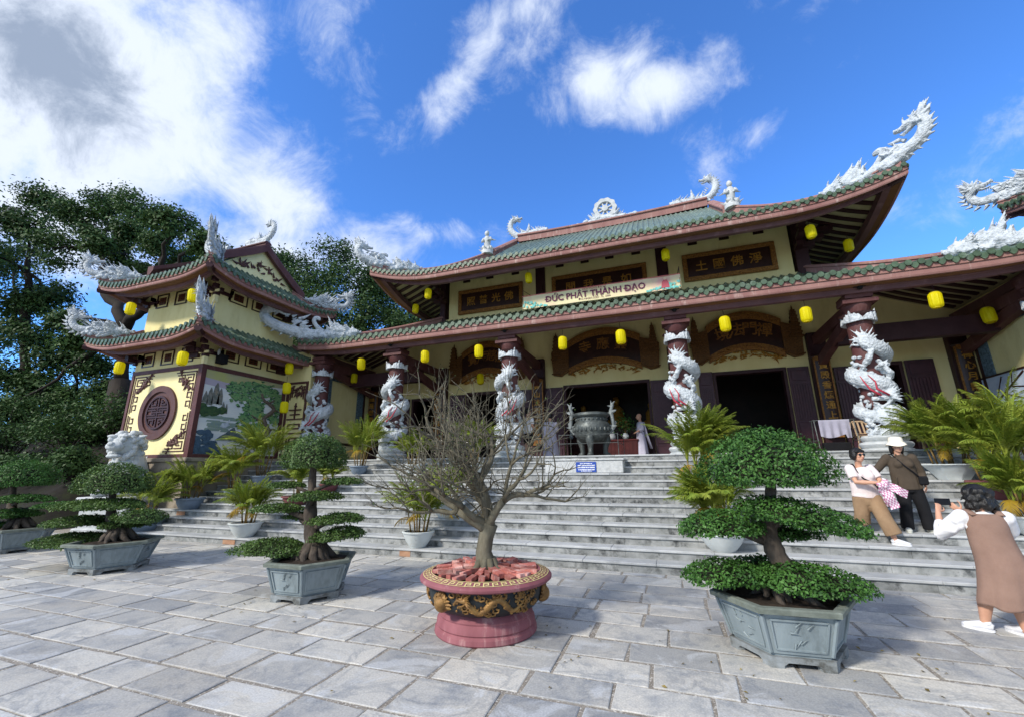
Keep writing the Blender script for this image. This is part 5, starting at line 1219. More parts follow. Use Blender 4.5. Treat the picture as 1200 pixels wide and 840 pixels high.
# ---------------------------------------------------------------- potted trees of the courtyard
def hex_pot(root, Rf=0.47, Rt=0.60, h=0.50, rz=0.0, m='pot_grey', n=6, sy=1.0):
    def ringp(R, z): return [Vector((R*math.cos(2*PI*k/n+rz), R*sy*math.sin(2*PI*k/n+rz), z)) for k in range(n)]
    b = MB(); prof = [(Rf*0.96, 0.085), (Rf*0.96, 0.10), (Rf*1.0, 0.11), (Rt*0.95, h-0.06), (Rt*0.955, h-0.055)]
    V = []; F = []
    for r, z in prof: V += ringp(r, z)
    V += ringp(Rt*0.86, h-0.055)
    m_ = len(prof)
    for i in range(m_): F += [(i*n+k, i*n+(k+1) % n, (i+1)*n+(k+1) % n, (i+1)*n+k) for k in range(n)]
    F += [tuple(range(n-1, -1, -1))]
    b.add(V, F)
    # framed panels and corner strips on each face
    A, B = ringp(Rf*1.0, 0.12), ringp(Rt*0.95, h-0.07)
    for k in range(n):
        a0, a1, b0, b1 = A[k], A[(k+1) % n], B[k], B[(k+1) % n]
        nn = (a1-a0).cross(b0-a0).normalized()
        q = lambda u, v: (a0*(1-u)+a1*u)*(1-v)+(b0*(1-u)+b1*u)*v+nn*0.006
        for (u0, v0, u1, v1) in ((0.1, 0.1, 0.9, 0.1), (0.1, 0.9, 0.9, 0.9), (0.1, 0.1, 0.1, 0.9), (0.9, 0.1, 0.9, 0.9)): b.bar(q(u0, v0), q(u1, v1), 0.014, 0.014, nn)
        b.tube([a0+(a0.normalized()*0.004), b0+(b0.normalized()*0.004)], 0.018, 6)
        rr = random.Random(k)
        c = q(0.5, 0.5); e1 = (a1-a0).normalized(); e2 = (b0-a0).normalized()
        for j in range(7):
            s = 0.06 if k % 2 else 0.085
            p = c+e1*rr.uniform(-s, s)+e2*rr.uniform(-0.09, 0.09)
            if k % 3 != 2: b.spike(p, e1*rr.uniform(-1, 1)+e2*rr.uniform(-1, 1)+nn*0.05, 0.075, 0.009, e1*rr.uniform(-0.04, 0.04), 4, 3)
    pot = b.build('pot', M[m], root)
    b = MB(); V = []; F = []
    for r, z in [(Rt*0.95, h-0.06), (Rt*1.05, h-0.05), (Rt*1.06, h-0.01), (Rt*1.03, h), (Rt*0.92, h), (Rt*0.90, h-0.01), (Rt*0.88, h-0.07)]: V += ringp(r, z)
    for i in range(6): F += [(i*n+k, i*n+(k+1) % n, (i+1)*n+(k+1) % n, (i+1)*n+k) for k in range(n)]
    b.add(V, F); b.build('rim', M['pot_rim'], pot)
    b = MB()
    b.add(ringp(Rf*1.06, 0.05)+ringp(Rf*1.06, 0.09)+ringp(Rf*0.92, 0.09)+ringp(Rf*0.92, 0.05), [(i*n+k, i*n+(k+1) % n, ((i+1) % 4)*n+(k+1) % n, ((i+1) % 4)*n+k) for i in range(4) for k in range(n)])
    P = ringp(Rf*1.0, 0.0)
    for k in range(n):
        d1 = (P[(k+1) % n]-P[k]).normalized(); d2 = (P[k-1]-P[k]).normalized(); o = P[k].normalized()
        for d in (d1, d2):
            V = []
            for (u, z) in ((0, 0), (0.10, 0), (0.10, 0.025), (0.14, 0.05), (0, 0.05)): V.append(P[k]*1.055+d*u+Vector((0, 0, z)))
            V += [p-o*0.06 for p in V]; b.add(V, [tuple(range(5)), tuple(range(9, 4, -1))]+[(i, 5+i, 5+(i+1) % 5, (i+1) % 5) for i in range(5)])
    b.build('foot', M['pot_foot'], pot)
    b = MB(); rows = []
    for i in range(7):
        r = Rt*0.89*i/6; rows.append([(r*math.cos(2*PI*k/18), r*sy*math.sin(2*PI*k/18), h-0.055+0.05*(1-(i/6)**2)+rnd.uniform(-0.008, 0.008)) for k in range(19)])
    b.grid(rows); b.build('soil', M['soil'], root)
    return h

def pad_leaves(pads, size, seed, dens=1.0, flat=0.35):
    r = np.random.default_rng(seed); CC = []; NN = []; TT = []
    for (x, y, z, rx, ry, rz_, tx, ty) in pads:           # tx, ty: tilt of the pad
        n = int(dens*(rx*ry*PI*1.5+(rx+ry)*rz_*3.0)/(size*size*0.34))
        th = r.uniform(0, 2*PI, n); lob = 1+0.11*np.sin(th*3+x*7)+0.08*np.sin(th*5+y*9)+0.06*np.sin(th*9+z*5)+np.abs(r.normal(0, 0.05, n))
        cz = r.uniform(-0.28, 1, n); s = np.sqrt(np.maximum(0, 1-np.maximum(cz, 0)**2))
        s = np.where(cz < 0, 1-0.55*r.random(n)*(-cz/0.28), s)
        depth = 1-0.22*r.random(n)**2
        bump = 1+0.07*np.sin(x*13+th*7)*np.cos(cz*6)+np.abs(r.normal(0, 0.05, n))
        px = rx*s*np.cos(th)*lob*depth; py = ry*s*np.sin(th)*lob*depth; pz = np.where(cz >= 0, rz_*cz*depth*bump, rz_*cz*flat*2)
        pz = pz+px*tx+py*ty+r.normal(0, size*0.18, n)
        CC.append(np.stack([x+px, y+py, z+pz], 1)); nn = np.stack([px/rx**2, py/ry**2, np.maximum(pz, -0.3*rz_)/rz_**2+1.2/rz_*0.3], 1)
        NN.append(nn/(np.linalg.norm(nn, axis=1)[:, None]+1e-9)); 
        t = 0.5+0.2*np.sin(px*11+x)*np.cos(py*9+y)+r.normal(0, 0.2, n); TT.append(np.clip(t, 0, 1))
    C = np.concatenate(CC); Nn = np.concatenate(NN); T = np.concatenate(TT)
    V, F = leaf_cloud(C, Nn, size, r, 0.55, 0.55, 0.5)
    return V, F, T
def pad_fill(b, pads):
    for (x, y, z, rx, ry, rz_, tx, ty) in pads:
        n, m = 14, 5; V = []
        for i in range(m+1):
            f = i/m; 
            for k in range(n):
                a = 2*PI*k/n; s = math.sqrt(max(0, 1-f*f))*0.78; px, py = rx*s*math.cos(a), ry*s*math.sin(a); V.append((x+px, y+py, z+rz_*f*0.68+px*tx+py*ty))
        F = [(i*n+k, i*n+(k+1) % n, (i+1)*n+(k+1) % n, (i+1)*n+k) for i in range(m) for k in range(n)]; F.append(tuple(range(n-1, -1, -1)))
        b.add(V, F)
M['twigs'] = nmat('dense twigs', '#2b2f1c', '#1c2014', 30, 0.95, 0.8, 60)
def bonsai(label, loc, rz, pads, trunk, trunk_r, seed, leaf='leaf', size=0.05, roots=9, pot=True, dens=1.0, Rf=0.47, Rt=0.60):
    t = thing('potted_bonsai', label, 'bonsai', loc, 0.0)
    OFF[t.name] = Vector((0, 0, 0))
    h = hex_pot(t, Rf, Rt, 0.50, rz)
    rr = random.Random(seed)
    b = MB(); Q = bez(trunk, 5); m = len(Q)
    rad = [trunk_r*(1-0.72*(i/(m-1))**0.8)*(1+0.1*rr.uniform(-1, 1)) for i in range(m)]; rad[0] *= 1.5; rad[1] *= 1.2
    b.tube(Q, rad, 10)
    for k in range(roots):
        a = 2*PI*k/roots+rr.uniform(-0.2, 0.2); L = rr.uniform(0.26, 0.44); x0, y0, z0 = trunk[0]
        b.tube([(x0+trunk_r*0.5*math.cos(a), y0+trunk_r*0.5*math.sin(a), z0+trunk_r*1.5), (x0+trunk_r*1.4*math.cos(a), y0+trunk_r*1.4*math.sin(a), z0+0.08), (x0+L*0.7*math.cos(a+0.15), y0+L*0.7*math.sin(a+0.15), z0+0.03), (x0+L*math.cos(a+0.3), y0+L*math.sin(a+0.3), z0-0.03)], [trunk_r*0.45, trunk_r*0.4, 0.035, 0.015], 6)
    for (x, y, z, rx, ry, rz_, tx, ty) in pads:
        i = min(range(m), key=lambda j: abs(Q[j][2]-(z-0.12))+0.2*math.hypot(Q[j][0]-x, Q[j][1]-y)); p = Vector(Q[i]); e = Vector((x, y, z+0.02)); d = e-p
        if d.length < 0.05: continue
        mid = p+d*0.5+Vector((rr.uniform(-0.05, 0.05), rr.uniform(-0.05, 0.05), 0.02)); r0 = max(0.018, min(rad[i]*0.5, 0.05))
        b.tube([p, mid, e], [r0, r0*0.75, r0*0.5], 6)
        for k in range(9):
            a = rr.uniform(0, 2*PI); f = rr.uniform(0.4, 0.85)
            q = Vector((x+rx*f*math.cos(a), y+ry*f*math.sin(a), z+0.02+rx*f*math.cos(a)*tx+ry*f*math.sin(a)*ty)); s = mid+(e-mid)*rr.uniform(0.1, 1)
            b.tube([s, (s+q)/2+Vector((0, 0, -0.02)), q], [0.013, 0.010, 0.006], 5)
    b.build('trunk', M['bark_dark'], t, True)
    for i, pd in enumerate(pads):
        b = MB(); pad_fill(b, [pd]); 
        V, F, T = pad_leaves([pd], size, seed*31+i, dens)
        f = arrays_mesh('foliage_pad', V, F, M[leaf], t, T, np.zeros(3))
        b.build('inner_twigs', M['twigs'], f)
    return t
def rel(px, X0, yy, Y_=None):                     # pads in absolute X, Z -> local to the pot
    return [(x-X0, y, z, rx, ry, rz_, tx, ty) for (x, y, z, rx, ry, rz_, tx, ty) in px]
# the large one on the right
C_ = (0.88, 5.22)
pads = rel([(0.93, 0.07, 1.60, 0.58, 0.54, 0.47, 0.0, 0), (1.13, 0.0, 1.17, 0.54, 0.44, 0.20, -0.20, 0), (0.42, 0.05, 1.06, 0.40, 0.40, 0.19, 0.05, 0), (1.08, 0.42, 0.98, 0.32, 0.3, 0.12, 0, 0),
            (0.40, -0.06, 0.62, 0.38, 0.36, 0.16, 0.02, 0), (1.13, -0.10, 0.61, 0.47, 0.36, 0.18, -0.05, 0), (0.85, 0.3, 0.64, 0.36, 0.3, 0.13, 0, 0)], C_[0], 0)
bonsai('large bonsai with a round dome crown in a grey hexagonal pot before the women', (C_[0], C_[1], 0), R_(4), pads,
       [(0.06, 0.02, 0.46), (0.10, 0.03, 0.65), (0.02, 0.05, 0.88), (0.0, 0.06, 1.1), (0.05, 0.06, 1.35), (0.10, 0.07, 1.6)], 0.14, 1, 'leaf', 0.037, 11, dens=1.3)
C_ = (-4.97, 5.27)
pads = rel([(-5.22, 0.1, 1.82, 0.47, 0.45, 0.42, 0, 0), (-5.72, 0.1, 1.46, 0.28, 0.26, 0.07, 0, 0), (-4.66, 0.15, 1.52, 0.28, 0.26, 0.07, 0, 0), (-4.98, -0.05, 1.30, 0.36, 0.32, 0.10, 0.02, 0),
            (-5.72, 0.0, 1.12, 0.36, 0.32, 0.09, 0, 0), (-4.66, 0.1, 0.98, 0.36, 0.34, 0.11, 0.06, 0), (-5.5, 0.2, 1.0, 0.2, 0.2, 0.07, 0, 0), (-4.62, 0.12, 0.76, 0.34, 0.34, 0.14, 0.1, 0), (-5.60, -0.12, 0.58, 0.52, 0.44, 0.14, -0.03, 0)], C_[0], 0)
bonsai('tiered bonsai with many flat shelves in a grey pot, left of the rose pot', (C_[0], C_[1], 0), R_(2), pads,
       [(0.0, 0.03, 0.44), (-0.03, 0.04, 0.62), (-0.12, 0.05, 0.85), (-0.18, 0.06, 1.08), (-0.20, 0.08, 1.3), (-0.25, 0.1, 1.55), (-0.25, 0.1, 1.85)], 0.15, 2, 'leaf2', 0.036, 12, dens=1.35)
C_ = (-9.75, 5.45)
pads = rel([(-10.30, 0.1, 1.40, 0.56, 0.55, 0.46, 0, 0), (-10.35, 0.0, 1.06, 0.78, 0.6, 0.15, 0, 0), (-10.75, -0.05, 0.76, 0.62, 0.55, 0.13, 0.02, 0), (-10.70, -0.1, 0.44, 0.70, 0.6, 0.13, -0.03, 0), (-9.35, 0.1, 0.86, 0.34, 0.4, 0.16, -0.1, 0), (-9.9, 0.2, 0.72, 0.4, 0.4, 0.12, 0, 0)], C_[0], 0)
bonsai('low bonsai spreading far over its grey pot in front of the white lion', (C_[0], C_[1], 0), R_(8), pads,
       [(0.0, 0.03, 0.46), (-0.15, 0.04, 0.62), (-0.35, 0.05, 0.85), (-0.45, 0.05, 1.1), (-0.55, 0.08, 1.5)], 0.15, 3, 'leaf2', 0.042, 9, dens=1.35, Rf=0.52, Rt=0.68)
C_ = (-14.25, 5.95)
pads = rel([(-14.75, 0.1, 1.50, 0.56, 0.6, 0.48, 0, 0), (-14.35, 0.0, 1.08, 0.55, 0.5, 0.13, 0, 0), (-14.5, -0.1, 0.74, 0.55, 0.5, 0.16, 0.04, 0), (-14.75, -0.1, 0.46, 0.45, 0.5, 0.14, 0, 0), (-13.3, 0.2, 0.95, 0.4, 0.4, 0.1, 0, 0)], C_[0], 0)
bonsai('bonsai cut by the left edge, dark green dome above a grey pot', (C_[0], C_[1], 0), R_(20), pads,
       [(0.0, 0.03, 0.46), (-0.3, 0.04, 0.65), (-0.6, 0.05, 0.95), (-0.7, 0.05, 1.2), (-0.85, 0.08, 1.6)], 0.15, 4, 'leaf', 0.042, 9, dens=1.35, Rf=0.52, Rt=0.68)

# the rose pot with the bare tree
def rose_pot():
    t = thing('potted_tree', 'bare branching tree in a large rose pot with a gilded relief band', 'potted tree', (-2.08, 4.86, 0)); OFF[t.name] = Vector((0, 0, 0))
    b = MB(); b.lathe([(0.02, 0.0), (0.545, 0.0), (0.56, 0.02), (0.555, 0.06), (0.53, 0.085), (0.54, 0.10), (0.535, 0.145), (0.51, 0.18), (0.515, 0.195), (0.49, 0.225), (0.47, 0.245), (0.48, 0.26)], 56); b.build('pot_base', M['red_pot'], t, True, 35)
    prof = [(0.47, 0.245), (0.56, 0.28), (0.615, 0.34), (0.64, 0.42), (0.64, 0.48), (0.63, 0.52)]
    b = MB(); b.lathe(prof, 56); bowl = b.build('bowl', M['relief_dark'], t, True, 60)
    def rad(z):
        for (r0, z0), (r1, z1) in zip(prof, prof[1:]):
            if z <= z1: return r0+(r1-r0)*(z-z0)/(z1-z0)
        return prof[-1][0]
    S = lambda a, z, o=0.0: Vector(((rad(z)+o)*math.sin(a), -(rad(z)+o)*math.cos(a), z))
    b = MB(); rr = random.Random(8)
    for a0 in [(-0.38+2*PI*k/3) for k in range(3)]:
        b.ball(S(a0, 0.385), (0.085, 0.085, 0.085), 14, 9)
        for k in range(13):
            f = -1.9+3.8*k/12; 
            pp = [S(a0+0.16*math.sin(f)*(0.7+q*0.5)+0.02*math.sin(q*3+k), 0.385+0.105*math.cos(f)*(0.7+q*0.45), 0.012) for q in (0, 0.5, 1)]
            b.tube(pp, [0.026, 0.019, 0.004], 5)
    for c0 in [(0.55+2*PI*k/3) for k in range(3)]:      # coiled dragons between the suns
        P = []; n = 44
        for i in range(n): f = i/(n-1); P.append(S(c0+0.72*(f-0.5)*1.9, 0.39+0.06*math.sin(f*15), -0.004))
        b.tube(P, [0.026*(0.4+math.sin(PI*min(1, i/n*1.1+0.05))) for i in range(n)], 7)
        for i in range(2, n-1): b.spike(P[i]+Vector((0, 0, 0.03)), (rr.uniform(-1, 1), rr.uniform(-1, 0.2), 1), 0.06, 0.014, None, 4, 2)
        dragon_head(b, S(c0-0.45, 0.44, 0.02), S(c0-0.75, 0.43, 0.03)-S(c0-0.45, 0.44, 0.02), (0, 0, 1), 0.14, rr)
        for k in range(60):
            a = c0+rr.uniform(-0.8, 0.8); z = rr.uniform(0.29, 0.50)
            if rr.random() < 0.5: b.ball(S(a, z, 0.004), 0.015*rr.uniform(0.7, 1.3), 7, 5)
            else: b.tube([S(a+0.05*math.sin(q*1.1), z+0.025*math.cos(q*1.1)*0.8, 0.012) for q in range(6)], [0.010]*6, 5)
    b.build('gilded_relief', M['relief_gold'], bowl, True, 60)
    b = MB(); b.lathe([(0.62, 0.515), (0.715, 0.52), (0.735, 0.535), (0.737, 0.555), (0.725, 0.57), (0.70, 0.582), (0.605, 0.607), (0.595, 0.595), (0.585, 0.55)], 64); rim = b.build('rim', M['red_pot'], t, True, 35)
    b = MB(); n = 46
    def sl(u0, u1, v0, v1):                          # a flat strip on the sloping rim, u angle steps, v across
        a0, a1 = 2*PI*u0/n, 2*PI*u1/n; V = []
        k = max(2, int(abs(u1-u0)*3)+1)
        for v, dz in ((v0, 0.004), (v1, 0.004)):
            r = 0.612+0.088*v; z = 0.6055-0.0232*v+dz
            for i in range(k+1): a = a0+(a1-a0)*i/k; V.append((r*math.cos(a), r*math.sin(a), z))
        b.add(V, [(i, i+1, k+2+i, k+1+i) for i in range(k)])
    for i in range(n):
        sl(i, i+1, 0.0, 0.09) ; sl(i, i+1, 0.93, 1.02)
        sl(i+0.1, i+0.75, 0.22, 0.36); sl(i+0.1, i+0.25, 0.22, 0.93); sl(i+0.62, i+0.77, 0.22, 0.7); sl(i+0.36, i+0.77, 0.58, 0.72)
    b.build('key_pattern', M['key'], rim)
    b = MB(); rows = [[(0.59*i/5*math.cos(2*PI*k/32), 0.59*i/5*math.sin(2*PI*k/32), 0.572+0.02*(1-i/5)) for k in range(33)] for i in range(6)]; b.grid(rows); b.build('soil', M['soil'], t)
    b = MB(); rr = random.Random(12)
    for ring_, (r0, cnt) in enumerate(((0.18, 9), (0.33, 17), (0.49, 26))):
        for k in range(cnt):
            a = 2*PI*k/cnt+rr.uniform(-0.08, 0.08); r = r0+rr.uniform(-0.03, 0.03); L = rr.uniform(0.12, 0.2); w = rr.uniform(0.05, 0.085)
            d = Vector((math.cos(a), math.sin(a), rr.uniform(-0.12, 0.12))).normalized(); s = Vector((-math.sin(a), math.cos(a), rr.uniform(-0.25, 0.25))).normalized(); u = d.cross(s)
            b.tint = rr.random(); b.obox((r*math.cos(a), r*math.sin(a), 0.602+0.02*(1-r/0.6)+rr.uniform(-0.006, 0.012)), d*L/2, s*w/2, u*0.022)
    b.build('brick_pieces', M['brick'], t)
    # the tree
    rr = random.Random(21); b = MB(); tips = []
    def limb(p, d, L, r, depth):
        n = 4 if depth < 3 else 3; pts = [p]; q = p.copy(); dd = d.copy()
        for i in range(n):
            dd = (dd+Vector((rr.uniform(-0.38, 0.38), rr.uniform(-0.38, 0.38), rr.uniform(-0.22, 0.26)))).normalized(); q = q+dd*L/n; pts.append(q.copy())
        r1 = r*(0.72 if depth < 6 else 0.35)
        b.tube(pts, [r+(r1-r)*i/n for i in range(n+1)], 8 if depth < 2 else (6 if depth < 4 else 4))
        if depth >= 7 or r1 < 0.0019: return
        k = rr.choice((2, 3, 3)) if depth < 4 else 2
        az0 = rr.uniform(0, 2*PI)
        for i in range(k):
            an = rr.uniform(0.45, 1.05) if i else rr.uniform(0.15, 0.5); az = az0+2*PI*i/k+rr.uniform(-0.4, 0.4)
            x = dd.cross(Vector((0, 0, 1))); x = x.normalized() if x.length > 0.1 else Vector((1, 0, 0)); y = dd.cross(x)
            nd = (dd*math.cos(an)+(x*math.cos(az)+y*math.sin(az))*math.sin(an)); nd.z = max(nd.z, -0.05)+0.12
            limb(q, nd.normalized(), L*rr.uniform(0.74, 0.98), r1*(0.92 if i == 0 else 0.72), depth+1)
        for i in range(2 if depth < 4 else 1):        # short side twigs
            f = rr.randint(1, n-1); a = rr.uniform(0, 2*PI); nd = (Vector((math.cos(a), math.sin(a), rr.uniform(0.1, 0.9)))).normalized()
            if rr.random() < 0.75: limb(pts[f], nd, L*0.55, max(r1*0.35, 0.004), max(depth+2, 4))
    b.tube([(0, 0.0, 0.55), (0.0, 0, 0.64), (-0.035, 0, 0.78), (-0.01, 0.01, 0.94), (0.03, 0.02, 1.08)], [0.17, 0.12, 0.092, 0.088, 0.098], 12)
    for k in range(8):
        a = 2*PI*k/8+rr.uniform(-0.3, 0.3); b.tube([(0.07*math.cos(a), 0.07*math.sin(a), 0.70), (0.14*math.cos(a), 0.14*math.sin(a), 0.61), (0.24*math.cos(a), 0.24*math.sin(a), 0.595)], [0.05, 0.04, 0.012], 6)
    for (p, d, L, r) in (((0.0, 0.0, 1.0), (-0.62, -0.2, 0.85), 0.42, 0.055), ((0.02, 0.02, 1.05), (-0.08, 0.1, 1.0), 0.48, 0.085), ((0.03, 0.0, 1.04), (0.6, -0.1, 0.85), 0.40, 0.06), ((0.02, 0.03, 1.06), (0.3, 0.75, 0.8), 0.40, 0.05), ((0.0, 0.0, 1.05), (-0.35, -0.75, 0.75), 0.38, 0.045), ((0.0, 0.0, 1.05), (-0.5, 0.5, 0.9), 0.36, 0.04), ((0.0, 0.0, 1.05), (0.4, -0.6, 0.9), 0.36, 0.04)):
        limb(Vector(p), Vector(d).normalized(), L, r, 1)
    W_ = lambda p: (p[0]*(0.80 if p[0] > 0 else 0.95)*min(1, 1), p[1]*0.85, 1.08+(p[2]-1.08)*1.13) if p[2] > 1.08 else p
    b.v = [W_(p) for p in b.v]
    b.build('bare_branches', M['bark'], t, True)
    r = np.random.default_rng(3); vv = np.array(b.v); hi = vv[(np.hypot(vv[:, 0], vv[:, 1]) > 0.35) & (vv[:, 2] > 1.25)]; C = hi[r.integers(0, len(hi), 750)]+r.normal(0, 0.012, (750, 3))
    V, F = leaf_cloud(C, r.normal(0, 1, (750, 3)), 0.021, r, 0.6, 0.8); arrays_mesh('buds', V, F, M['leaf2'], t, r.random(750), np.zeros(3))['kind'] = 'stuff'
rose_pot()

# ---------------------------------------------------------------- potted palms
def frond(V, F, T, base, az, lean, L, droop, rr, width=0.30, nl=20):
    """one arching feather leaf"""
    d0 = Vector((math.cos(az)*math.sin(lean), math.sin(az)*math.sin(lean), math.cos(lean))); P = []; q = Vector(base); d = d0.copy(); n = 12
    for i in range(n+1):
        P.append(q.copy()); d = (d+Vector((math.cos(az), math.sin(az), 0))*droop*0.05+Vector((0, 0, -1))*droop*(0.03+0.11*i/n)).normalized(); q = q+d*L/n
    side = Vector((-math.sin(az), math.cos(az), 0))
    # rachis
    for i in range(n):
        a, c = P[i], P[i+1]; w = 0.008*(1-i/n)+0.003; b0 = len(V); V += [a-side*w, a+side*w, c+side*w, c-side*w]; F.append((b0, b0+1, b0+2, b0+3)); T.append(0.9)
    for i in range(nl):
        f = 0.22+0.78*(i+0.5)/nl; x = f*n; k = min(n-1, int(x)); p = P[k].lerp(P[k+1], x-k); t = (P[k+1]-P[k]).normalized(); up = side.cross(t).normalized()
        ll = width*(math.sin(PI*min(1, 0.12+0.86*f))**0.6)*rr.uniform(0.85, 1.1); tn = rr.uniform(0.25, 0.75)
        for s in (-1, 1):
            dr = (side*s*0.62+t*(0.62+0.5*f)+up*(0.30-0.1*f)+Vector((rr.uniform(-0.14, 0.14), rr.uniform(-0.14, 0.14), rr.uniform(-0.1, 0.1)))).normalized(); w = t*0.5*0.020*rr.uniform(0.8, 1.2)+up*0.006
            m_ = p+dr*ll*0.5; e = p+dr*ll*0.92+Vector((0, 0, -0.22*ll)); b0 = len(V)
            V += [p-w*0.6, p+w*0.6, m_+w, m_-w, e+w*0.15, e-w*0.15]; F += [(b0, b0+1, b0+2, b0+3), (b0+3, b0+2, b0+4, b0+5)]; T += [tn, tn]
def palm(label, loc, H, kind, seed, nst=9, nfr=26, spread=1.0, pot_r=0.30, pot_h=0.30, dry=3, rz=0.0, stems_tall=0.30):
    """H: height of the whole above the step it stands on"""
    t = thing('potted_palm', label, 'palm', loc, 0.0, 'potted palms on the steps'); OFF[t.name] = Vector((0, 0, 0)); rr = random.Random(seed)
    b = MB()
    if kind == 'white': prof = [(0.5, 0), (0.52, 0.03), (0.62, 0.15), (0.82, 0.45), (0.97, 0.82), (1.0, 0.88), (1.06, 0.90), (1.07, 0.97), (1.02, 1.0), (0.92, 0.98), (0.90, 0.85)]
    elif kind == 'wide': prof = [(0.52, 0), (0.54, 0.04), (0.8, 0.6), (0.98, 0.92), (1.06, 0.94), (1.06, 1.0), (0.95, 1.0), (0.93, 0.88)]
    else: prof = [(0.62, 0), (0.66, 0.06), (0.82, 0.3), (0.93, 0.62), (0.95, 0.80), (1.06, 0.83), (1.08, 0.93), (1.05, 1.0), (0.94, 0.98), (0.92, 0.86)]
    b.lathe([(r*pot_r, z*pot_h) for r, z in prof], 28 if kind != 'wide' else 8, cap=False)
    b.lathe([(0.001, 0.002), (prof[0][0]*pot_r, 0.002)], 28 if kind != 'wide' else 8, cap=False)
    mt = {'white': 'pot_white', 'wide': 'pot_white', 'blue': 'pot_blue', 'red': 'pot_red'}[kind]
    b.build('pot', M[mt], t, True, 35)
    b = MB(); b.lathe([(0.001, pot_h*0.9), (pot_r*0.9, pot_h*0.87)], 20, cap=False); b.build('soil', M['soil'], t)
    V, F, T = [], [], []; V2, F2, T2 = [], [], []
    b = MB(); Hf = H-pot_h
    tops = []
    for k in range(nst):
        a = rr.uniform(0, 2*PI); r = pot_r*0.6*math.sqrt(rr.random()); h = Hf*stems_tall*rr.uniform(0.6, 1.25); q = Vector((r*math.cos(a), r*math.sin(a), pot_h*0.85)); e = q+Vector((math.cos(a)*h*0.18, math.sin(a)*h*0.18, h))
        b.tube([q, q.lerp(e, 0.5), e], [0.016, 0.015, 0.011], 6); tops.append((e, a))
        for j in range(3): b.tube([q.lerp(e, 0.25+0.25*j), q.lerp(e, 0.27+0.25*j)], [0.019, 0.019], 6)
    b.build('canes', M['stem'], t, True)
    for i in range(int(nfr*2.0)):
        e, a = tops[i % nst]; az = a+rr.uniform(-1.3, 1.3) if i >= nst else rr.uniform(0, 2*PI); f = rr.random()
        L = (Hf*(0.86-stems_tall*0.5))*rr.uniform(0.8, 1.08); lean = 0.04+0.54*spread*f**1.3
        frond(V, F, T, e, az, lean, L, 0.55+0.9*f, rr, 0.20*min(1.2, Hf/1.1), 44)
    for i in range(dry):
        e, a = tops[rr.randrange(nst)]; frond(V2, F2, T2, e-Vector((0, 0, 0.05)), rr.uniform(0, 2*PI) if i else -PI/2+rr.uniform(-0.6, 0.6), 0.75+0.4*rr.random(), Hf*0.55, 1.8, rr, 0.24)
    arrays_mesh('fronds', np.array([tuple(v) for v in V]), np.array(F), M['palm'], t, np.array(T), np.zeros(3))
    if dry: arrays_mesh('yellow_fronds', np.array([tuple(v) for v in V2]), np.array(F2), M['palm_dry'], t, np.array(T2), np.zeros(3))
    return t
Yk = lambda k: Y0+(k-1)*TREAD+0.19
for args in [
    ('palm in a blue grey pot on the lowest step beside the white lion', (-13.7, Yk(1)+0.03, RISE), 1.75, 'blue', 101, 8, 24, 1.1, 0.42, 0.34, 1),
    ('palm in a blue grey pot by the foot of the pavilion', (-13.55, Yk(4), 4*RISE), 1.65, 'blue', 102, 9, 26, 0.9, 0.36, 0.32, 2),
    ('palm with yellow lower leaves in a white bowl, left of the tiered bonsai', (-9.9, Yk(1), RISE), 1.5, 'white', 103, 9, 24, 0.85, 0.36, 0.34, 6),
    ('palm in a blue grey pot half way up the steps below the mural', (-12.75, Yk(6), 6*RISE), 1.75, 'blue', 104, 8, 24, 1.0, 0.26, 0.24, 2),
    ('small palm in a brown pot behind the shelves of the tiered bonsai', (-9.85, Yk(5), 5*RISE), 1.35, 'red', 105, 7, 20, 0.9, 0.36, 0.24, 2),
    ('small palm in a dark pot under the dome of the tiered bonsai', (-9.4, Yk(7), 7*RISE), 1.1, 'red', 106, 6, 18, 0.9, 0.26, 0.22, 1),
    ('upright palm in a blue grey pot near the second dragon column', (-9.25, Yk(10), 10*RISE), 1.9, 'blue', 107, 9, 26, 0.75, 0.27, 0.26, 2),
    ('palm with yellow fronds in a white bowl, just left of the rose pot', (-5.05, Yk(1), RISE), 1.6, 'white', 108, 10, 28, 0.7, 0.31, 0.32, 5),
    ('palm in a wide white bowl on the fourth step behind the bare tree', (-4.95, Yk(4), 4*RISE), 1.35, 'white', 109, 8, 22, 0.9, 0.38, 0.32, 1),
    ('palm on the upper steps seen through the bare branches', (-5.25, Yk(10), 10*RISE), 1.6, 'white', 110, 9, 26, 0.9, 0.3, 0.3, 0),
    ('palm on the upper steps beside the second dragon column from the left', (-7.3, Yk(10), 10*RISE), 1.35, 'white', 111, 8, 22, 0.8, 0.28, 0.28, 0),
    ('palm below the mural with leaves over the painted rocks', (-12.5, Yk(8), 8*RISE), 2.2, 'blue', 115, 10, 28, 0.9, 0.3, 0.3, 1),
    ('bushy palm in a white bowl low on the steps, left of the dome bonsai', (0.70, Yk(2), 2*RISE), 1.5, 'white', 112, 14, 44, 0.75, 0.36, 0.30, 6),
    ('tall bushy palm higher on the steps, above and left of the dome bonsai', (0.52, Yk(7), 7*RISE), 2.0, 'white', 118, 14, 46, 0.7, 0.34, 0.30, 3),
    ('palm in a white angular bowl behind the woman in brown', (5.2, Yk(9)+0.1, 9*RISE), 1.75, 'wide', 113, 14, 44, 0.95, 0.46, 0.30, 3),
    ('broad palm in a dull red pot at the right, above the woman in the dress', (5.45, Yk(7), 7*RISE), 1.9, 'red', 114, 18, 60, 0.9, 0.42, 0.32, 5),
    ('palm at the right edge behind the woman in the dress', (5.2, Yk(4), 4*RISE), 1.4, 'white', 116, 10, 26, 1.0, 0.36, 0.3, 3),
]: palm(*args)
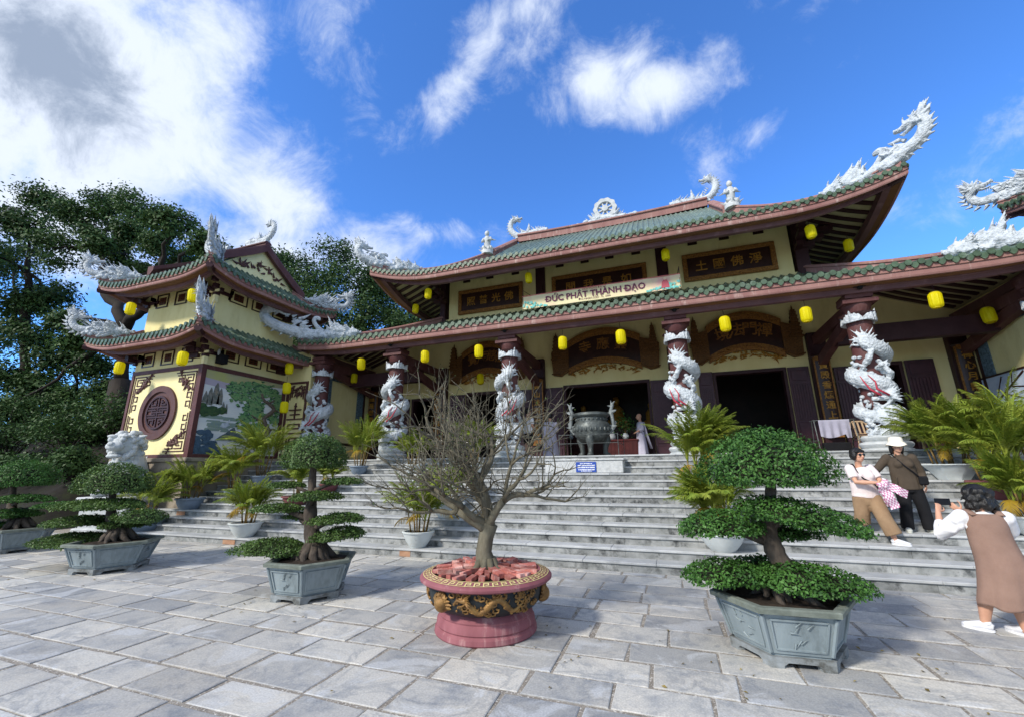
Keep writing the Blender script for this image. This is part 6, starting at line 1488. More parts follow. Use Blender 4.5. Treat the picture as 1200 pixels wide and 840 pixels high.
palm('slender palm with one tall pale cane at the right edge', (6.15, Yk(8), 8*RISE), 2.1, 'white', 117, 3, 12, 1.2, 0.3, 0.3, 1, 0.0, 0.62)

# ---------------------------------------------------------------- lanterns
def make_lantern():
    t = thing('lantern', 'yellow', 'lantern', (0, 0, 0)); b = MB(); n = 28; V = []; prof = [(0.105, -0.215), (0.135, -0.19), (0.148, -0.14), (0.150, 0.0), (0.148, 0.14), (0.135, 0.19), (0.105, 0.215)]
    for r, z in prof:
        for k in range(n): a = 2*PI*k/n; q = r*(1+0.04*(-1)**k); V.append((q*math.cos(a), q*math.sin(a), z))
    b.add(V, [(i*n+k, i*n+(k+1) % n, (i+1)*n+(k+1) % n, (i+1)*n+k) for i in range(len(prof)-1) for k in range(n)]); b.build('shade', M['lantern'], t, True, 50)
    b = MB(); b.lathe([(0.0, 0.213), (0.108, 0.213), (0.108, 0.23), (0.0, 0.23)], 20, cap=False); b.build('rim', M['lantern_rim'], t); b = MB(); b.lathe([(0.09, -0.232), (0.108, -0.232), (0.108, -0.213), (0.09, -0.213)], 20, cap=False); b.build('rim', M['lantern_rim'], t)
    b = MB(); b.tube([(0, 0, 0.225), (0, 0, 0.48)], 0.008, 5); b.build('cord', M['maroon_dark'], t)
    return t
lan = make_lantern(); lan['group'] = 'yellow lanterns under the eaves'
LAN = [(-10.499, 12.6, 5.5, 'yellow lantern under the porch eave between the first and second dragon columns'), (-7.783, 12.6, 5.527, 'yellow lantern under the porch eave just right of the second dragon column'), (-5.716, 12.6, 5.506, 'yellow lantern under the porch eave just left of the third dragon column'),
       (-2.842, 12.6, 5.481, 'yellow lantern at the left end of the middle fan sign'), (-1.062, 12.6, 5.473, 'yellow lantern before the right part of the middle fan sign'), (1.774, 12.6, 5.526, 'yellow lantern before the right hand fan sign'), (3.707, 12.6, 5.538, 'yellow lantern just left of the big right dragon column'),
       (6.405, 12.6, 5.549, 'yellow lantern right of the big right dragon column, below the porch dragon'), (8.2, 14.2, 5.47, 'dim yellow lantern deep in the porch at the right edge'), (-12.3, 14.4, 5.45, 'dim yellow lantern deep in the porch above the left end wall'), (-6.943, 15.5, 5.214, 'small dim lantern behind the bare twigs under the left fan sign'),
       (-8.874, 14.4, 8.771, 'yellow lantern under the left corner of the upper eave, nearer the sign'), (-10.3, 15.7, 8.77, 'yellow lantern under the left corner of the upper eave, further out'), (-4.533, 14.6, 8.845, 'yellow lantern above the left end of the banner'), (0.5, 14.6, 8.875, 'yellow lantern above the right end of the banner'),
       (4.774, 14.4, 8.756, 'yellow lantern at the right corner of the upper wall'), (6.28, 16.0, 8.821, 'yellow lantern far out under the right corner of the upper eave'), (-17.184, 8.6, 7.185, 'yellow lantern at the outer left corner of the pavilion, upper storey'), (-13.989, 8.6, 5.099, 'yellow lantern at the front corner of the pavilion, lower storey'),
       (-17.057, 8.6, 5.07, 'yellow lantern at the outer left corner of the pavilion, lower storey'), (-14.067, 8.6, 7.201, 'yellow lantern at the front corner of the pavilion, upper storey'), (-13.337, 12.0, 5.446, 'topmost of the three lanterns in a string beside the mural'), (-13.342, 12.0, 4.70, 'middle one of the three lanterns in a string beside the mural'), (-13.353, 12.0, 3.98, 'lowest of the three lanterns in a string beside the mural')]
for i, (x, y, z, lb) in enumerate(LAN):
    o = lan if i == 0 else copy_tree(lan)
    relabel(o, lb, (x, y, z), rnd.uniform(0, 1), rnd.uniform(0.86, 0.94)); o.rotation_euler = (rnd.uniform(-0.07, 0.07), rnd.uniform(-0.07, 0.07), rnd.uniform(0, 6))

# ---------------------------------------------------------------- the lion, urn and small things of the porch
def lion():
    t = thing('lion_statue', 'white stone guardian lion seated in front of the pavilion', 'statue', (-15.75, 8.75, 0)); OFF[t.name] = Vector((0, 0, 0))
    b = MB(); b.cbox((-0.62, -0.5, 0), (0.62, 0.5, 0.75), 0.03); b.cbox((-0.7, -0.58, 0.75), (0.7, 0.58, 0.9), 0.03); b.cbox((-0.68, -0.56, 0), (0.68, 0.56, 0.14), 0.03); b.build('pedestal', M['white_plain'], t)
    b = MB(); rr = random.Random(6)
    b.tube([(-0.1, 0.25, 1.0), (-0.05, 0.15, 1.3), (0.0, 0.0, 1.65), (0.02, -0.1, 1.95), (0.03, -0.15, 2.2)], [0.40, 0.42, 0.38, 0.33, 0.25], 14)
    for s in (-1, 1):
        b.tube([(s*0.22, -0.15, 1.75), (s*0.26, -0.32, 1.35), (s*0.26, -0.36, 1.0)], [0.17, 0.13, 0.12], 10); b.ball((s*0.26, -0.44, 0.97), (0.14, 0.18, 0.09), 10, 6)
        b.tube([(s*0.32, 0.2, 1.3), (s*0.42, -0.05, 1.2), (s*0.36, 0.15, 1.0)], [0.22, 0.18, 0.12], 10); b.ball((s*0.42, -0.12, 0.97), (0.12, 0.2, 0.08), 9, 6)
    b.ball((0.05, -0.3, 2.25), (0.31, 0.34, 0.31), 16, 11)
    b.ball((0.05, -0.6, 2.18), (0.22, 0.17, 0.13), 12, 8); b.ball((0.05, -0.58, 1.93), (0.18, 0.14, 0.06), 10, 6); b.ball((0.05, -0.74, 2.24), (0.09, 0.06, 0.06), 8, 6)
    for s in (-1, 1):
        b.ball((0.05+s*0.16, -0.58, 2.36), 0.075, 9, 7); b.ball((0.05+s*0.16, -0.56, 2.45), (0.13, 0.09, 0.05), 9, 6); b.spike((0.05+s*0.3, -0.25, 2.42), (s, 0, 0.4), 0.2, 0.09)
    for k in range(120):
        a = rr.uniform(0.3, 2*PI-0.3)-PI/2; e = rr.uniform(-0.9, 1.2); d = Vector((math.cos(a)*math.cos(e), math.sin(a)*math.cos(e), math.sin(e)))
        if d.y < -0.55 and e < 0.8: continue
        c = Vector((0.05, -0.22, 2.2))+Vector((d.x*0.36, d.y*0.36, d.z*0.40)); b.ball(c, rr.uniform(0.055, 0.085), 8, 6)
    for k in range(7): b.spike((0, 0.42, 1.0+0.1*k), (rr.uniform(-0.4, 0.4), 0.6, 1), 0.4, 0.1, (0, -0.1, 0.1))
    for k in range(6): b.ball((-0.2+0.09*k, -0.36, 1.82-0.03*abs(k-2.5)), 0.05, 7, 5)
    o = b.build('lion', M['white_plain'], t, True)
    md = o.modifiers.new('smooth', 'REMESH'); md.mode = 'VOXEL'; md.voxel_size = 0.011; md.use_smooth_shade = True
    t.rotation_euler = (0, 0, R_(20)); t.scale = (1.15, 1.15, 1.12)
lion()
def urn():
    M['bronze'] = nmat('dark patinated bronze', '#5f6360', '#454a49', 6, 0.45, 0.35, 30, metal=0.35, c3='#7d827f', s3=4)
    t = thing('incense_urn', 'large dark bronze incense urn on three legs with tall pierced handles', 'urn', (-2.2, 13.35, ZP)); OFF[t.name] = Vector((0, 0, 0)); t.scale = (0.84, 0.84, 0.96)
    b = MB(); b.lathe([(0.05, 0.42), (0.4, 0.45), (0.62, 0.62), (0.69, 0.85), (0.64, 1.02), (0.56, 1.08), (0.55, 1.20), (0.62, 1.23), (0.66, 1.27), (0.65, 1.34), (0.56, 1.36), (0.52, 1.28), (0.5, 1.1)], 36)
    for k in range(24): a = 2*PI*k/24; b.ball((0.57*math.cos(a), 0.57*math.sin(a), 1.14), 0.035, 6, 4); b.ball((0.68*math.cos(a+0.1), 0.68*math.sin(a+0.1), 0.82), (0.05, 0.05, 0.07), 6, 4)
    b.build('bowl', M['bronze'], t, True, 40)
    for k in range(3):
        a = -PI/2+2*PI*k/3; b = MB(); c, s = math.cos(a), math.sin(a)
        b.tube([(0.5*c, 0.5*s, 0.66), (0.56*c, 0.56*s, 0.5), (0.5*c, 0.5*s, 0.3), (0.48*c, 0.48*s, 0.12), (0.55*c, 0.55*s, 0.04), (0.58*c, 0.58*s, 0.0)], [0.16, 0.15, 0.10, 0.085, 0.11, 0.12], 10); b.ball((0.62*c, 0.62*s, 0.52), 0.08, 8, 6); b.build('leg', M['bronze'], t, True)
    for s in (-1, 1):
        b = MB(); y = 0
        P = [(s*0.64, 0, 0.72), (s*0.80, 0, 0.9), (s*0.76, 0, 1.15), (s*0.72, 0, 1.4), (s*0.80, 0, 1.62)]; b.tube(P, [0.07, 0.075, 0.07, 0.065, 0.05], 8)
        rr = random.Random(3)
        for k in range(20): 
            z = rr.uniform(0.85, 1.6); b.spike((s*(0.76), rr.uniform(-0.06, 0.06), z), (s*rr.uniform(-0.7, 1), rr.uniform(-0.3, 0.3), rr.uniform(-0.2, 1)), 0.17, 0.05, (0, 0, 0.05), 5, 3)
        b.build('handle', nmat('grey handle', '#8b908f', '#6d7372', 8, 0.6), t, True, 50)
    b = MB()
    for s in (-1, 1):
        for q in (-1, 1): b.tube([(s*0.85, q*0.8, 0), (s*0.85, q*0.8, 0.62)], 0.012, 6)
    for z in (0.35, 0.6):
        b.tube([(-0.85, -0.8, z), (0.85, -0.8, z)], 0.009, 5)
        for s in (-1, 1): b.tube([(s*0.85, -0.8, z), (s*0.85, 0.8, z)], 0.009, 5)
    f = b.build('guard_rail', M['bronze'], None); f.location = (-2.2, 13.35, ZP); tag(f, 'thin metal rail around the bronze urn', 'rail')
urn()
b = MB(); b.cbox((-3.15, 11.28, 10*RISE+0.002), (-1.13, 12.55, 1.885), 0.015); b.cbox((-3.18, 11.25, 1.885), (-1.10, 12.6, 1.93), 0.012)
blk = b.build('stone_block', nmat('pale granite', '#c4c5c3', '#a9abaa', 14, 0.6, 0.15, 60, c3='#8b8d8c', s3=2, detail=10), None); tag(blk, 'pale granite block on the upper steps below the urn, with a blue notice', 'block')
t = thing('notice', 'small blue notice with white lines fixed to the pale granite block', 'notice', (-2.07, 11.27, 1.6))
b = MB(); b.box((-2.32, 11.262, 1.60), (-1.80, 11.279, 1.85)); b.build('plate', nmat('blue enamel', '#2f4fa3', '#2a4796', 5, 0.4), t)
b = MB(); rr = random.Random(5)
for zc, wd, hh in ((1.81, 0.30, 0.022), (1.765, 0.42, 0.03), (1.715, 0.44, 0.034), (1.66, 0.40, 0.028), (1.625, 0.26, 0.018)):
    x = -2.06-wd/2
    while x < -2.06+wd/2:
        w = rr.uniform(0.012, 0.03); b.box((x, 11.258, zc-hh/2), (x+w, 11.263, zc+hh/2*rr.uniform(0.6, 1))); x += w+rr.choice((0.006, 0.006, 0.014))
b.build('lettering', nmat('white enamel', '#e9ecf2'), t)
# altar table inside the middle door, with vases
t = thing('altar_table', 'dark red wooden table behind the bronze urn', 'table', (-1.62, 16.1, ZP)); OFF[t.name] = Vector((0, 0, 0))
b = MB(); b.cbox((-0.62, -0.25, 0.58), (0.62, 0.25, 0.64), 0.01); b.build('table_top', nmat('red lacquer', '#5d2a28', '#4d2120', 4, 0.4), t)
b = MB(); b.box((-0.58, -0.22, 0.0), (0.58, 0.22, 0.58))
for k in range(9): b.box((-0.56+0.125*k, -0.232, 0.04), (-0.47+0.125*k, -0.22, 0.54))
b.build('cabinet', nmat('red lacquer panel', '#522523', '#421d1c', 4, 0.4), t)
t = thing('flower_vase', 'small leafy plant in a pale vase on the red table', 'vase', (-1.45, 16.1, ZP+0.64)); OFF[t.name] = Vector((0, 0, 0))
b = MB(); b.lathe([(0.06, 0), (0.11, 0.06), (0.12, 0.14), (0.07, 0.2), (0.09, 0.22)], 14); b.build('vase', M['pot_white'], t, True)
r = np.random.default_rng(5); C = r.normal(0, 1, (420, 3))*np.array([0.17, 0.15, 0.17])+np.array([0, 0, 0.52]); V, F = leaf_cloud(C, r.normal(0, 1, (420, 3)), 0.075, r, 0.6, 0.8)
arrays_mesh('leaves', V, F, M['leaf'], t, r.random(420), np.zeros(3))
b = MB()
for k in range(9): a = k*0.7; b.tube([(0, 0, 0.2), (0.12*math.cos(a), 0.12*math.sin(a), 0.55)], 0.008, 5)
for k in range(16): b.ball((rr.uniform(-0.2, 0.2), rr.uniform(-0.18, 0.05), rr.uniform(0.4, 0.75)), 0.025, 6, 4)
b.build('stems', M['stem'], t)
t = thing('altar_figure', 'small pale seated figure on the red table', 'figurine', (-1.92, 16.05, ZP+0.64)); OFF[t.name] = Vector((0, 0, 0))
b = MB(); b.tube([(0, 0, 0), (0, 0, 0.1), (0, 0, 0.25), (0, 0, 0.36), (0, 0, 0.40)], [0.12, 0.14, 0.10, 0.07, 0.04], 10); b.ball((0, 0, 0.45), 0.06, 9, 7); b.build('figure', M['white_plain'], t, True)
t = thing('flower_pot', 'slim pot of yellow flowers beside the altar figure', 'flowers', (-2.12, 16.1, ZP+0.64)); OFF[t.name] = Vector((0, 0, 0))
b = MB(); b.lathe([(0.05, 0), (0.08, 0.12), (0.06, 0.16)], 12); b.build('vase', M['pot_white'], t, True)
b = MB()
for k in range(30): b.ball((rr.uniform(-0.07, 0.07), rr.uniform(-0.07, 0.07), rr.uniform(0.2, 0.62)), 0.03, 6, 4)
b.build('flowers', nmat('yellow flowers', '#b79b3a', '#5b7030', 20), t)
# clothes rack and chair on the porch
t = thing('draped_rack', 'lavender grey cloth hung over a low metal rack beside the plastic chair', 'rack', (4.22, 13.9, ZP)); OFF[t.name] = Vector((0, 0, 0))
b = MB()
for s in (-1, 1):
    for q in (-0.25, 0.25): b.tube([(s*0.45, q, 0), (s*0.45, q*0.4, 0.86)], 0.012, 6)
    b.tube([(s*0.45, -0.12, 0.84), (s*0.45, 0.12, 0.84)], 0.012, 6); b.tube([(s*0.45, -0.2, 0.3), (s*0.45, 0.2, 0.3)], 0.01, 6)
for q in (-0.12, 0.12): b.tube([(-0.5, q, 0.85), (0.5, q, 0.85)], 0.01, 6)
b.build('frame', M['bronze'], t)
b = MB(); rows = []
for j in range(13):
    f = j/12; row = []
    for i in range(31):
        u = i/30; x = -0.36+0.70*u; dep = 0.44+0.05*math.sin(u*5)+(0.10 if u > 0.8 else 0)
        if f < 0.15: y, z = 0.13-0.26*f/0.15, 0.865
        else: y = -0.13-0.03*math.sin(u*24)*(f-0.1)-0.02*f; z = 0.862-dep*(f-0.15)/0.85
        row.append((x, y, z))
    rows.append(row)
b.grid(rows); b.build('cloth', nmat('lavender cloth', '#a9a6b4', '#9a97a6', 5, 0.9), t, True)
b = MB(); b.cbox((-0.3, -0.1, 0.03), (0.3, 0.15, 0.26), 0.02); b.build('crate', M['black'], t)
t = thing('plastic_chair', 'beige plastic chair on the porch beside the right dragon column', 'chair', (4.98, 14.2, ZP)); OFF[t.name] = Vector((0, 0, 0))
pl = nmat('beige plastic', '#b99f80', '#ad9374', 3, 0.4)
b = MB(); b.cbox((-0.22, -0.22, 0.40), (0.22, 0.22, 0.43), 0.01); b.build('seat', pl, t)
for (sx, sy) in ((-1, -1), (1, -1), (-1, 1), (1, 1)):
    b = MB(); b.bar((sx*0.20, sy*0.2, 0.41), (sx*0.25, sy*0.25, 0.0), 0.045, 0.03); b.build('leg', pl, t)
b = MB()
for x in (-0.2, 0.2): b.bar((x, 0.2, 0.42), (x*0.95, 0.30, 0.80), 0.05, 0.03, (0, 1, 0))
b.tube([(-0.2, 0.3, 0.78), (-0.1, 0.32, 0.84), (0.1, 0.32, 0.84), (0.2, 0.3, 0.78)], 0.025, 8)
for x in (-0.1, 0, 0.1): b.bar((x, 0.21, 0.5), (x, 0.31, 0.82), 0.04, 0.012, (0, 1, 0))
b.bar((-0.2, 0.215, 0.5), (0.2, 0.215, 0.5), 0.04, 0.02)
b.build('backrest', pl, t)
for sx in (-1, 1):
    b = MB(); b.tube([(sx*0.23, -0.2, 0.42), (sx*0.25, -0.18, 0.62), (sx*0.25, 0.1, 0.64), (sx*0.21, 0.25, 0.66)], 0.02, 7); b.build('armrest', pl, t)
# ---------------------------------------------------------------- hillside, trees and shrubs
def hill_z(x, y):
    f = min(1, max(0, (-18.2-x)/2.2)); f = f*f*(3-2*f)
    z = 0.60*max(0, y-7.3) if y < 13.5 else 3.72+0.16*(y-13.5)
    if y > 30: z = 3.72+0.16*16.5
    return f*z*(1+0.05*math.sin(x*0.9)*math.cos(y*0.7))+0.12*f*math.sin(x*1.7+y)*min(1, max(0, y-7.3))
b = MB(); xs = [-18.0-0.35*i for i in range(20)]+[-25-1.2*i for i in range(1, 40)]+[-75-14*i for i in range(1, 9)]; ys = [7.28+0.4*i for i in range(22)]+[16.5+1.5*i for i in range(1, 11)]+[33+16*i for i in range(1, 9)]
b.grid([[(x, y, hill_z(x, y)-0.004) for x in xs] for y in ys])
tag(b.build('hillside', nmat('shaded leaf litter and earth', '#221d17', '#17140f', 0.8, 0.95, 0.9, 6, c3='#262916', s3=1.6, t3=(0.5, 0.65)), None, True), kind='structure')  # earth colour darkened to carry the shade under the trees
b = MB(); x = -33.0
while x < -16.9: b.cbox((x, 7.02, -0.01), (x+1.18, 7.27, 0.24), 0.015); x += 1.2
tag(b.build('kerb', M['stone']), kind='structure')

def branch_to(b, p, q, r0, r1, rr, sag=0.0, n=6):
    P = []
    for i in range(n+1):
        f = i/n; w = math.sin(PI*f); P.append(p.lerp(q, f)+Vector((rr.uniform(-1, 1), rr.uniform(-1, 1), rr.uniform(-0.6, 0.6)))*0.045*(q-p).length*w+Vector((0, 0, sag*w)))
    b.tube(P, [r0+(r1-r0)*(i/n)**0.8 for i in range(n+1)], 8); return P
def big_tree(name, label, base, forks, clusters, trunk_r, leaf, seed, per=900, roots=7, group='trees beside and behind the temple', infl=1.35, mat='leaf_tree', tint0=0.5):
    t = thing(name, label, 'tree', base, 0, group); OFF[t.name] = Vector(base); rr = random.Random(seed); r = np.random.default_rng(seed)
    b = MB(); B0 = Vector(base); F0 = [Vector(f) for f in forks]
    b.tube([B0+Vector((0, 0, -0.5)), B0+Vector((0, 0, 0.3)), B0.lerp(F0[0], 0.4)+Vector((0.1, 0, 0)), F0[0]], [trunk_r*1.7, trunk_r*1.2, trunk_r, trunk_r*0.8], 12)
    for k in range(roots):
        a = 2*PI*k/roots+rr.uniform(-0.3, 0.3)-PI/2; P = [B0+Vector((math.cos(a)*trunk_r*0.7, math.sin(a)*trunk_r*0.7, 0.9)), B0+Vector((math.cos(a)*trunk_r*1.8, math.sin(a)*trunk_r*1.8, 0.25))]
        for q in (3.2, 4.8): x, y = base[0]+math.cos(a+0.1*q)*trunk_r*q, base[1]+math.sin(a+0.1*q)*trunk_r*q; P.append(Vector((x, y, (hill_z(x, y) if roots > 4 else base[2])+0.04)))
        b.tube(P, [trunk_r*0.5, trunk_r*0.38, trunk_r*0.24, trunk_r*0.1], 8)
    for i in range(1, len(F0)):
        j = min(range(i), key=lambda k: (F0[k]-F0[i]).length+0.3*k); branch_to(b, F0[j], F0[i], trunk_r*(0.62-0.03*i), trunk_r*(0.40-0.02*i), rr, 0.2)
    C, Nn, T = [], [], []
    for (x, y, z, R) in clusters:
        c = Vector((x, y, z)); f = min(F0, key=lambda p: (p-c).length); P = branch_to(b, f, c, trunk_r*0.22, 0.05, rr, 0.3)
        for k in range(7):
            d = Vector((rr.gauss(0, 1), rr.gauss(0, 1), rr.gauss(0.2, 0.7))).normalized()*R*infl*rr.uniform(0.6, 1.0); branch_to(b, P[-1-(k % 3)], c+d, 0.045, 0.012, rr, 0.0, 4)
        ns = 15
        for k in range(ns):                        # tufts of leaves at the ends of the twigs
            d = np.array([rr.gauss(0, 1), rr.gauss(0, 1), rr.gauss(0, 0.75)]); d = d/np.linalg.norm(d)*R*infl*rr.uniform(0.45, 1.05)
            m = int(per/ns); s = R*infl*0.34
            p = r.normal(0, 1, (m, 3))*np.array([s, s, s*0.62]); cc = np.array([x, y, z])+d
            C.append(cc+p); nn = p/s*0.5+d/(R*infl)*0.8+np.array([0, 0, 0.8]); Nn.append(nn/np.linalg.norm(nn, axis=1)[:, None]); T.append(np.clip(tint0+rr.gauss(0, 0.14)+r.normal(0, 0.13, m), 0, 1))
    b.build('trunk', M['bark_tree'], t, True)
    V, F = leaf_cloud(np.concatenate(C), np.concatenate(Nn), leaf, r, 0.5, 0.55, 0.3)
    arrays_mesh('crown', V, F, M[mat], t, np.concatenate(T))
    return t
CL = [(-37.4, 12.1, 17.0, 0.81), (-38.2, 13.4, 19.6, 0.9), (-32.2, 12.7, 16.6, 0.83), (-32.1, 13.7, 18.1, 0.82), (-28.8, 13.8, 16.9, 0.88), (-21.0, 11.3, 12.9, 0.6), (-18.6, 11.6, 11.5, 0.47), (-44.6, 14.8, 17.1, 1.11), (-32.7, 12.2, 14.4, 0.85), (-28.7, 12.1, 13.9, 0.65), (-32.5, 15.5, 15.5, 0.67), (-24.7, 13.1, 13.4, 0.69), (-25.5, 14.8, 13.3, 0.56), (-38.6, 13.1, 12.2, 0.95), (-36.8, 13.9, 12.8, 0.87), (-28.3, 11.7, 9.2, 0.54), (-37.2, 13.9, 9.7, 0.96), (-35.4, 14.9, 8.7, 0.87), (-37.2, 13.4, 7.4, 0.9), (-30.8, 14.3, 7.6, 0.7), (-34.8, 14.0, 6.6, 0.8), (-25.9, 11.3, 7.9, 0.46), (-30.2, 14.4, 12.0, 0.4), (-28.2, 13.7, 6.0, 0.53), (-32.9, 12.4, 5.0, 0.59), (-37.9, 11.1, 14.4, 1.15), (-46.3, 14.9, 11.0, 1.4), (-28.0, 13.1, 14.9, 0.51), (-28.2, 14.2, 13.0, 0.4), (-31.2, 15.0, 9.6, 0.47), (-32.2, 14.2, 5.7, 0.61)]
near = [c for c in CL if c[0] > -33.5]; far = [c for c in CL if c[0] <= -33.5]
big_tree('banyan_tree', 'old banyan with thick limbs and spreading roots beside the pavilion', (-25.6, 13.2, 3.5), [(-26.0, 13.3, 6.2), (-26.5, 13.2, 9.0), (-28.8, 13.0, 11.5), (-24.0, 12.6, 9.5), (-30.2, 13.6, 8.0), (-22.8, 12.3, 11.0), (-30.5, 13.3, 14.0)], near, 0.55, 0.2, 5, 2400, 8)
big_tree('broadleaf_tree', 'dark broadleaf tree filling the left edge', (-36.5, 14.5, 3.8), [(-36.8, 14.0, 7.0), (-38.0, 13.8, 10.5), (-37.5, 13.0, 14.0), (-42.0, 14.5, 12.0)], far, 0.5, 0.24, 6, 2600, 6, tint0=0.42)
CB = [(-32.9, 27.7, 20.9, 1.34), (-27.6, 25.6, 17.2, 1.59), (-26.1, 27.2, 19.1, 1.56), (-22.4, 25.8, 16.4, 1.58), (-21.3, 27.7, 15.5, 1.55), (-19.0, 27.5, 13.5, 1.13), (-24.3, 24.4, 14.0, 1.73), (-27.6, 24.5, 14.9, 1.52), (-20.5, 24.9, 12.3, 1.49), (-25.6, 27.9, 13.1, 1.68), (-18.1, 25.7, 11.9, 0.7), (-21.3, 26.5, 16.6, 0.87), (-30.9, 25.2, 17.6, 1.1), (-27.9, 26.0, 12.4, 1.21), (-34.1, 25.5, 20.8, 0.88), (-23.0, 26.0, 10.5, 1.4), (-26.5, 26, 10.0, 1.4), (-19.5, 26, 9.5, 1.2)]
big_tree('broadleaf_tree', 'dense dark tree behind the pavilion roof, the taller left one', (-28.5, 26.5, 5.8), [(-28.4, 26.4, 10.0), (-28.0, 26.2, 13.0), (-29.5, 26.0, 16.0)], [c for c in CB if c[0] < -25], 0.4, 0.28, 7, 2400, 4, infl=1.25, tint0=0.40)
big_tree('broadleaf_tree', 'dense dark tree between the pavilion roof and the upper temple roof', (-22.0, 26.5, 5.8), [(-22.2, 26.3, 9.0), (-22.0, 26.2, 12.0), (-20.5, 26.4, 11.5)], [c for c in CB if c[0] >= -25], 0.4, 0.28, 8, 2400, 4, infl=1.25, tint0=0.38)
def shrub(label, loc, rx, rz, seed, mat='leaf_tree', n=2600, leaf=0.15):
    t = thing('shrub', label, 'shrub', loc, 0, 'shrubs on the dark slope'); OFF[t.name] = Vector((0, 0, 0)); r = np.random.default_rng(seed); rr = random.Random(seed)
    b = MB(); C = []; T = []
    for k in range(16):
        a = rr.uniform(0, 2*PI); e = Vector((rx*0.75*math.cos(a)*rr.random()**0.5, rx*0.75*math.sin(a)*rr.random()**0.5, rz*rr.uniform(0.4, 1.0))); b.tube([(0, 0, -0.2), e*0.5+Vector((0, 0, 0.1)), e], [0.04, 0.025, 0.01], 5)
        m = n//16; C.append(np.array(e)+r.normal(0, 1, (m, 3))*np.array([rx*0.22, rx*0.22, rz*0.16])); T.append(np.clip(0.4+rr.gauss(0, 0.12)+r.normal(0, 0.12, m), 0, 1))
    b.build('stems', M['bark_tree'], t); C = np.concatenate(C); V, F = leaf_cloud(C, C/np.array([rx, rx, rz]), leaf, r, 0.5, 0.7)
    arrays_mesh('foliage', V, F, M[mat], t, np.concatenate(T), np.zeros(3))
for lb, x, y, rx, rz, sd in [('dark rounded shrub on the slope behind the bonsai at the left edge', -27.6, 10.6, 1.5, 1.5, 41), ('loose shrub on the slope left of the banyan roots', -26.0, 9.6, 1.0, 0.9, 42), ('tall dark shrub at the left edge under the trees', -32.0, 12.0, 2.2, 2.4, 43), ('wide shrub behind the banyan trunk', -28.5, 15.5, 2.4, 2.4, 44), ('shrub in deep shade between the banyan and the pavilion', -20.9, 12.6, 1.2, 1.5, 45), ('tall shrub at the top of the slope, far left', -36, 16.5, 3.0, 3.0, 46), ('wide dark shrub at the top of the slope behind the banyan', -25.5, 19.5, 3.2, 3.4, 47), ('dark shrub beside the pavilion back wall', -20.3, 17.0, 1.8, 2.8, 48), ('low shrub at the foot of the banyan roots', -23.4, 9.4, 1.3, 0.9, 50), ('spreading shrub just left of the pavilion front', -20.6, 9.6, 0.9, 1.0, 51), ('low loose shrub behind the leftmost bonsai', -24.5, 8.6, 1.2, 0.6, 52), ('dark shrub over the spreading banyan roots', -24.6, 11.2, 1.4, 1.5, 53), ('dense dark shrub at the base of the banyan trunk', -23.0, 12.0, 1.4, 1.9, 54), ('dark shrub up the slope, right of the leftmost dome', -27.0, 12.6, 1.8, 2.0, 55), ('shrub furthest back on the slope, seen under the banyan limbs', -32.0, 20.0, 3.5, 3.5, 49)]:
    shrub(lb, (x, y, hill_z(x, y)), rx, rz, sd)

r_ = np.random.default_rng(77); C = []
for k in range(60):
    x = -24-rnd.random()*60; C.append(np.array([x, 31+rnd.random()*5, 6.5+rnd.random()*4.5])+r_.normal(0, 1, (420, 3))*np.array([2.2, 1.2, 1.5]))
C = np.concatenate(C); V, F = leaf_cloud(C, np.tile(np.array([0, -0.6, 0.8]), (len(C), 1)), 0.42, r_, 0.55, 0.7)
tag(arrays_mesh('distant_wood', V, F, M['leaf_tree'], None, np.clip(0.35+r_.normal(0, 0.15, len(C)), 0, 1)), 'dark wood on the crest of the slope behind the trees at the left', 'wood', kind='stuff')

r_ = np.random.default_rng(31); P = []
for (x, y, q, n) in ((0.9, 5.2, 1.3, 26), (-4.9, 5.2, 1.2, 22), (-2.0, 4.8, 1.2, 14), (-9.8, 5.4, 1.4, 18), (-6, 7.0, 4.0, 18), (2.0, 6.5, 2.0, 10), (-1.0, 3.0, 2.0, 8)):
    a = r_.uniform(0, 2*PI, n); d = q*np.sqrt(r_.uniform(0.15, 1, n)); P.append(np.stack([x+d*np.cos(a), y+d*np.sin(a), np.full(n, 0.012)], 1))
P = np.concatenate(P); P = P[P[:, 1] < Y0-0.1]; V, F = leaf_cloud(P, np.tile(np.array([0, 0, 1.0]), (len(P), 1)), 0.045, r_, 0.5, 0.2)
tag(arrays_mesh('fallen_leaves', V, F, nmat('dry fallen leaf', '#8a7a3e', '#6b5a34', 3, 0.8, tint=(0.6, 1.3)), None, r_.random(len(P))), 'dry little leaves scattered over the paving near the pots', 'leaves', kind='stuff')
# ---------------------------------------------------------------- people
M['tee'] = nmat('pale pink tee', '#e8d8d4', '#ded0cc', 6, 0.85); M['tan'] = nmat('tan trousers', '#9a7f62', '#8b7157', 5, 0.9, 0.1, 40); M['olive'] = nmat('olive brown shirt', '#51463a', '#463c31', 5, 0.85, 0.1, 30)
M['dress'] = nmat('brown pinafore linen', '#94786a', '#866b5e', 3, 0.95, 0.25, 90); M['blouse'] = nmat('white blouse', '#eceaea', '#dedcdd', 5, 0.85, 0.15, 20); M['shoe_white'] = nmat('white shoe', '#e6e6e8', '#d5d6da', 10, 0.6); M['shoe_grey'] = nmat('pale green grey shoe', '#c7c8bf', '#b9bab1', 10, 0.7)
M['hat'] = nmat('cream hat', '#efe6d2', '#e6dcc6', 10, 0.8); M['robe'] = nmat('pale lilac robe', '#c4c1d2', '#b7b4c6', 4, 0.9); M['lip'] = nmat('lips', '#b06a64'); M['gingham'] = nmat('pink gingham', '#c58aa6', '#e3c3cf', 30, 0.9)
def V3(*a): return Vector(a)
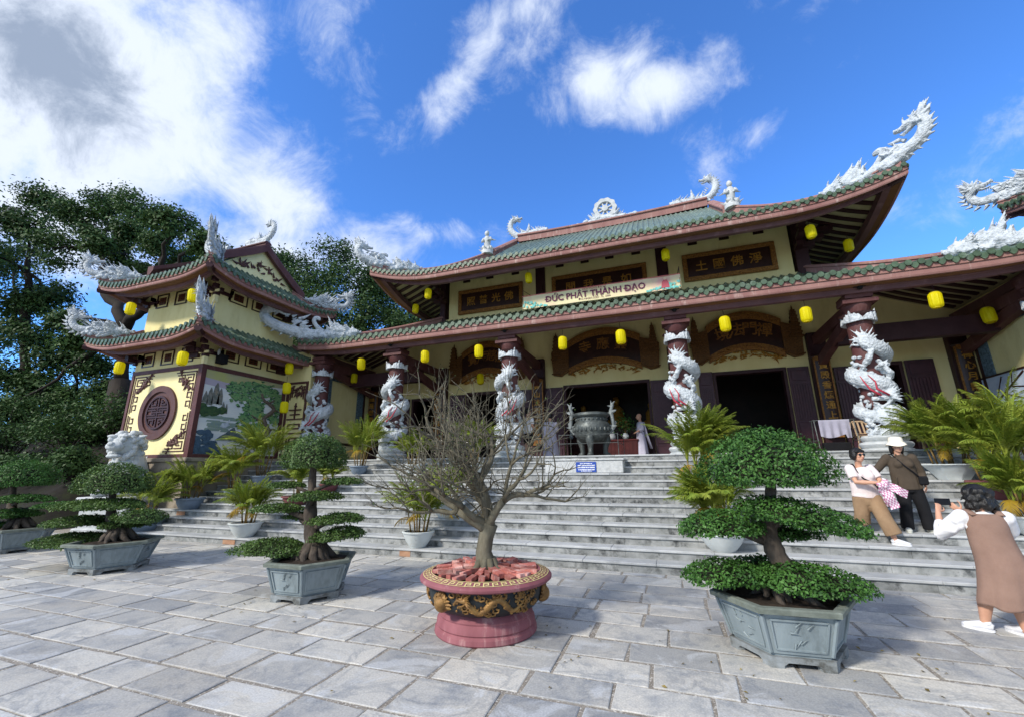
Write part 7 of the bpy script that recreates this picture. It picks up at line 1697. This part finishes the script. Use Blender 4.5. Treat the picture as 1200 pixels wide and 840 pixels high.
def remesh(o, vs, it=2, f=0.5):
    m = o.modifiers.new('join', 'REMESH'); m.mode = 'VOXEL'; m.voxel_size = vs; m.use_smooth_shade = True
    if it: s = o.modifiers.new('soften', 'SMOOTH'); s.iterations = it; s.factor = f
    return o
def ell(b, pts, rx, ry, n=14): b.tube(pts, rx, n, ry=ry, up=(0, 1, 0.001))
def hand(b, wrist, d, side, palm_n, s=1.0, curl=0.6):
    """wrist position, direction of the fingers, direction of the thumb side, palm normal"""
    d = d.normalized(); side = (side-d*side.dot(d)).normalized(); pn = (palm_n-d*palm_n.dot(d)-side*palm_n.dot(side)).normalized()
    P = lambda a, c, e=0.0: wrist+d*a*s+side*c*s+pn*e*s
    b.tube([P(-0.01, 0), P(0.03, 0), P(0.075, 0)], [0.024*s, 0.034*s, 0.037*s], 10, ry=[0.02*s, 0.016*s, 0.013*s], up=pn)
    for i, (c, L) in enumerate(((0.028, 0.062), (0.010, 0.072), (-0.009, 0.067), (-0.026, 0.052))):
        a0, a1, a2 = curl*0.5, curl*1.2, curl*1.9; p = P(0.07, c); q = [p]
        for k, a in enumerate((a0, a1, a2)): p = p+(d*math.cos(a)+pn*math.sin(a))*L*s*(0.42, 0.33, 0.25)[k]; q.append(p)
        b.tube(q, [0.0095*s, 0.009*s, 0.008*s, 0.0065*s], 7)
    p = P(0.02, 0.028); q = [p, p+(d*0.5+side*0.75+pn*0.3)*0.035*s, p+(d*0.9+side*0.8+pn*0.5)*0.06*s, p+(d*1.3+side*0.6+pn*0.7)*0.07*s]; b.tube(q, [0.013*s, 0.012*s, 0.010*s, 0.007*s], 7)
def head(b, c, face, up=Vector((0, 0, 1)), s=1.0):
    """face features along the facing direction; c is the centre of the head"""
    f = face.normalized(); sd = f.cross(up).normalized(); u = sd.cross(f)
    P = lambda x, y, z: c+sd*x*s+f*y*s+u*z*s
    ax = (sd, f, u)
    b.ball(P(0, -0.008, 0.022), (0.076*s, 0.094*s, 0.098*s), 16, 12, ax=ax); b.ball(P(0, 0.026, -0.045), (0.058*s, 0.060*s, 0.068*s), 14, 10, ax=ax); b.ball(P(0, 0.05, -0.088), (0.028*s, 0.024*s, 0.022*s), 9, 7, ax=ax)
    b.tube([P(0, 0.084, 0.02), P(0, 0.100, -0.012), P(0, 0.104, -0.026), P(0, 0.088, -0.034)], [0.009*s, 0.013*s, 0.017*s, 0.012*s], 8)
    for w in (-1, 1):
        b.ball(P(w*0.036, 0.068, -0.018), (0.024*s, 0.016*s, 0.02*s), 9, 7, ax=ax); b.ball(P(w*0.032, 0.080, 0.030), (0.028*s, 0.012*s, 0.009*s), 8, 6, ax=ax)
        b.ball(P(w*0.077, -0.004, -0.01), (0.010*s, 0.018*s, 0.031*s), 8, 7, ax=ax)
    b.ball(P(0, 0.083, -0.058), (0.024*s, 0.010*s, 0.008*s), 9, 6, ax=ax)
    return P, ax
def shoes(root, specs, mat, sole):
    for (heel, yaw, s) in specs:
        d = V3(math.sin(yaw), -math.cos(yaw), 0); sd = V3(math.cos(yaw), math.sin(yaw), 0); P = lambda a, z: heel+d*a*s+V3(0, 0, z*s)
        b = MB(); b.tube([P(-0.035, 0.045), P(0.0, 0.055), P(0.06, 0.052), P(0.12, 0.042), P(0.17, 0.034), P(0.205, 0.03)], [0.03*s, 0.038*s, 0.04*s, 0.044*s, 0.042*s, 0.022*s], 12, ry=[0.03*s, 0.045*s, 0.04*s, 0.032*s, 0.025*s, 0.015*s], up=(0, 0, 1))
        b.tube([P(0.0, 0.06), P(0.01, 0.09)], [0.038*s, 0.036*s], 12)
        sh = b.build('shoe', M[mat], root, True)
        b = MB(); out = []
        for k in range(20):
            a = 2*PI*k/20; u = 0.085+0.128*math.cos(a); w = 0.047*math.sin(a)*(1+0.12*math.cos(a)); out.append((u, w))
        V = [heel+d*u*s+sd*w*s for u, w in out]+[heel+d*u*s+sd*w*s+V3(0, 0, 0.022*s) for u, w in out]
        b.add(V, [tuple(range(19, -1, -1)), tuple(range(20, 40))]+[(k, (k+1) % 20, 20+(k+1) % 20, 20+k) for k in range(20)]); b.build('sole', M[sole], sh)
        if mat == 'shoe_white':
            b = MB()
            for q in (0.075, 0.095, 0.115): b.tube([P(q, 0.05)+sd*0.025*s, P(q, 0.076-0.12*(q-0.07)), P(q, 0.05)-sd*0.025*s], 0.004, 5)
            b.build('laces', M['shoe_grey'], sh)
def sleeve_fold(b, P, r, n=4):
    for k in range(n):
        f = (k+0.5)/n; p = P[0].lerp(P[-1], f); b.ball(p, r*1.04, 9, 6)
def glasses(P, ax, root, s=1.0):
    b = MB()
    for w in (-1, 1):
        b.ball(P(w*0.034, 0.088, 0.012), (0.029*s, 0.008*s, 0.024*s), 14, 8, ax=ax); b.tube([P(w*0.058, 0.082, 0.018), P(w*0.079, 0.04, 0.018), P(w*0.08, -0.01, 0.014)], 0.004*s, 5)
    b.tube([P(-0.01, 0.098, 0.016), P(0, 0.102, 0.018), P(0.01, 0.098, 0.016)], 0.004*s, 5); b.build('sunglasses', M['dark_glass'], root, True)

# --- the woman in the pale tee (feet on the third and fourth steps)
def woman_tee():
    r = thing('person', 'woman in a pale tee, tan trousers and sunglasses, holding a gingham cloth', 'person', (3.08, 9.1, 0.5)); OFF[r.name] = Vector((3.08, 9.1, 0.5))
    o = V3(3.05, 9.12, 0.0)
    hc = V3(3.02, 9.06, 1.865); face = V3(0.50, -1, -0.02).normalized()
    pel = V3(3.05, 9.14, 1.20); ch = V3(3.03, 9.11, 1.52); nk = V3(3.02, 9.10, 1.70)
    shL, shR = V3(2.87, 9.06, 1.645), V3(3.18, 9.16, 1.645)
    elL, wrL = V3(2.88, 8.93, 1.43), V3(3.12, 8.83, 1.425)
    elR, wrR = V3(3.27, 9.06, 1.43), V3(3.20, 8.86, 1.40)
    ankL, ankR = V3(2.95, 9.22, RISE*4+0.08), V3(3.25, 8.95, RISE*3+0.08); knL, knR = V3(2.95, 9.15, 0.92), V3(3.18, 8.98, 0.86); hpL, hpR = V3(2.96, 9.13, 1.18), V3(3.14, 9.13, 1.18)
    b = MB(); P, ax = head(b, hc, face, s=0.98)
    ell(b, [nk+V3(0, 0.02, -0.06), nk+V3(0, 0.01, 0.03), hc+V3(0, 0.01, -0.04)], [0.056, 0.048, 0.05], [0.056, 0.05, 0.052])
    ell(b, [pel, ch, nk+V3(0, 0, -0.05)], [0.14, 0.14, 0.1], [0.1, 0.1, 0.07])
    for sh, el, wr, th in ((shL, elL, wrL, V3(0, 0, 1)), (shR, elR, wrR, V3(0, 0, 1))):
        b.tube([sh, sh.lerp(el, 0.5), el, el.lerp(wr, 0.4), wr], [0.05, 0.045, 0.038, 0.038, 0.025], 10)
    hand(b, wrL, V3(0.9, -0.1, -0.35), V3(0, 0, 1), V3(0, 1, 0), 0.95, 0.75); hand(b, wrR, V3(-0.25, -0.9, -0.5), V3(-0.6, 0, 0.8), V3(-1, 0, 0), 0.95, 0.9)
    for hp, kn, an in ((hpL, knL, ankL), (hpR, knR, ankR)): b.tube([hp, hp.lerp(kn, 0.5), kn, kn.lerp(an, 0.35), an, an+V3(0, 0, -0.05)], [0.085, 0.075, 0.055, 0.052, 0.036, 0.035], 10)
    remesh(b.build('body', M['skin'], r, True), 0.009, 1)
    b = MB(); b.ball(P(0, -0.022, 0.052), (0.098, 0.104, 0.088), 18, 12, ax=ax); b.ball(P(0, -0.05, -0.005), (0.096, 0.075, 0.085), 16, 10, ax=ax)
    for w in (-1, 1): b.ball(P(w*0.078, -0.008, 0.0), (0.030, 0.058, 0.072), 12, 8, ax=ax)
    for k in range(9): b.ball(P(-0.07+0.0175*k, 0.068-0.2*abs(-0.07+0.0175*k), 0.072), (0.02, 0.02, 0.022), 8, 6, ax=ax)
    remesh(b.build('hair', M['hair'], r, True), 0.012, 1)
    glasses(P, ax, r); b = MB(); b.ball(P(0, 0.091, -0.058), (0.018, 0.006, 0.006), 8, 5, ax=ax); b.build('mouth', M['lip'], r, True)
    b = MB(); ell(b, [pel+V3(-0.01, 0, -0.03), pel+V3(0, 0, 0.06), ch+V3(0, 0, -0.12), ch, ch+V3(0, 0, 0.1), nk+V3(0, 0.01, -0.03)], [0.195, 0.195, 0.185, 0.185, 0.165, 0.075], [0.135, 0.14, 0.135, 0.13, 0.1, 0.065], 18)
    for sh, el in ((shL, elL), (shR, elR)): b.tube([sh+V3(0, 0, 0.0), sh.lerp(el, 0.3), sh.lerp(el, 0.72)], [0.075, 0.078, 0.074], 12); b.ball(sh, 0.078, 10, 8)
    b.ball(ch+V3(-0.07, -0.09, 0.0), 0.075, 10, 8); b.ball(ch+V3(0.09, -0.06, 0.0), 0.075, 10, 8)
    remesh(b.build('tee_shirt', M['tee'], r, True), 0.013, 3)
    b = MB(); ell(b, [pel+V3(0, 0, 0.02), pel+V3(0, 0, -0.08), pel+V3(0, 0, -0.14)], [0.165, 0.185, 0.17], [0.12, 0.135, 0.12], 16)
    for hp, kn, an in ((hpL, knL, ankL), (hpR, knR, ankR)): 
        e = an+V3(0, 0, 0.07); b.tube([hp, hp.lerp(kn, 0.5), kn, kn.lerp(e, 0.5), e], [0.115, 0.115, 0.108, 0.112, 0.118], 14)
    remesh(b.build('trousers', M['tan'], r, True), 0.014, 2)
    b = MB(); S = [shL+V3(0.05, -0.02, 0.075), ch+V3(-0.06, -0.15, 0.0), V3(3.12, 8.97, 1.42), V3(3.21, 9.03, 1.32), V3(3.2, 9.22, 1.4), V3(3.05, 9.25, 1.55), shL+V3(0.05, 0.08, 0.06), shL+V3(0.05, -0.02, 0.075)]
    b.tube([Vector(q) for q in bez([tuple(s) for s in S], 4)], 0.011, 6, ry=0.011); b.build('bag_strap', M['black'], r)
    shoes(r, [(V3(2.95, 9.23, RISE*4), 0.15, 0.95), (V3(3.24, 8.96, RISE*3), 0.95, 0.98)], 'shoe_white', 'shoe_white')
    g = thing('cloth_bag', 'pink and white gingham cloth in the hands of the woman in the pale tee', 'bag', (3.2, 8.8, 1.35)); OFF[g.name] = Vector((3.2, 8.8, 1.35))
    b = MB()
    def strip(pts, w, side):
        for k in range(6):
            b.mi = k % 2; rows = [[Vector(p)+side*(w*(-0.5+(k+q)/6)) for q in (0, 1)] for p in pts]
            for i in range(len(rows)-1): b.mi = (k+i) % 2; b.grid([rows[i], rows[i+1]])
    st = lambda a, c, n: [tuple(Vector(a).lerp(Vector(c), i/n)+V3(0.012*math.sin(i*1.2), -0.02*math.sin(i*0.9), 0)) for i in range(n+1)]
    strip(st((3.16, 8.79, 1.43), (3.30, 8.80, 1.03), 14), 0.15, V3(0.9, 0.3, 0.25).normalized()); strip(st((3.18, 8.80, 1.44), (3.50, 8.86, 1.24), 12), 0.13, V3(0.4, 0.2, 0.9).normalized())
    strip(st((3.15, 8.81, 1.42), (3.24, 8.84, 1.06), 12), 0.12, V3(1, 0.5, 0).normalized())
    so = b.build('gingham_cloth', [nmat('gingham pink', '#c27f9f'), nmat('gingham white', '#ead9df')], g); m = so.modifiers.new('thick', 'SOLIDIFY'); m.thickness = 0.006
woman_tee()

# --- the woman in the brown shirt and white hat
def woman_hat():
    X, Y = 3.72, 9.34; z0 = RISE*4; r = thing('person', 'woman in a cream hat, olive brown shirt and black trousers on the steps', 'person', (X, Y, z0)); OFF[r.name] = Vector((X, Y, z0))
    W = lambda x, y, z: V3(X+x, Y+y, z0+z)
    hc = W(-0.03, -0.02, 1.39); face = V3(0.12, -1, -0.06).normalized()
    pel, ch, nk = W(0, 0, 0.76), W(-0.02, -0.01, 1.08), W(-0.03, 0.0, 1.24)
    shL, shR = W(-0.19, 0.02, 1.19), W(0.15, 0.0, 1.19)
    elL, wrL = W(-0.36, 0.06, 0.99), W(-0.47, -0.10, 0.93); elR, wrR = W(0.24, 0.02, 0.94), W(0.23, -0.04, 0.74)
    hpL, hpR = W(-0.085, 0, 0.74), W(0.085, 0, 0.74); knL, knR = W(-0.10, -0.04, 0.42), W(0.13, -0.03, 0.42); anL, anR = W(-0.12, 0.0, 0.08), W(0.17, 0.0, 0.08)
    b = MB(); P, ax = head(b, hc, face, s=0.96)
    ell(b, [nk+V3(0, 0.02, -0.05), nk+V3(0, 0.01, 0.03), hc+V3(0, 0.01, -0.04)], [0.055, 0.046, 0.05], [0.055, 0.048, 0.05]); ell(b, [pel, ch, nk+V3(0, 0, -0.05)], [0.13, 0.13, 0.1], [0.09, 0.09, 0.07])
    for sh, el, wr in ((shL, elL, wrL), (shR, elR, wrR)): b.tube([sh, sh.lerp(el, 0.5), el, el.lerp(wr, 0.4), wr], [0.047, 0.042, 0.036, 0.036, 0.024], 10)
    hand(b, wrR, V3(-0.1, -0.15, -1), V3(-0.2, -1, 0), V3(-1, 0.2, 0), 0.95, 0.5); hand(b, wrL, V3(-0.6, -0.7, -0.3), V3(0, -0.3, 1), V3(0.5, -0.6, 0), 0.95, 0.5)
    for hp, kn, an in ((hpL, knL, anL), (hpR, knR, anR)): b.tube([hp, hp.lerp(kn, 0.5), kn, kn.lerp(an, 0.35), an, an+V3(0, 0, -0.05)], [0.08, 0.07, 0.052, 0.05, 0.034, 0.034], 10)
    remesh(b.build('body', M['skin'], r, True), 0.009, 1)
    b = MB(); b.ball(P(0, -0.02, 0.04), (0.088, 0.1, 0.085), 16, 10, ax=ax)
    for w in (-1, 1): b.tube([P(w*0.075, -0.02, 0.05), P(w*0.085, -0.02, -0.03), P(w*0.08, -0.03, -0.10), P(w*0.085, -0.03, -0.15)], [0.03, 0.032, 0.03, 0.012], 8)
    b.tube([P(0, -0.09, 0.0), P(0, -0.1, -0.08), P(0, -0.1, -0.15)], [0.06, 0.06, 0.03], 10); remesh(b.build('hair', M['hair'], r, True), 0.012, 1)
    glasses(P, ax, r, 1.1); b = MB(); b.ball(P(0, 0.089, -0.058), (0.02, 0.006, 0.007), 8, 5, ax=ax); b.build('mouth', M['lip'], r, True)
    b = MB(); n = 28; V = []; prof = [(0.155, 0.028), (0.15, 0.034), (0.125, 0.052), (0.108, 0.068), (0.106, 0.09), (0.100, 0.13), (0.085, 0.155), (0.05, 0.165), (0.001, 0.166)]
    for (q, z) in prof:
        for k in range(n): a = 2*PI*k/n; wv = 0.012*math.sin(3*a+1) if q > 0.12 else 0; V.append(P(q*math.cos(a)*0.98, q*1.05*math.sin(a)-0.005, z+wv-(0.018 if q > 0.14 else 0)))
    b.add(V, [(i*n+k, i*n+(k+1) % n, (i+1)*n+(k+1) % n, (i+1)*n+k) for i in range(len(prof)-1) for k in range(n)]); h = b.build('hat', M['hat'], r, True); m = h.modifiers.new('thick', 'SOLIDIFY'); m.thickness = 0.006
    b = MB(); ell(b, [pel+V3(0, 0, -0.09), pel+V3(0, 0, 0.02), ch+V3(0, 0, -0.14), ch, ch+V3(0, 0, 0.09), nk+V3(0, 0.01, -0.01)], [0.20, 0.20, 0.185, 0.18, 0.16, 0.066], [0.135, 0.135, 0.125, 0.12, 0.095, 0.06], 18)
    for sh, el, wr in ((shL, elL, wrL), (shR, elR, wrR)): b.tube([sh, sh.lerp(el, 0.5), el, el.lerp(wr, 0.5), el.lerp(wr, 0.92)], [0.074, 0.066, 0.06, 0.056, 0.048], 12); b.ball(sh, 0.073, 10, 8)
    for s in (-1, 1): b.ball(ch+V3(s*0.075, -0.075, 0.0), 0.07, 10, 8)
    for k in range(6): b.tube([pel+V3(-0.19+0.07*k, -0.11, -0.07), pel+V3(-0.16+0.062*k, -0.115, 0.12)], [0.018, 0.006], 6)
    remesh(b.build('shirt', M['olive'], r, True), 0.013, 2)
    b = MB(); b.tube([nk+V3(-0.055, -0.045, 0.01), nk+V3(0.0, -0.10, -0.09), nk+V3(0.055, -0.045, 0.01)], [0.014, 0.016, 0.014], 6); b.build('collar', M['olive'], r, True)
    b = MB(); ell(b, [pel+V3(0, 0, 0.03), pel+V3(0, 0, -0.08), pel+V3(0, 0, -0.13)], [0.155, 0.175, 0.16], [0.11, 0.125, 0.115], 16)
    for hp, kn, an in ((hpL, knL, anL), (hpR, knR, anR)): b.tube([hp, hp.lerp(kn, 0.5), kn, kn.lerp(an, 0.5), an+V3(0, 0.0, -0.03)], [0.105, 0.10, 0.088, 0.086, 0.088], 14)
    remesh(b.build('trousers', M['black'], r, True), 0.014, 2)
    b = MB(); S = [shL+V3(0.07, -0.03, 0.055), ch+V3(-0.03, -0.14, 0.0), W(0.10, -0.14, 0.92), W(0.2, -0.08, 0.80), W(0.20, 0.1, 0.85), W(0.0, 0.14, 1.05), shL+V3(0.06, 0.07, 0.05), shL+V3(0.07, -0.03, 0.055)]
    b.tube([Vector(q) for q in bez([tuple(s) for s in S], 4)], 0.011, 6); b.build('bag_strap', M['black'], r)
    b = MB(); b.cbox(tuple(W(0.12, -0.17, 0.75)), tuple(W(0.24, -0.10, 0.89)), 0.02); b.build('small_bag', M['black'], r)
    shoes(r, [(W(-0.12, 0.01, 0), -0.25, 0.95), (W(0.17, 0.01, 0), 0.5, 0.95)], 'shoe_grey', 'shoe_grey')
woman_hat()

# --- the woman in the brown dress, back to us, taking the picture
def woman_dress():
    X, Y = 3.10, 6.42; r = thing('person', 'woman seen from behind in a brown pinafore dress and white blouse, taking a photograph', 'person', (X, Y, 0)); OFF[r.name] = Vector((X, Y, 0))
    W = lambda x, y, z: V3(X+x, Y+y, z)
    hc = W(0.07, 0.06, 1.36); face = V3(-0.25, 1, 0.0).normalized()
    nk, ch, wa, pel = W(0.07, 0.02, 1.20), W(0.07, 0.0, 1.04), W(0.075, 0.0, 0.86), W(0.10, -0.03, 0.68)
    shL, shR = W(-0.12, 0.02, 1.14), W(0.25, 0.0, 1.13)
    elL, wrL = W(-0.28, 0.12, 0.94), W(-0.17, 0.34, 1.16); elR, wrR = W(0.33, 0.16, 0.95), W(0.06, 0.38, 1.16)
    knL, anL = W(-0.09, 0.0, 0.37), W(-0.13, 0.04, 0.08); knR, anR = W(0.14, -0.02, 0.37), W(0.15, -0.03, 0.08); hpL, hpR = W(0.02, -0.02, 0.68), W(0.18, -0.02, 0.68)
    b = MB(); P, ax = head(b, hc, face, s=0.95)
    ell(b, [nk+V3(0, 0, -0.05), nk+V3(0, 0, 0.03), hc+V3(0, 0, -0.04)], [0.055, 0.048, 0.05], [0.055, 0.05, 0.05]); ell(b, [pel, wa, ch, nk+V3(0, 0, -0.05)], [0.14, 0.13, 0.13, 0.1], [0.1, 0.09, 0.09, 0.07])
    for sh, el, wr in ((shL, elL, wrL), (shR, elR, wrR)): b.tube([sh, sh.lerp(el, 0.5), el, el.lerp(wr, 0.4), wr], [0.05, 0.046, 0.04, 0.04, 0.026], 10)
    hand(b, wrL, V3(0.35, 0.3, 0.8), V3(1, 0.2, 0), V3(0.3, 1, 0), 0.95, 0.6); hand(b, wrR, V3(-0.6, 0.25, 0.7), V3(-0.3, 0, 1), V3(-0.4, 1, 0), 0.95, 0.6)
    for hp, kn, an in ((hpL, knL, anL), (hpR, knR, anR)): b.tube([hp, hp.lerp(kn, 0.5), kn, kn.lerp(an, 0.3), kn.lerp(an, 0.65), an, an+V3(0, 0, -0.05)], [0.09, 0.08, 0.062, 0.066, 0.052, 0.04, 0.04], 12)
    remesh(b.build('body', M['skin'], r, True), 0.009, 1)
    b = MB(); rr = random.Random(4); b.ball(P(0, -0.015, 0.035), (0.115, 0.12, 0.10), 18, 12, ax=ax)
    for k in range(60):
        a = rr.uniform(PI*0.98, 2.02*PI); z = rr.uniform(-0.14, 0.06); q = 0.115*(1.05-0.1*abs(z)); b.ball(P(q*math.cos(a), -0.015+q*math.sin(a)*0.98, z), rr.uniform(0.025, 0.045), 8, 6)
    for k in range(26):
        a = rr.uniform(PI*0.95, 2.05*PI); p = P(0.125*math.cos(a), -0.015+0.12*math.sin(a), rr.uniform(-0.14, 0.02)); b.spike(p, P(math.cos(a), math.sin(a), -1.2)-P(0, 0, 0), 0.09, 0.016, P(-math.sin(a)*0.05, math.cos(a)*0.05, 0)-P(0, 0, 0), 5, 4)
    remesh(b.build('hair', M['hair'], r, True), 0.010, 1)
    b = MB(); ell(b, [wa+V3(0, 0, 0.0), ch, ch+V3(0, 0, 0.09), nk+V3(0, 0, -0.02)], [0.16, 0.178, 0.16, 0.075], [0.115, 0.12, 0.095, 0.07], 16)
    for sh, el, wr in ((shL, elL, wrL), (shR, elR, wrR)): b.tube([sh, sh.lerp(el, 0.35), sh.lerp(el, 0.75), el, el.lerp(wr, 0.3), el.lerp(wr, 0.55)], [0.074, 0.08, 0.084, 0.078, 0.062, 0.046], 12); b.ball(sh, 0.078, 10, 8)
    for k in range(8): 
        q = shL.lerp(elL, 0.2+0.1*k); b.ball(q+V3(rr.uniform(-0.05, 0.05), rr.uniform(-0.06, 0.02), rr.uniform(-0.04, 0.04)), 0.05, 8, 6)
    remesh(b.build('blouse', M['blouse'], r, True), 0.013, 1)
    b = MB(); n = 36; V = []; prof = [(W(0.07, 0.01, 1.175), 0.155, 0.085, 0), (W(0.07, 0.0, 1.10), 0.172, 0.112, 0), (W(0.07, 0.0, 1.0), 0.172, 0.118, 0.15), (W(0.08, 0.0, 0.86), 0.183, 0.125, 0.15), (W(0.10, -0.02, 0.72), 0.196, 0.15, 0.5), (W(0.10, -0.03, 0.60), 0.212, 0.16, 0.8), (W(0.095, -0.03, 0.45), 0.232, 0.165, 1.2), (W(0.085, -0.02, 0.30), 0.252, 0.17, 1.6), (W(0.085, -0.02, 0.26), 0.255, 0.17, 1.6)]
    for (c, a_, b_, w) in prof:
        for k in range(n): a = 2*PI*k/n; q = 1+0.05*w*math.sin(6*a+0.6)+0.03*w*math.sin(11*a); V.append(c+V3(a_*q*math.cos(a), b_*q*math.sin(a), 0.012*w*math.sin(4*a)))
    b.add(V, [(i*n+k, i*n+(k+1) % n, (i+1)*n+(k+1) % n, (i+1)*n+k) for i in range(len(prof)-1) for k in range(n)]); d = b.build('dress', M['dress'], r, True); m = d.modifiers.new('sub', 'SUBSURF'); m.levels = 1; m.render_levels = 1; m = d.modifiers.new('thick', 'SOLIDIFY'); m.thickness = 0.008
    b = MB()
    for s in (-1, 1): b.tube([W(0.07+s*0.10, 0.07, 1.165), W(0.07+s*0.125, 0.02, 1.215), W(0.07+s*0.11, -0.075, 1.165)], [0.035, 0.035, 0.035], 8, ry=[0.012]*3, up=(0, 0, 1))
    b.build('dress_straps', M['dress'], r, True)
    shoes(r, [(anL+V3(0.01, -0.02, -0.08), PI+0.9, 1.0), (anR+V3(0.01, -0.02, -0.08), PI+0.45, 1.0)], 'shoe_white', 'shoe_white')
    ph = thing('phone', 'dark phone held up by the woman in the brown dress', 'phone', tuple(W(-0.08, 0.40, 1.27))); OFF[ph.name] = Vector((0, 0, 0)); b = MB(); b.cbox((-0.075, -0.004, -0.038), (0.075, 0.004, 0.038), 0.003); b.build('case', M['dark_glass'], ph); b = MB(); b.box((-0.07, -0.0052, -0.034), (0.07, -0.0045, 0.034)); b.build('screen', nmat('phone screen', '#20242b', rough=0.2), ph)
woman_dress()

# --- figures on the porch
def walker(label, loc, rz, H, top, bottom, robe=False, hat=None, skin_legs=True, extra=None, shaved=False):
    s = H/1.55; r = thing('person', label, 'person', loc, rz); OFF[r.name] = Vector((0, 0, 0)); W = lambda x, y, z: V3(x*s, y*s, z*s)
    b = MB(); hc = W(0, -0.02, 1.42); P, ax = head(b, hc, V3(0, -1, -0.05), s=0.98*s)
    ell(b, [W(0, 0.02, 1.2), W(0, 0.01, 1.28), W(0, 0, 1.38)], [0.056*s, 0.048*s, 0.05*s], [0.056*s, 0.05*s, 0.052*s]); ell(b, [W(0, 0, 0.78), W(0, 0, 1.1), W(0, 0, 1.22)], [0.14*s, 0.14*s, 0.1*s], [0.1*s, 0.1*s, 0.07*s])
    arms = []
    for q in (-1, 1):
        sh, el, wr = W(q*0.17, 0.01, 1.20), W(q*0.23, 0.03, 0.97), (W(q*0.19, -0.16, 0.88) if not extra else W(q*0.12, -0.20, 1.0)); arms.append((sh, el, wr)); b.tube([sh, sh.lerp(el, 0.5), el, el.lerp(wr, 0.4), wr], [0.05*s, 0.045*s, 0.038*s, 0.038*s, 0.025*s], 9); hand(b, wr, wr-el, V3(-q, -0.3, 0.3), V3(-q, 0, 0), 0.95*s, 0.6)
        hp, kn, an = W(q*0.09, 0, 0.76), W(q*0.10, -0.02, 0.43), W(q*0.10, 0.02, 0.08); b.tube([hp, hp.lerp(kn, 0.5), kn, kn.lerp(an, 0.35), an, an+V3(0, 0, -0.05)], [0.085*s, 0.075*s, 0.055*s, 0.055*s, 0.036*s, 0.035*s], 9)
    remesh(b.build('body', M['skin'], r, True), 0.012, 1)
    if not shaved:
        b = MB(); b.ball(P(0, -0.022, 0.045), (0.09*s, 0.1*s, 0.088*s), 14, 10, ax=ax); b.ball(P(0, -0.05, -0.01), (0.085*s, 0.06*s, 0.07*s), 12, 8, ax=ax); b.build('hair', M['hair'], r, True)
    if hat:
        b = MB(); b.lathe([(0.17*s, 0.0), (0.11*s, 0.03*s), (0.10*s, 0.1*s), (0.06*s, 0.13*s), (0.001, 0.135*s)], 18, hc+V3(0, 0, 0.05*s)); b.build('hat', M[hat], r, True)
    if robe:
        b = MB(); n = 32; V = []; prof = [(1.24, 0.07, 0.06), (1.21, 0.15, 0.09), (1.12, 0.19, 0.12), (0.9, 0.19, 0.125), (0.7, 0.215, 0.15), (0.4, 0.25, 0.185), (0.03, 0.285, 0.22)]
        for z, a_, b_ in prof:
            for k in range(n): a = 2*PI*k/n; q = 1+0.07*max(0, 1-z/0.8)*math.sin(7*a); V.append(W(a_*q*math.cos(a), b_*q*math.sin(a), z))
        b.add(V, [(i*n+k, i*n+(k+1) % n, (i+1)*n+(k+1) % n, (i+1)*n+k) for i in range(len(prof)-1) for k in range(n)]); b.build('robe', M[top], r, True)
        b = MB()
        for sh, el, wr in arms: b.tube([sh, sh.lerp(el, 0.5), el, el.lerp(wr, 0.55)], [0.075*s, 0.07*s, 0.075*s, 0.10*s], 10)
        b.build('sleeves', M[top], r, True)
        b = MB(); b.tube([W(0.13, 0.10, 1.2), W(0.16, 0.17, 0.8), W(0.12, 0.30, 0.30)], [0.10*s, 0.13*s, 0.19*s], 10, ry=[0.02*s, 0.03*s, 0.03*s], up=(0, 1, 0)); b.build('sash', M[top], r, True)
    else:
        b = MB(); ell(b, [W(0, 0, 0.74), W(0, 0, 0.9), W(0, 0, 1.1), W(0, 0, 1.19), W(0, 0.01, 1.25)], [0.185*s, 0.18*s, 0.18*s, 0.155*s, 0.07*s], [0.13*s, 0.125*s, 0.125*s, 0.095*s, 0.06*s], 14)
        for sh, el, wr in arms: b.tube([sh, sh.lerp(el, 0.4), sh.lerp(el, 0.8)], [0.075*s, 0.074*s, 0.07*s], 10)
        remesh(b.build('shirt', M[top], r, True), 0.016, 1)
        b = MB(); ell(b, [W(0, 0, 0.8), W(0, 0, 0.68)], [0.16*s, 0.17*s], [0.115*s, 0.12*s], 12)
        for q in (-1, 1): b.tube([W(q*0.09, 0, 0.76), W(q*0.10, -0.01, 0.58), W(q*0.105, -0.02, 0.44 if skin_legs else 0.2), W(q*0.105, 0, 0.42 if skin_legs else 0.08)], [0.105*s, 0.10*s, 0.095*s, 0.09*s], 11)
        remesh(b.build('shorts' if skin_legs else 'trousers', M[bottom], r, True), 0.016, 1)
    shoes(r, [(W(-0.10, 0.02, 0), 0.1, s), (W(0.10, 0.02, 0), -0.1, s)], 'shoe_white' if not robe else 'shoe_grey', 'shoe_grey')
    return r
M['rose'] = nmat('rose trousers', '#b5656a', '#a6585e', 5, 0.9)
walker('monk with shaved head in a long pale lilac robe, walking past the middle door', (-0.92, 16.1, ZP), R_(-75), 1.56, 'robe', None, robe=True, shaved=True)
walker('visitor in a white shirt and black shorts behind the bare tree', (-4.35, 13.6, ZP), R_(150), 1.62, 'blouse', 'black')
walker('visitor in a white top and rose trousers behind the bare tree', (-4.75, 13.1, ZP), R_(40), 1.5, 'blouse', 'rose', skin_legs=False, extra=True)
walker('visitor in a lilac grey tunic beside the middle door, half hidden by twigs', (-3.75, 14.2, ZP), R_(-160), 1.5, 'robe', None, robe=True)
